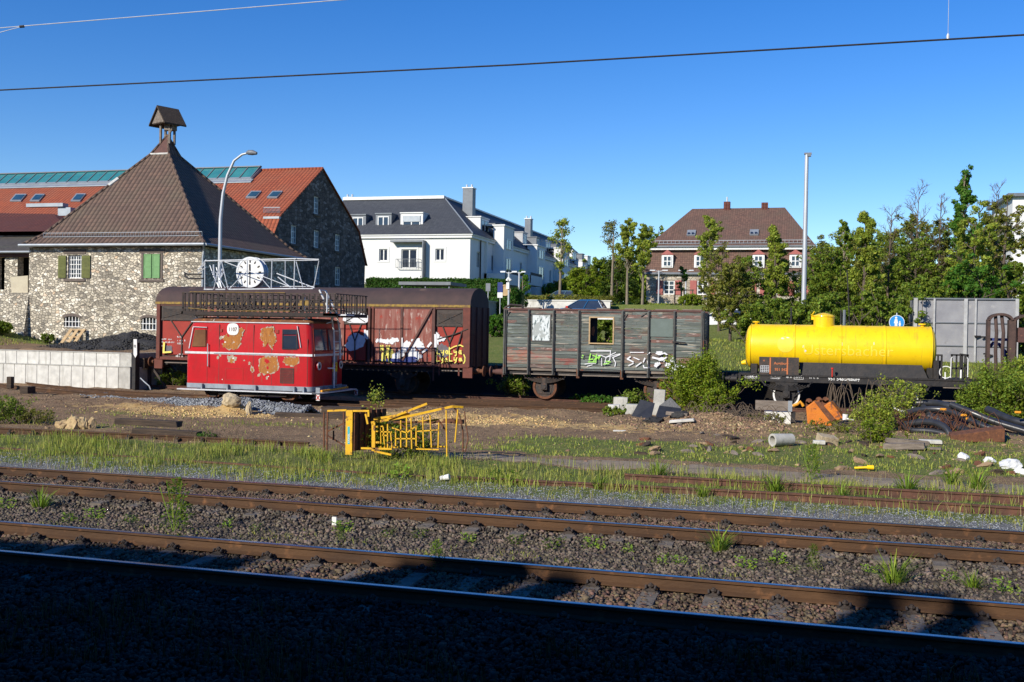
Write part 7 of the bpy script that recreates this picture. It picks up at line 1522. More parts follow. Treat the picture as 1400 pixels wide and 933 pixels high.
q=MB();x=at(994,280,106).x;q.cyl((x,106,15.9),(x,106,16.5),.08,8);q.build('flue_pipe','silver',t)
q=MB();q.box(VX1_+.2,VX1_+1.1,103,105,9.2,10.6);q.build('side_dormer','white_paint',t)
# ---------------------------------------- white house at the right edge
t=thing('white_house','plain white rendered house cut by the right edge behind trees','house',(21,92,5))
q=MB();a=at(1384,300,88).x;wall_holes(q,(a,88,4),(1,0,0),(0,1,0),9,4,13.8,[(1.1,2.1,10.4,11.9),(3.6,4.6,10.4,11.9),(1.1,2.1,6.9,8.4)],.15);q.poly([(a,88,4),(a,97,4),(a,97,13.8),(a,88,13.8)]);q.poly([(a+9,88,4),(a+9,97,4),(a+9,97,13.8),(a+9,88,13.8)]);q.build('wall','render',t)
for w in ((1.1,2.1,10.4,11.9),(3.6,4.6,10.4,11.9),(1.1,2.1,6.9,8.4)): window(t,(a,88,4),(1,0,0),(0,1,0),*w,.1,2,1)
q=MB();q.box(a-.4,a+9.4,87.6,97.4,13.8,14.05);q.build('roof','dark_zinc',t)
# ---------------------------------------- unseen block added behind the viewpoint, shaped to throw the foreground shade
t=thing('shade_block','long unseen block added behind the viewpoint to shade the foreground tracks','building',(-15,-11,-.2))
def top(Y,x=0): return -.2+(Y+6.5)*.609
q=MB();zt=top(10.82);q.box(-75,45,-15,-6.5,-.3,zt);q.build('wall','rubble_dark',t)  # main body of the added unseen shade block
XX=lambda px,Y:gr(px,0,-.1).x if 0 else at(px,790,Y).x
for (x0,x1,Y) in [(XX(a,c),XX(b,c),c) for a,b,c in ((-500,120,11.6),(120,372,11.78),(372,420,11.2),(545,570,11.6),(570,632,12.1),(632,700,12.35),(700,745,12.95),(745,768,12.7),(768,812,12.1),(1203,1240,12.3),(1320,1345,12.4))]:
    s=(Y+6.5)*.51;q=MB();q.box(x0-s,x1-s,-7.2,-6.5,zt-.2,top(Y));q.build('chimney' if x1-x0<1.5 else 'dormer','rubble_dark',t)  # blocks added on top to shape the foreground shadow edge
q=MB();s=(13.3+6.5)*.51;q.box(.8-s,1.9-s,-7.2,-6.5,top(12.75),top(13.1));q.box(1.3-s,1.42-s,-7,-6.8,zt,top(12.8));q.build('shade_bar','dark_iron',t)  # added bar that casts a shadow blob at the right
# ================================================================== WALLS, HEDGES, STREET FURNITURE BEHIND
q=MB();q.box(-19.3,-19.0,61,70.2,1.5,4.45);q.box(-19.32,-18.95,61,70.3,4.45,4.55);o=q.build('retaining_wall','concrete');tag(o,'shaded concrete retaining wall running back beside the street lamp','retaining wall')
q=MB();q.box(-19.0,-12.6,70.0,70.25,2.4,4.78);q.box(-19.05,-12.5,69.95,70.3,4.78,4.86);o=q.build('retaining_wall','concrete_white');tag(o,'pale sunlit concrete wall behind the left end of the wooden wagon','retaining wall')
q=MB();q.add([(-15,69.9,3.0),(-12.2,69.9,4.6),(-6,69.9,4.6),(-6,69.9,2.5),(-15,69.9,2.5),(-15,66.2,3.0),(-12.2,66.2,3.3),(-6,66.2,3.3)],[(0,1,2,3,4)]) if 0 else None
q=MB();a=at(455,392,60);c=at(600,394,60);q.box(-33,-24.5,60,60.4,2,5.2);o=q.build('rubble_wall','rubble');tag(o,'low rubble wall top showing above the boxcar roof','wall')
t=thing('carport','flat dark carport roof in front of the hedge above the boxcar','carport',(-27,76,4))
a=at(545,387,76);c=at(616,391,76);q=MB();q.box(a.x,c.x,76,80,a.z-.15,a.z+.1);q.build('roof','dark_zinc',t);q=MB()
for x in (a.x+.2,(a.x+c.x)/2,c.x-.2): q.box(x-.05,x+.05,76.2,76.3,3,a.z-.15)
q.build('post','dark_zinc',t)
def hedge(name,label,x0,x1,y0,y1,z0,z1,n,m='hedge',s=.16):
    u=rng.uniform(0,1,(n,3));fx=rng.integers(0,3,n);x=x0+(x1-x0)*u[:,0];y=y0+(y1-y0)*u[:,1];z=z0+(z1-z0)*u[:,2]
    y=np.where(fx==0,y0+rng.normal(0,.05,n),y);z=np.where(fx==1,z1+rng.normal(0,.06,n)+.10*vnoise(x,y,1.,3),z);x=np.where((fx==2),np.where(u[:,1]>.5,x0,x1)+rng.normal(0,.05,n),x)
    o=leaves(name,np.stack([x,y,z],1),s,m);c=MB();c.box(x0+.08,x1-.08,y0+.08,y1-.08,z0,z1-.08);k=c.build('inner_mass',m,o);return tag(o,label,'hedge')
def leaves(name,pos,s,m,parent=None,asp=.55,nrm=None,origin=None):
    n=len(pos);pos=np.asarray(pos,float)
    N=rng.normal(0,1,(n,3));N[:,2]=np.abs(N[:,2])*.8+.15
    if nrm is not None: N=rng.normal(0,.5,(n,3))+nrm
    N/=np.linalg.norm(N,axis=1)[:,None];T=np.cross(N,rng.normal(0,1,(n,3)));T/=np.linalg.norm(T,axis=1)[:,None]+1e-9;B=np.cross(N,T)
    L=(s*rng.uniform(.6,1.35,n))[:,None]*.5;Wd=L*asp
    V=np.empty((n,4,3));V[:,0]=pos-T*L;V[:,1]=pos+B*Wd-N*L*.15;V[:,2]=pos+T*L;V[:,3]=pos-B*Wd-N*L*.15
    if origin is None and parent is None: origin=(pos[:,0].mean(),pos[:,1].mean(),pos[:,2].min())
    return npmesh(name,V.reshape(-1,3),np.arange(4*n).reshape(-1,4),m,parent,origin)
hedge('hedge','tall clipped hedge in front of the white apartment building',at(500,385,92).x,at(689,385,92).x,92,94,5.6,7.35,16000,'hedge',.2)
hedge('hedge','lower hedge right of the boxcar roof along the retaining wall',at(664,400,66).x,at(716,400,66).x,64,66.5,3.2,5.25,7000,'hedge',.15)
hedge('hedge','thin low hedge along the top of the pale concrete wall',-18.9,-12.6,70.6,71.4,4.75,5.15,3000,'leaf_olive',.12)
hedge('hedge','low yellowish hedge in front of the mansard house',at(822,415,84).x,at(962,415,84).x,84,85.5,4.0,4.95,7000,'leaf_light',.15)
# lamps and poles
def tall(name,label,px,Y,ztop,z0,r0,r1,arms=(),m='galv'):
    p=at(px,430,Y);t=thing(name,label,'street lamp',(p.x,Y,z0));MB().tube([(p.x,Y,z0),(p.x,Y,ztop)],[r0,r1],12).build('post',m,t,smooth=True);return t,p.x
t=thing('street_lamp','tall curved pale street lamp rising behind the red railcar','street lamp',(at(300,360,44.5).x,44.5,.1))
P=[(300.5,440),(300.5,360),(301.5,300),(305,265),(311,240),(320,220),(331,211.5),(341,209)];V=[at(a,b,44.5) for a,b in P];q=MB();q.tube([Vector((V[0].x,44.5,.1))]+V,[.11,.10,.095,.085,.075,.07,.06,.055,.05],14);q.build('post','galv',t,smooth=True)
q=MB();a=at(337,209.5,44.5);c=at(351,210,44.5);q.tube([a,a.lerp(c,.2)+Vector((0,0,.03)),a.lerp(c,.6)+Vector((0,0,.03)),c],[.06,.12,.13,.07],12);q.build('lamp_head','dark_zinc',t,smooth=True)
t,x=tall('flood_light_mast','tall plain pale mast rising behind the yellow tank',1098.5,50,11.2,.2,.13,.09);t['category']='mast';q=MB();q.box(x-.12,x+.22,49.9,50.1,11.2,11.27);q.box(x+.02,x+.2,49.9,50.1,11.1,11.2);q.build('mast_head','dark_zinc',t)
def dlamp(px,Y,pytop,z0,label,half,base=None):
    p=at(px,pytop,Y);t=thing('street_lamp',label,'street lamp',(p.x,Y,z0));MB().tube([(p.x,Y,z0),(p.x,Y,p.z)],[.08,.06],10).build('post','galv',t,smooth=True)
    q=MB()
    for s in (-1,1): q.tube([(p.x,Y,p.z-.1),(p.x+s*half*.45,Y,p.z-.02)],.03,6);q.box(p.x+s*half*.4 if s>0 else p.x-half,p.x+half if s>0 else p.x-half*.4,Y-.12,Y+.12,p.z-.04,p.z+.05)
    q.build('lamp_arm','silver',t);return t,p
t,p=dlamp(696,60,372,1.5,'double armed street lamp with a camera box behind the wagon gap',.52)
q=MB();b=at(696,382,60);q.tube([b+Vector((-.1,-.1,-.1)),b+Vector((0,-.1,.08)),b+Vector((.12,-.1,-.1))],.1,8);b=at(695,391,60);q.box(b.x-.09,b.x+.09,59.85,59.95,b.z-.2,b.z+.2);q.build('equipment_box','white_paint',t)
t,p=dlamp(710,66,372,3,'second double armed lamp post just right of the camera lamp',.45)
t,p=dlamp(901,86,370,4.5,'double armed street lamp in front of the left side of the mansard house',.75)
t,p=dlamp(938,96,370,4.8,'street lamp partly hidden by the small tree before the mansard house',.7)
for px,py,Y,w,h,m,lb in ((667.5,393,62,.3,.5,'dark_zinc','small grey sign on a post left of the blue sign'),(684,393,62,.34,.62,'spray_blue','blue parking sign above a white plate behind the wagon gap')):
    p=at(px,py,Y);t=thing('road_sign',lb,'sign',(p.x,Y,2.8));q=MB();q.tube([(p.x,Y,2.8),(p.x,Y,p.z+h/2)],.03,8);q.build('post','galv',t);q=MB();q.box(p.x-w/2,p.x+w/2,Y-.04,Y-.02,p.z-h/2,p.z+h/2);q.build('sign_plate',m,t)
    if px>680: q=MB();q.box(p.x-w/2,p.x+w/2,Y-.04,Y-.02,p.z-h/2-.35,p.z-h/2-.02);q.build('sub_plate','white_paint',t)
q=MB();p=at(690.5,397,62);q.ring(p,(0,1,0),.28,.36,.06,24);q.cyl(p,p+Vector((0,.05,0)),.28,24);o=q.build('round_board','raw_wood');tag(o,'round pale wooden disc beside the blue sign','board')
t=thing('road_sign','round blue pedestrian sign showing just above the yellow tank','sign',(at(1226,441,46).x,46,.2))
p=at(1226,441,46);q=MB();q.tube([(p.x,46.03,.2),(p.x,46.03,p.z+.4)],.03,8);q.build('post','galv',t);q=MB();q.cyl(p,p+Vector((0,-.02,0)),.31,32);q.build('sign_plate','white_paint',t)
G['sign_blue']=flat('sign_blue',(.02,.25,.62));q=MB();q.cyl(p+Vector((0,-.021,0)),p+Vector((0,-.026,0)),.288,32);q.build('sign_face','sign_blue',t)
q=MB();
def fig(mb,cx,cz,h):
    Y=46-.032;mb.cyl((cx,Y,cz+h*.42),(cx,Y-.003,cz+h*.42),h*.11,12);mb.prism([(cx-h*.12,Y,cz+h*.28),(cx+h*.12,Y,cz+h*.28),(cx+h*.2,Y,cz-h*.15),(cx+h*.12,Y,cz-h*.15),(cx+h*.14,Y,cz-h*.5),(cx-h*.14,Y,cz-h*.5),(cx-h*.12,Y,cz-h*.15),(cx-h*.2,Y,cz-h*.15)],(0,-.003,0))
fig(q,p.x-.03,p.z+.02,.42);fig(q,p.x+.12,p.z-.07,.24);q.build('pedestrian_symbol','white_paint',t)
for px,Y,py,lb,m,r in ((1082,44,421,'thin black post just left of the tank dome','black',.035),(1150,44,424,'thin black post right of the tank dome','black',.03),(1154.5,44,424,'short grey blue post beside the thin black one right of the dome','dark_zinc',.06)):
    p=at(px,py,Y);o=MB().tube([(p.x,Y,.2),(p.x,Y,p.z)],r,8).build('post',m,smooth=True);tag(o,lb,'post')
o=MB().tube([at(1158,370,44),at(1160,405,44),at(1161.5,447,44)],.028,6).build('rod','black');tag(o,'thin dark rod reaching up from the tank top into the trees','rod')
# grey steel bin wall and arches
t=thing('steel_panel_wall','large grey ribbed steel container wall behind the right end of the tank wagon','container',(7.2,50,.2))
BX,BX2,BZ0,BZ1=5.05,9.34,.3,4.46;q=MB();q.box(BX,BX2,50,50.06,BZ0,BZ1);q.box(BX,BX2,52.4,52.46,BZ0,BZ1);q.box(BX-.02,BX+.04,50.06,52.4,BZ0,BZ1-.02);q.box(BX2-.04,BX2+.02,50.06,52.4,BZ0,BZ1-.02);q.build('panel','steel_sheet',t)
ux=lambda px:at(px,450,50).x;uz=lambda py:at(1300,py,50).z
q=MB()
for px,w in ((1251,.16),(1276.5,.08),(1319.5,.15),(1333,.08),(1389.5,.14)): q.box(ux(px)-w/2,ux(px)+w/2,49.9,50,BZ0,BZ1+.04)
q.build('upright','steel_frame',t)
q=MB()
for py in (441.5,473): z=uz(py);q.box(BX,BX2,49.94,49.999,z-.02,z+.025)
q.box(BX-.05,BX2+.05,49.92,50.08,BZ1,BZ1+.07);q.build('rail','dark_zinc',t)
q=MB()
for px,py in ((1333,460),(1342,461),(1345,484),(1349,486)): p=at(px,py,49.8);q.beam(p,(p.x+.25,49.95,p.z),.07)
q.build('lug','black',t)
t=thing('steel_arch_frame','dark rusty arched steel frame standing before the grey container wall','steel frame',(7.9,46,.4))
AY=46.
def arch(mb,x0,x1,zs,zt,Y,w,h):
    n=14;P=[(x0,zs)]+[((x0+x1)/2-(x1-x0)/2*math.cos(math.pi*k/n),zs+(zt-zs)*math.sin(math.pi*k/n)) for k in range(n+1)]+[(x1,zs)]
    for a,b in zip(P[:-1],P[1:]):
        if (Vector(a)-Vector(b)).length>.001: mb.beam((a[0],Y,a[1]),(b[0],Y,b[1]),w,h,up=(0,1,0))
x0=at(1351,470,AY).x;x1=at(1382,470,AY).x;zs=at(1351,438,AY).z;zt=at(1366,430,AY).z
q=MB();arch(q,x0,x1,zs,zt,AY,.10,.5)
for px,w in ((1350.5,.12),(1382.5,.26)): x=at(px,470,AY).x;q.box(x-w/2,x+w/2,AY-.2,AY+.2,.3,zs+.02)
q.build('arch','corten',t)
q=MB()
for a,b,c in ((1361,1362.5,1361),(1369.5,1372,1370.5)): 
    q.tube([at(a,431.5,AY),at(b,455,AY-.3),at(c,480,AY-.3),at(a+1,515,AY-.2)],.07,8)
q.tube([at(1352,441,AY),at(1353,437,AY+.8),at(1357,433,AY+1)],.05,6);q.build('curved_bar','corten',t,smooth=True)
q=MB();a=at(1352,464,AY+.1);c=at(1381,466,AY+.1);q.box(a.x,c.x,AY,AY+.1,c.z-.02,a.z+.05);q.tube([at(1353,475,AY+.2),at(1358,469,AY+.2),at(1366,471,AY+.2),at(1374,481,AY+.2),at(1378,495,AY+.2)],.07,8);q.build('cross_bar','spray_blue',t)
t=thing('steel_arch_frame','second dark arched steel frame cut by the right edge','steel frame',(9.4,46,.4));x2=at(1388,440,AY).x;q=MB();arch(q,x2,x2+1.9,zs,zt+.02,AY+.1,.10,.5);q.box(x2-.06,x2+.06,AY-.1,AY+.3,.3,zs);q.box(x2+1.84,x2+1.96,AY-.1,AY+.3,.3,zs);q.build('arch','corten',t)
q=MB();q.box(x2+.1,x2+1.8,AY,AY+.2,2.6,3.2);q.build('brown_panel','wagon_brown',t)
# ---------------------------------------- cars
def car(name,label,x,y,z,L,m,rot=0,H=1.5,van=False):
    t=thing(name,label,'car',(0,0,0));W=.86
    # side outline (x,z); cabin narrower
    low=[(-L/2,.32),(-L/2+.02,.78),(-L/2+.25,.92),(L/2-.95,.95),(L/2-.1,.80),(L/2,.5),(L/2-.03,.30)]
    q=MB();q.prism([(a,-W,b) for a,b in low],(0,2*W,0));q.build('body',m,t,bevel=.06)
    c0,c1,r0,r1=(-L/2+.12,L/2-1.05,-L/2+.45,L/2-1.9) if not van else (-L/2+.05,L/2-.8,-L/2+.25,L/2-1.5)
    q=MB();q.hexa([(c0,-W+.03,.93),(c1,-W+.03,.93),(c1,W-.03,.93),(c0,W-.03,.93),(r0,-W+.2,H-.04),(r1,-W+.2,H-.04),(r1,W-.2,H-.04),(r0,W-.2,H-.04)]);q.build('window','glass',t,bevel=.03)
    q=MB();q.hexa([(r0-.05,-W+.17,H-.06),(r1+.05,-W+.17,H-.06),(r1+.05,W-.17,H-.06),(r0-.05,W-.17,H-.06),(r0+.1,-W+.3,H+.02),(r1-.1,-W+.3,H+.02),(r1-.1,W-.3,H+.02),(r0+.1,W-.3,H+.02)])
    for s in (-1,1):
        for a,b in (((c0,.93),(r0,H-.05)),((c1,.93),(r1,H-.05)),(((c0+c1)/2,.93),((r0+r1)/2,H-.05))): q.beam((a[0],s*(W-.02),a[1]),(b[0],s*(W-.19),b[1]),.09,.05)
    q.build('roof',m,t,bevel=.02)
    for sx in (-L/2+.75,L/2-.8):
        for s in (-1,1):
            q=MB();q.cyl((sx,s*(W-.2),.32),(sx,s*(W+.01),.32),.32,20);w=q.build('wheel','rubber',t,smooth=True);q=MB();q.cyl((sx,s*(W+.01),.32),(sx,s*(W+.02),.32),.2,16);k=q.build('rim','silver',t);k.parent=w
    q=MB()
    for s in (-1,1): q.box(L/2-.12,L/2-.02,s*.6-.14,s*.6+.14,.6,.74)
    q.build('headlight','white_paint',t);q=MB()
    for s in (-1,1): q.box(-L/2-.01,-L/2+.1,s*.68-.08,s*.68+.08,.65,.9);q.box(c1-.25,c1-.1,s*(W+.02)-.08,s*(W+.02)+.08,.95,1.08)
    q.build('tail_light','decal_red',t);t.location=(x,y,z);t.rotation_euler.z=R_(rot);return t
G['car_blue']=mat('car_blue',(.02,.10,.24),(.02,.09,.21),2,.25,coat=.6);G['car_white']=mat('car_white',(.7,.7,.7),(.65,.65,.66),2,.3,coat=.5);G['car_grey']=mat('car_grey',(.10,.17,.2),(.09,.15,.18),2,.3,coat=.5)
p=at(797,414,66);car('parked_car','blue car whose roof shows above the wooden wagon',p.x-.25,66,tz(p.x,66)-.02,3.7,'car_blue',180,1.50)
p=at(772,402,92);car('parked_car','grey blue car parked behind the thin tree trunk, higher up the street',p.x,90,4.75,4.1,'car_grey',180,1.5)
p=at(990,420,70);car('parked_car','white car glimpsed between bushes below the mansard house',p.x,70,tz(p.x,70)-.4+0,4.2,'car_white',170,1.45)
# ---------------------------------------- overhead wires
t=thing('contact_wire','dark contact wire of the overhead line crossing the whole sky','overhead wire',(-4,11.1,5.8));q=MB();q.tube([at(-700,152,11.1),at(0,123.5,11.1),at(700,89,11.1),at(1400,48,11.1),at(2300,-12,11.1)],.0095,6);q.build('wire','black',t)
q=MB();a=at(1296,53.5,11.1);q.tube([a,a+Vector((0,0,1.2))],.0025,4);q.tube([a+Vector((0,0,-.0)),a+Vector((0,0,.03)),a+Vector((0,0,.055))],[.014,.016,.006],8);q.build('dropper','silver',t)
t=thing('messenger_wire','thin pale carrying wire at the top left of the sky','overhead wire',(-8,11.1,6.6));q=MB();q.tube([at(-300,52,11.1),at(0,38.5,11.1),at(250,18.,11.1),at(480,-1.,11.1),at(900,-45,11.1)],.0055,6);q.build('wire','silver',t)
q=MB();a=at(30,36.5,11.1);q.tube([a,at(0,44.5,11.0),at(-200,95,10.8)],.0045,5);q.build('side_wire','silver',t);q=MB();q.tube([a-Vector((.03,0,0)),a+Vector((.03,0,0))],.018,8);q.build('clamp','black',t)
# ================================================================== VEGETATION
def limb(mb,a,d,L,r,lv,tips,spread=.5,up=.12,n=4):
    P=[Vector(a)];D=Vector(d).normalized();k=4
    for i in range(k): D=(D+Vector((random.gauss(0,.12),random.gauss(0,.12),random.gauss(up,.06)))).normalized();P.append(P[-1]+D*L/k)
    mb.tube(P,[r*(1-.17*i) for i in range(k+1)],max(3,6-lv),False)
    if lv<=0: tips+=P[2:];return
    for j in range(n):
        f=.35+.6*(j+random.random())/n;i=min(int(f*k),k-1);b=P[i].lerp(P[i+1],f*k-i);q=D.orthogonal().normalized();q.rotate(Matrix.Rotation(random.uniform(0,6.28),3,D))
        limb(mb,b,D*(1-spread)+q*spread,L*random.uniform(.45,.65),r*.5,lv-1,tips,spread,up,n)
    tips.append(P[-1])
def tree(label,px,Y,pytop,wpx,m,kind='bushy',z0=None,nl=9000,ls=.13,group=None,cat='tree',low=.2,dens=1.):
    p=at(px,pytop,Y);x=p.x;zb=tz(x,Y) if z0 is None else z0;Ht=p.z-zb;Wd=(at(px+wpx/2,pytop,Y).x-at(px-wpx/2,pytop,Y).x)/2
    name={'bushy':'tree','column':'columnar_tree','bare':'bare_tree','shrub':'shrub','street':'street_tree','spire':'columnar_tree'}[kind];t=thing(name,label,cat,(x,Y,zb),group);mb=MB();tips=[]
    if kind=='shrub':
        for _ in range(9): limb(mb,(x+random.uniform(-.3,.3)*Wd,Y+random.uniform(-.3,.3)*Wd,zb-.05),(random.gauss(0,.5),random.gauss(0,.4),1),Ht*.7,.03+.006*Ht,1,tips,.5,.1,3)
    else:
        tr=(.035+.014*Ht)*(.6 if kind=='bare' else 1);lean=random.uniform(-.03,.03)*Ht;q=[Vector((x,Y,zb-.1)),Vector((x+lean*.3,Y,zb+Ht*.35)),Vector((x+lean*.6,Y,zb+Ht*.65)),Vector((x+lean,Y,zb+Ht*.98))];mb.tube(q,[tr,tr*.75,tr*.45,tr*.1],8)
        nb={'bushy':16,'column':20,'bare':18,'street':12,'spire':18}[kind]
        for j in range(nb):
            f=low+(.95-low)*(j+random.random())/nb;i=0 if f<.35 else (1 if f<.65 else 2);s=[0,.35,.65,.98];b=q[i].lerp(q[i+1],(f-s[i])/(s[i+1]-s[i]));a=random.uniform(0,6.28)
            wz={'bushy':1.15*math.sin(math.pi*min(1,(f-low)/(1-low)*.85+.12))**.6,'bare':.9-.5*f,'column':.75-.35*f,'street':.9*math.sin(math.pi*min(1,(f-low)/(1-low)*.8+.2)),'spire':.8*(1-f)+.15}[kind]
            ou=Wd*wz;rise={'bushy':.45,'bare':1.3,'column':2.2,'street':1.,'spire':1.6}[kind];d=Vector((math.cos(a),math.sin(a)*.8,rise));limb(mb,b,d,ou*math.sqrt(1+rise*rise)*.75,tr*.3,2 if kind=='bare' else 1,tips,.5,.06,5 if kind=='bare' else 4)
    mb.build('trunk' if kind!='shrub' else 'stems','bark_pale' if kind in('street','column') else ('twig' if kind=='bare' else 'bark'),t)
    if nl:
        T=np.array([tuple(v) for v in tips]);
        # leaf clumps around the branch tips, kept inside an uneven envelope
        nc={'bushy':150,'shrub':130,'column':130,'bare':60,'street':60,'spire':170}[kind]
        if kind in('bushy','shrub'):
            u=rng.normal(0,1,(nc,3));u/=np.linalg.norm(u,axis=1)[:,None];rr=rng.uniform(.35,1,(nc,1))**.5;zc=zb+Ht*(.55 if kind=='bushy' else .47);E=np.array([x,Y,zc])+u*rr*np.array([Wd*.92,Wd*.85,Ht*(.42 if kind=='bushy' else .47)])
            E=E[E[:,2]>zb+.03*Ht];C_=np.concatenate([E,T[rng.integers(0,len(T),nc//2)]])
        elif kind=='bare': C_=T[rng.integers(0,len(T),nc)];C_=C_[C_[:,2]<zb+Ht*.8]
        else: C_=T[rng.integers(0,len(T),nc*2)]
        csz={'bushy':.15,'shrub':.16,'column':.14,'bare':.12,'street':.19,'spire':.145}[kind]*min(Wd,Ht)*(1 if kind in('bushy','shrub') else 1.4)
        nl=int(nl*(1.7 if kind in('column','spire') else 1.15));k=rng.integers(0,len(C_),int(nl*dens));off=rng.normal(0,1,(len(k),3));off/=np.linalg.norm(off,axis=1)[:,None];off_=off*(rng.uniform(0,1,(len(k),1))**.4)*csz*rng.uniform(.5,1.25,len(C_))[k][:,None]*np.array([1,1,.75]);P=C_[k]+off_
        kk=P[:,2]>zb+.02;leaves('crown',P[kk],ls*.9,m,t,nrm=off[kk]*.9)
    return t
def backdrop():
    # thicket behind the tank wagon, left to right
    L=[('tree behind the right end of the wooden wagon, twiggy and olive',985,62,342,64,'leaf_olive','bushy',4500),
    ('upright bright tree left of the mast, in front of the mansard house',1062,64,312,52,'leaf_light','spire',9000),
    ('twiggy tall tree with pale new leaves before the mansard house centre',972,72,308,44,'leaf_light','column',3200),
    ('dark olive bush at the left foot of the thicket',1000,56,368,76,'leaf_olive','bushy',9000),
    ('mid green tree between the wooden wagon and the mast',1030,58,362,70,'leaf_mid','bushy',10000),
    ('green shrub mass directly behind the left end of the yellow tank',1050,50,398,90,'leaf_mid','shrub',12000),
    ('full dark tree just right of the tall mast',1135,60,340,70,'leaf_mid','bushy',10000),
    ('low green shrub behind the tank dome',1125,50,392,90,'leaf_mid','shrub',12000),
    ('pale feathery poplar right of the tall mast, sharply pointed',1183,58,292,66,'leaf_light','spire',10500),
    ('dark spindly tree left of the pale poplar',1155,62,310,36,'leaf_mid','column',3600),
    ('bare twiggy tree right of the pale poplar',1215,62,280,56,'leaf_olive','bare',700),
    ('green shrub behind the middle of the yellow tank',1195,50,385,90,'leaf_mid','shrub',12000),
    ('tallest bare tree with open twigs against the sky',1252,64,254,70,'leaf_olive','bare',900),
    ('dark bushy tree at the foot of the tallest bare tree',1255,60,330,80,'leaf_mid','bushy',12000),
    ('green shrub behind the blue pedestrian sign',1265,52,375,90,'leaf_mid','shrub',12000),
    ('bare reddish tree beside the dark crowned tree',1285,66,262,46,'leaf_olive','bare',500),
    ('tall dark green tree with broad leaves at top right',1322,60,242,54,'leaf_bright','column',8000),
    ('olive yellow bushy tree below the broad leaved one',1330,57,300,78,'leaf_light','bushy',12000),
    ('bright green bush above the grey container wall',1325,54,345,90,'leaf_bright','shrub',13000),
    ('olive tree with bare top near the right edge',1372,60,268,70,'leaf_olive','bushy',8000),
    ('bare twiggy tree top in front of the white house',1365,64,250,60,'leaf_olive','bare',700),
    ('dark shrub mass above the right end of the container wall',1385,55,352,80,'leaf_mid','shrub',12000),
    ('green shrub at the far right edge',1412,53,380,80,'leaf_mid','shrub',8000)]
    L+=[('broad rounded olive tree filling the thicket left of the poplar',1160,66,335,110,'leaf_olive','bushy',13000),
    ('broad green tree filling the thicket right of the poplar',1225,67,335,100,'leaf_mid','bushy',13000),
    ('wide yellowish tree mass under the tallest bare tree',1290,68,318,110,'leaf_olive','bushy',14000),
    ('wide tree mass left of the white house',1358,66,300,90,'leaf_mid','bushy',13000),
    ('broad tree in front of the right end of the mansard house',1096,66,366,84,'leaf_mid','bushy',11000),
    ]
    L+=[('pale fresh green tree mass left of the pale poplar top',1150,69,322,84,'leaf_light','bushy',11000),
    ('pale fresh green tree mass between the poplar and the bare trees',1212,70,318,90,'leaf_light','bushy',11000),
    ('pale green tree mass behind the tallest bare tree',1268,71,305,84,'leaf_mid','bushy',11000),
    ('pale olive tree mass behind the broad leaved tree',1338,70,282,84,'leaf_light','bushy',11000)]
    L+=[('bushy tree just beyond the right edge before the white house',1450,60,300,90,'leaf_mid','bushy',8000),('olive tree farther beyond the right edge',1530,64,310,100,'leaf_olive','bushy',7000)]
    for lb,px,Y,pt,w,m,k,n in L: tree(lb,px,Y,pt,w,m,k,nl=n,ls=.15 if k!='column' else .17,low=.22 if k!='bare' else .3)
backdrop()
tree('thin street tree with bare tip in front of the white apartment row',767,72,300,48,'leaf_light','street',nl=1500,ls=.18,low=.35)
tree('small bright leafy tree right of the double armed lamps',716,68,368,26,'leaf_bright','street',nl=1700,ls=.16,low=.15)
tree('dense round lime green tree beside the parking wall',802,80,362,56,'leaf_lime','bushy',nl=12000,ls=.17,low=.15,z0=4.7)
tree('thin bare topped street tree right of the round lime tree',838,76,300,40,'leaf_olive','street',nl=1100,ls=.16,low=.4)
tree('tall pale street tree, left one of the leafy pair',859,74,313,40,'leaf_light','column',nl=4200,ls=.17,low=.3)
tree('tall pale street tree, right one of the leafy pair by the house',880,74,318,42,'leaf_light','column',nl=4200,ls=.17,low=.3)
tree('dark tree filling the gap behind the leafy pair',845,96,345,70,'leaf_dark','bushy',nl=9000,ls=.22,z0=4.6,low=.1)
tree('distant tree behind the left corner of the mansard house',903,118,312,36,'leaf_mid','bushy',nl=5000,ls=.25,z0=5)
tree('small staked tree in front of the mansard house',932,78,365,20,'leaf_bright','street',nl=1200,ls=.14,low=.3)
tree('yellow green bush below the small staked tree',945,72,402,42,'leaf_lime','shrub',nl=5000,ls=.15,cat='bush')
tree('clipped round dark bush before the left corner of the house',876,82,408,24,'leaf_dark','shrub',nl=3000,ls=.13,cat='bush')
tree('dark distant tree behind the right corner of the mansard house',1125,112,340,44,'leaf_dark','bushy',nl=6000,ls=.25,z0=5,low=.1)
t=thing('tree_stake','dark wooden tree stakes with a cross bar before the mansard house','stake',(-7.5,78,4));q=MB()
for px in (923,935.5,947): p=at(px,396,78);q.box(p.x-.04,p.x+.04,77.9,78,3.5,p.z)
a=at(923,396,78);c=at(947,396,78);q.box(a.x-.1,c.x+.1,77.87,77.9,a.z-.1,a.z);q.build('stake','bark',t)
tree('bright green shrub between boxcar end and wooden wagon',678,56,428,34,'leaf_bright','shrub',nl=6000,ls=.16,cat='bush')
tree('dark shrub filling the bank seen through the wagon window',820,52,425,70,'leaf_mid','shrub',nl=12000,ls=.15,cat='bush')
tree('wide shrub on the bank behind the left half of the wooden wagon',745,56,432,80,'leaf_mid','shrub',nl=8000,ls=.16,cat='bush')
tree('low shrub on the grass at far left before the annex',-2,48.2,438,34,'leaf_mid','shrub',nl=4000,ls=.13,z0=2.,cat='bush')
tree('small ivy shrub at the foot of the stone house',66,49.4,455,16,'leaf_mid','shrub',nl=1400,ls=.11,z0=1.5,cat='bush')
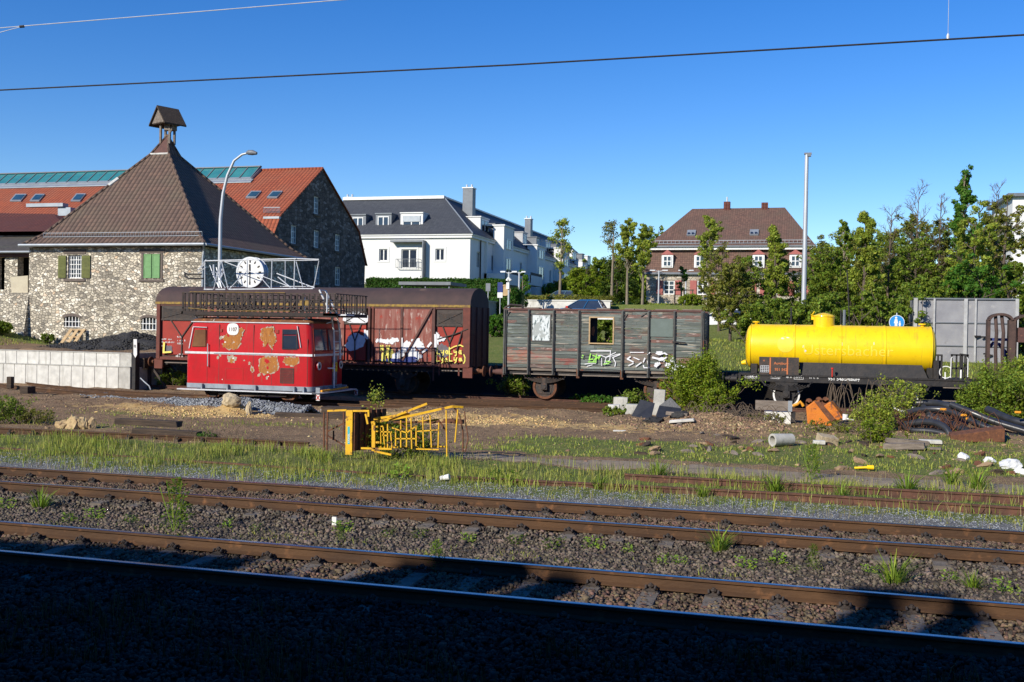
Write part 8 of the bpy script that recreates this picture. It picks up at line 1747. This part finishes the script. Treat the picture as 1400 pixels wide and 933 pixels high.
def bush(label,px,py,Y,w,h,n,m,ls=.085,dep=.8,z0=None):
    p=at(px,py,Y);zb=tz(p.x,Y) if z0 is None else z0;t=thing('bush',label,'bush',(p.x,Y,zb));mb=MB();tips=[]
    for _ in range(14): limb(mb,(p.x+random.uniform(-.35,.35)*w,Y+random.uniform(-.3,.3)*dep,zb-.03),(random.gauss(0,.7),random.gauss(0,.4),1),h*.75,.018,1,tips,.55,.05,3)
    mb.build('stems','twig',t);T=np.array([tuple(v) for v in tips])
    nc=int(60+n/120);u=rng.normal(0,1,(nc,3));u/=np.linalg.norm(u,axis=1)[:,None];E=np.array([p.x,Y,zb+h*.42])+u*(rng.uniform(.3,1,(nc,1))**.5)*np.array([w*.5,dep*.5,h*.56]);E=E[E[:,2]>zb];C_=np.concatenate([E,T[rng.integers(0,len(T),nc//2)]])
    k=rng.integers(0,len(C_),n);o=rng.normal(0,1,(n,3));o/=np.linalg.norm(o,axis=1)[:,None];P=C_[k]+o*(rng.uniform(0,1,(n,1))**.4)*.17*min(w,h)*rng.uniform(.4,1.4,len(C_))[k][:,None];kk=P[:,2]>zb-.02;leaves('foliage',P[kk],ls,m,t,nrm=o[kk]*.8);return t
bush('big yellow green bush covering the right end of the wooden wagon',955,570,37.2,1.8,2.15,16000,'leaf_lime',.085,1.8)
bush('left lobe of greenery hanging over the dirt beside the big bush',975,560,36.3,.8,1.1,4200,'leaf_lime',.085,1.)
bush('ivy bush growing over the concrete blocks before the wooden wagon',864,562,35.8,1.0,.95,3200,'leaf_mid',.08,.7)
bush('low leafy ivy along the rail behind the concrete blocks',820,548,39.3,1.9,.45,2600,'leaf_bright',.1,.5)
bush('bright low weeds under the middle of the wooden wagon',805,545,41.2,1.6,.4,1800,'leaf_bright',.1,.5)
bush('small ivy at the foot of the white concrete block',838,572,33.9,.8,.3,900,'leaf_mid',.09,.4)
bush('green shrub in the gap under the boxcar buffers',706,530,41.9,1.1,1.1,2200,'leaf_mid',.1,.7)
bush('tall thin bush in front of the right tank wheel',1234,590,35.4,1.2,1.75,2400,'leaf_light',.08,.8)
bush('leafy bush left of the right tank wheel, before the rails',1200,590,33.4,1.1,1.2,3200,'leaf_light',.075,.8)
bush('dense bright bush hiding the right end of the tank wagon track',1378,570,38.0,3.2,1.95,19000,'leaf_mid',.09,2.)
bush('yellow green bush below the second arch at right edge',1400,540,40.5,2.2,2.3,9000,'leaf_light',.09,1.5)
bush('scraggly growth over the grey plank crate',1045,585,33.6,1.5,.35,1100,'leaf_olive',.075,.8)
bush('leafy weed bush in the grass below the hose heap',1200,620,29.5,1.0,.65,2200,'leaf_lime',.065,.7)
bush('bush growing through the toppled yellow basket',545,600,21.6,1.5,.95,5200,'leaf_mid',.05,.7)
bush('green weeds at the far left edge before the long rail',5,580,24.4,1.5,.8,3000,'leaf_mid',.06,.9)
bush('low weeds right of the far left weeds',45,583,24.6,1.4,.45,1600,'leaf_olive',.05,.7)
bush('small green weeds under the left end of the boxcar',235,520,40.3,1.6,.9,2200,'leaf_mid',.09,.6)
bush('small ivy weed beside the stacked sleepers',283,598,22.9,.5,.22,500,'leaf_bright',.05,.3)
bush('dry olive scrub between the dirt mound and the hose heap',1135,605,31.,1.8,.35,1300,'leaf_olive',.05,.8)
bush('low green growth behind the orange bucket',1180,580,37.2,2.,.35,1500,'leaf_mid',.07,.6)
# young sapling before the spare rails
t=thing('sapling','thin sapling with a tuft of leaves in front of the railcar corner','sapling',(gr(520,580).x,gr(520,580).y,-.1))
V=[at(526,590,27.5),at(524,570,27.5),at(519,552,27.5),at(513,538,27.5)];MB().tube(V,[.014,.012,.009,.004],6).build('stem','bark_pale',t);c=np.array([at(514,544,27.5)[:]]);P=c+rng.normal(0,1,(260,3))*np.array([.12,.12,.16]);leaves('leaves',P,.07,'leaf_light',t)
# dry brambles
def bramble(label,px,py,Y,w,h,n,m='twig',r=.008):
    p=at(px,py,Y);zb=tz(p.x,Y);q=MB()
    for _ in range(n):
        a=Vector((p.x+random.uniform(-w/2,w/2),Y+random.uniform(-.4,.4),zb));d=random.choice((-1,1))*random.uniform(.2,.9);hh=h*random.uniform(.4,1);q.tube([a+Vector((d*t_,random.uniform(-.05,.05),hh*math.sin(math.pi*min(1,t_*1.05+.02)) )) for t_ in np.linspace(0,1,7)],r,4,False)
    o=q.build('bramble',m);return tag(o,label,'bramble')
bramble('dry arching bramble under the middle of the tank wagon',1165,545,36.8,1.6,1.5,26,'twig',.012)
bramble('tangle of dry twigs over the hose heap',1275,580,33.6,3.0,.8,60,'rust',.008)
bramble('dry twigs on the dirt mound right of the big bush',1000,580,33.2,2.4,.6,60,'twig',.009)
bramble('thin dry bramble arching over the ground beside the stacked sleepers',310,595,23.0,1.6,.5,26,'twig',.005)
bramble('dry twigs around the orange bucket',1165,590,33.0,1.4,.35,26,'twig',.006)
# debris pieces along the dirt mound: single objects sharing meshes
proto=[]
for i in range(4): o=rock('debris_chunk','broken bit of rubble or wood on the dirt mound','debris',0,0,.09,['stone_soil','old_wood','wood_sleeper','rust'][i],z=0,sc=(1.8,.8,.6),seed=60+i,grp='debris strewn over the dirt mound and grass at right');proto.append(o)
used=set()
for i in range(64):
    px=random.uniform(870,1390);py=random.uniform(578,618) if px<1150 else random.uniform(600,642);p=gr(px,py,-.05);j=i%4;s=proto[j]
    if j in used: s=s.copy();COL.objects.link(s)
    used.add(j);k=random.uniform(.5,1.6);s.location=(p.x,p.y,tz(p.x,p.y)+.02);s.scale=(k,k,k);s.rotation_euler=(random.uniform(-.3,.3),random.uniform(-.3,.3),random.uniform(0,6))
# far woods closing the view behind the street
n=60000;x=rng.uniform(-38,75,n);top_=9.5+2.2*vnoise(x,0*x,7,3)+1.2*vnoise(x,0*x,2.5,4)+np.where(x>5,2.,0);z=4.5+(top_-4.5)*rng.uniform(0,1,n)**.7;y=138+rng.uniform(-5,5,n)-2.5*np.sin((z-4.5)/5)
o=leaves('distant_woods',np.stack([x,y,z],1),.75,'leaf_mid');tag(o,'distant line of woods closing the view between the houses','woods',kind='stuff')
# ================================================================== LIGHT
EL,AZ=28.5,27.        # sun behind the camera's left shoulder; light travels towards +Y and +X
tr=Vector((math.sin(R_(AZ))*math.cos(R_(EL)),math.cos(R_(AZ))*math.cos(R_(EL)),-math.sin(R_(EL))))
s=bpy.data.lights.new('sun','SUN');s.energy=SUN;s.angle=R_(.53);s.color=(1,.93,.80);so=bpy.data.objects.new('sun',s);COL.objects.link(so);so.rotation_euler=tr.to_track_quat('-Z','Y').to_euler()
w=bpy.data.worlds.new('World');SC.world=w;w.use_nodes=True;nt=w.node_tree;bg=nt.nodes['Background'];sk=nt.nodes.new('ShaderNodeTexSky');sk.sky_type='NISHITA';sk.sun_disc=False
sd=-tr;sk.sun_elevation=R_(EL);sk.sun_rotation=math.atan2(sd.x,sd.y);sk.altitude=200;sk.air_density=AIR;sk.dust_density=DUST;sk.ozone_density=OZ
hs=nt.nodes.new('ShaderNodeHueSaturation');hs.inputs['Saturation'].default_value=SAT;hs.inputs['Hue'].default_value=.514;nt.links.new(sk.outputs[0],hs.inputs['Color']);nt.links.new(hs.outputs[0],bg.inputs['Color']);bg.inputs['Strength'].default_value=SKY
SC.view_settings.view_transform='Standard';SC.view_settings.look='None';SC.view_settings.gamma=1;SC.view_settings.exposure=EXPO;SC.view_settings.use_curve_mapping=False
SC.cycles.use_denoising=True;SC.cycles.max_bounces=6;SC.cycles.transparent_max_bounces=6
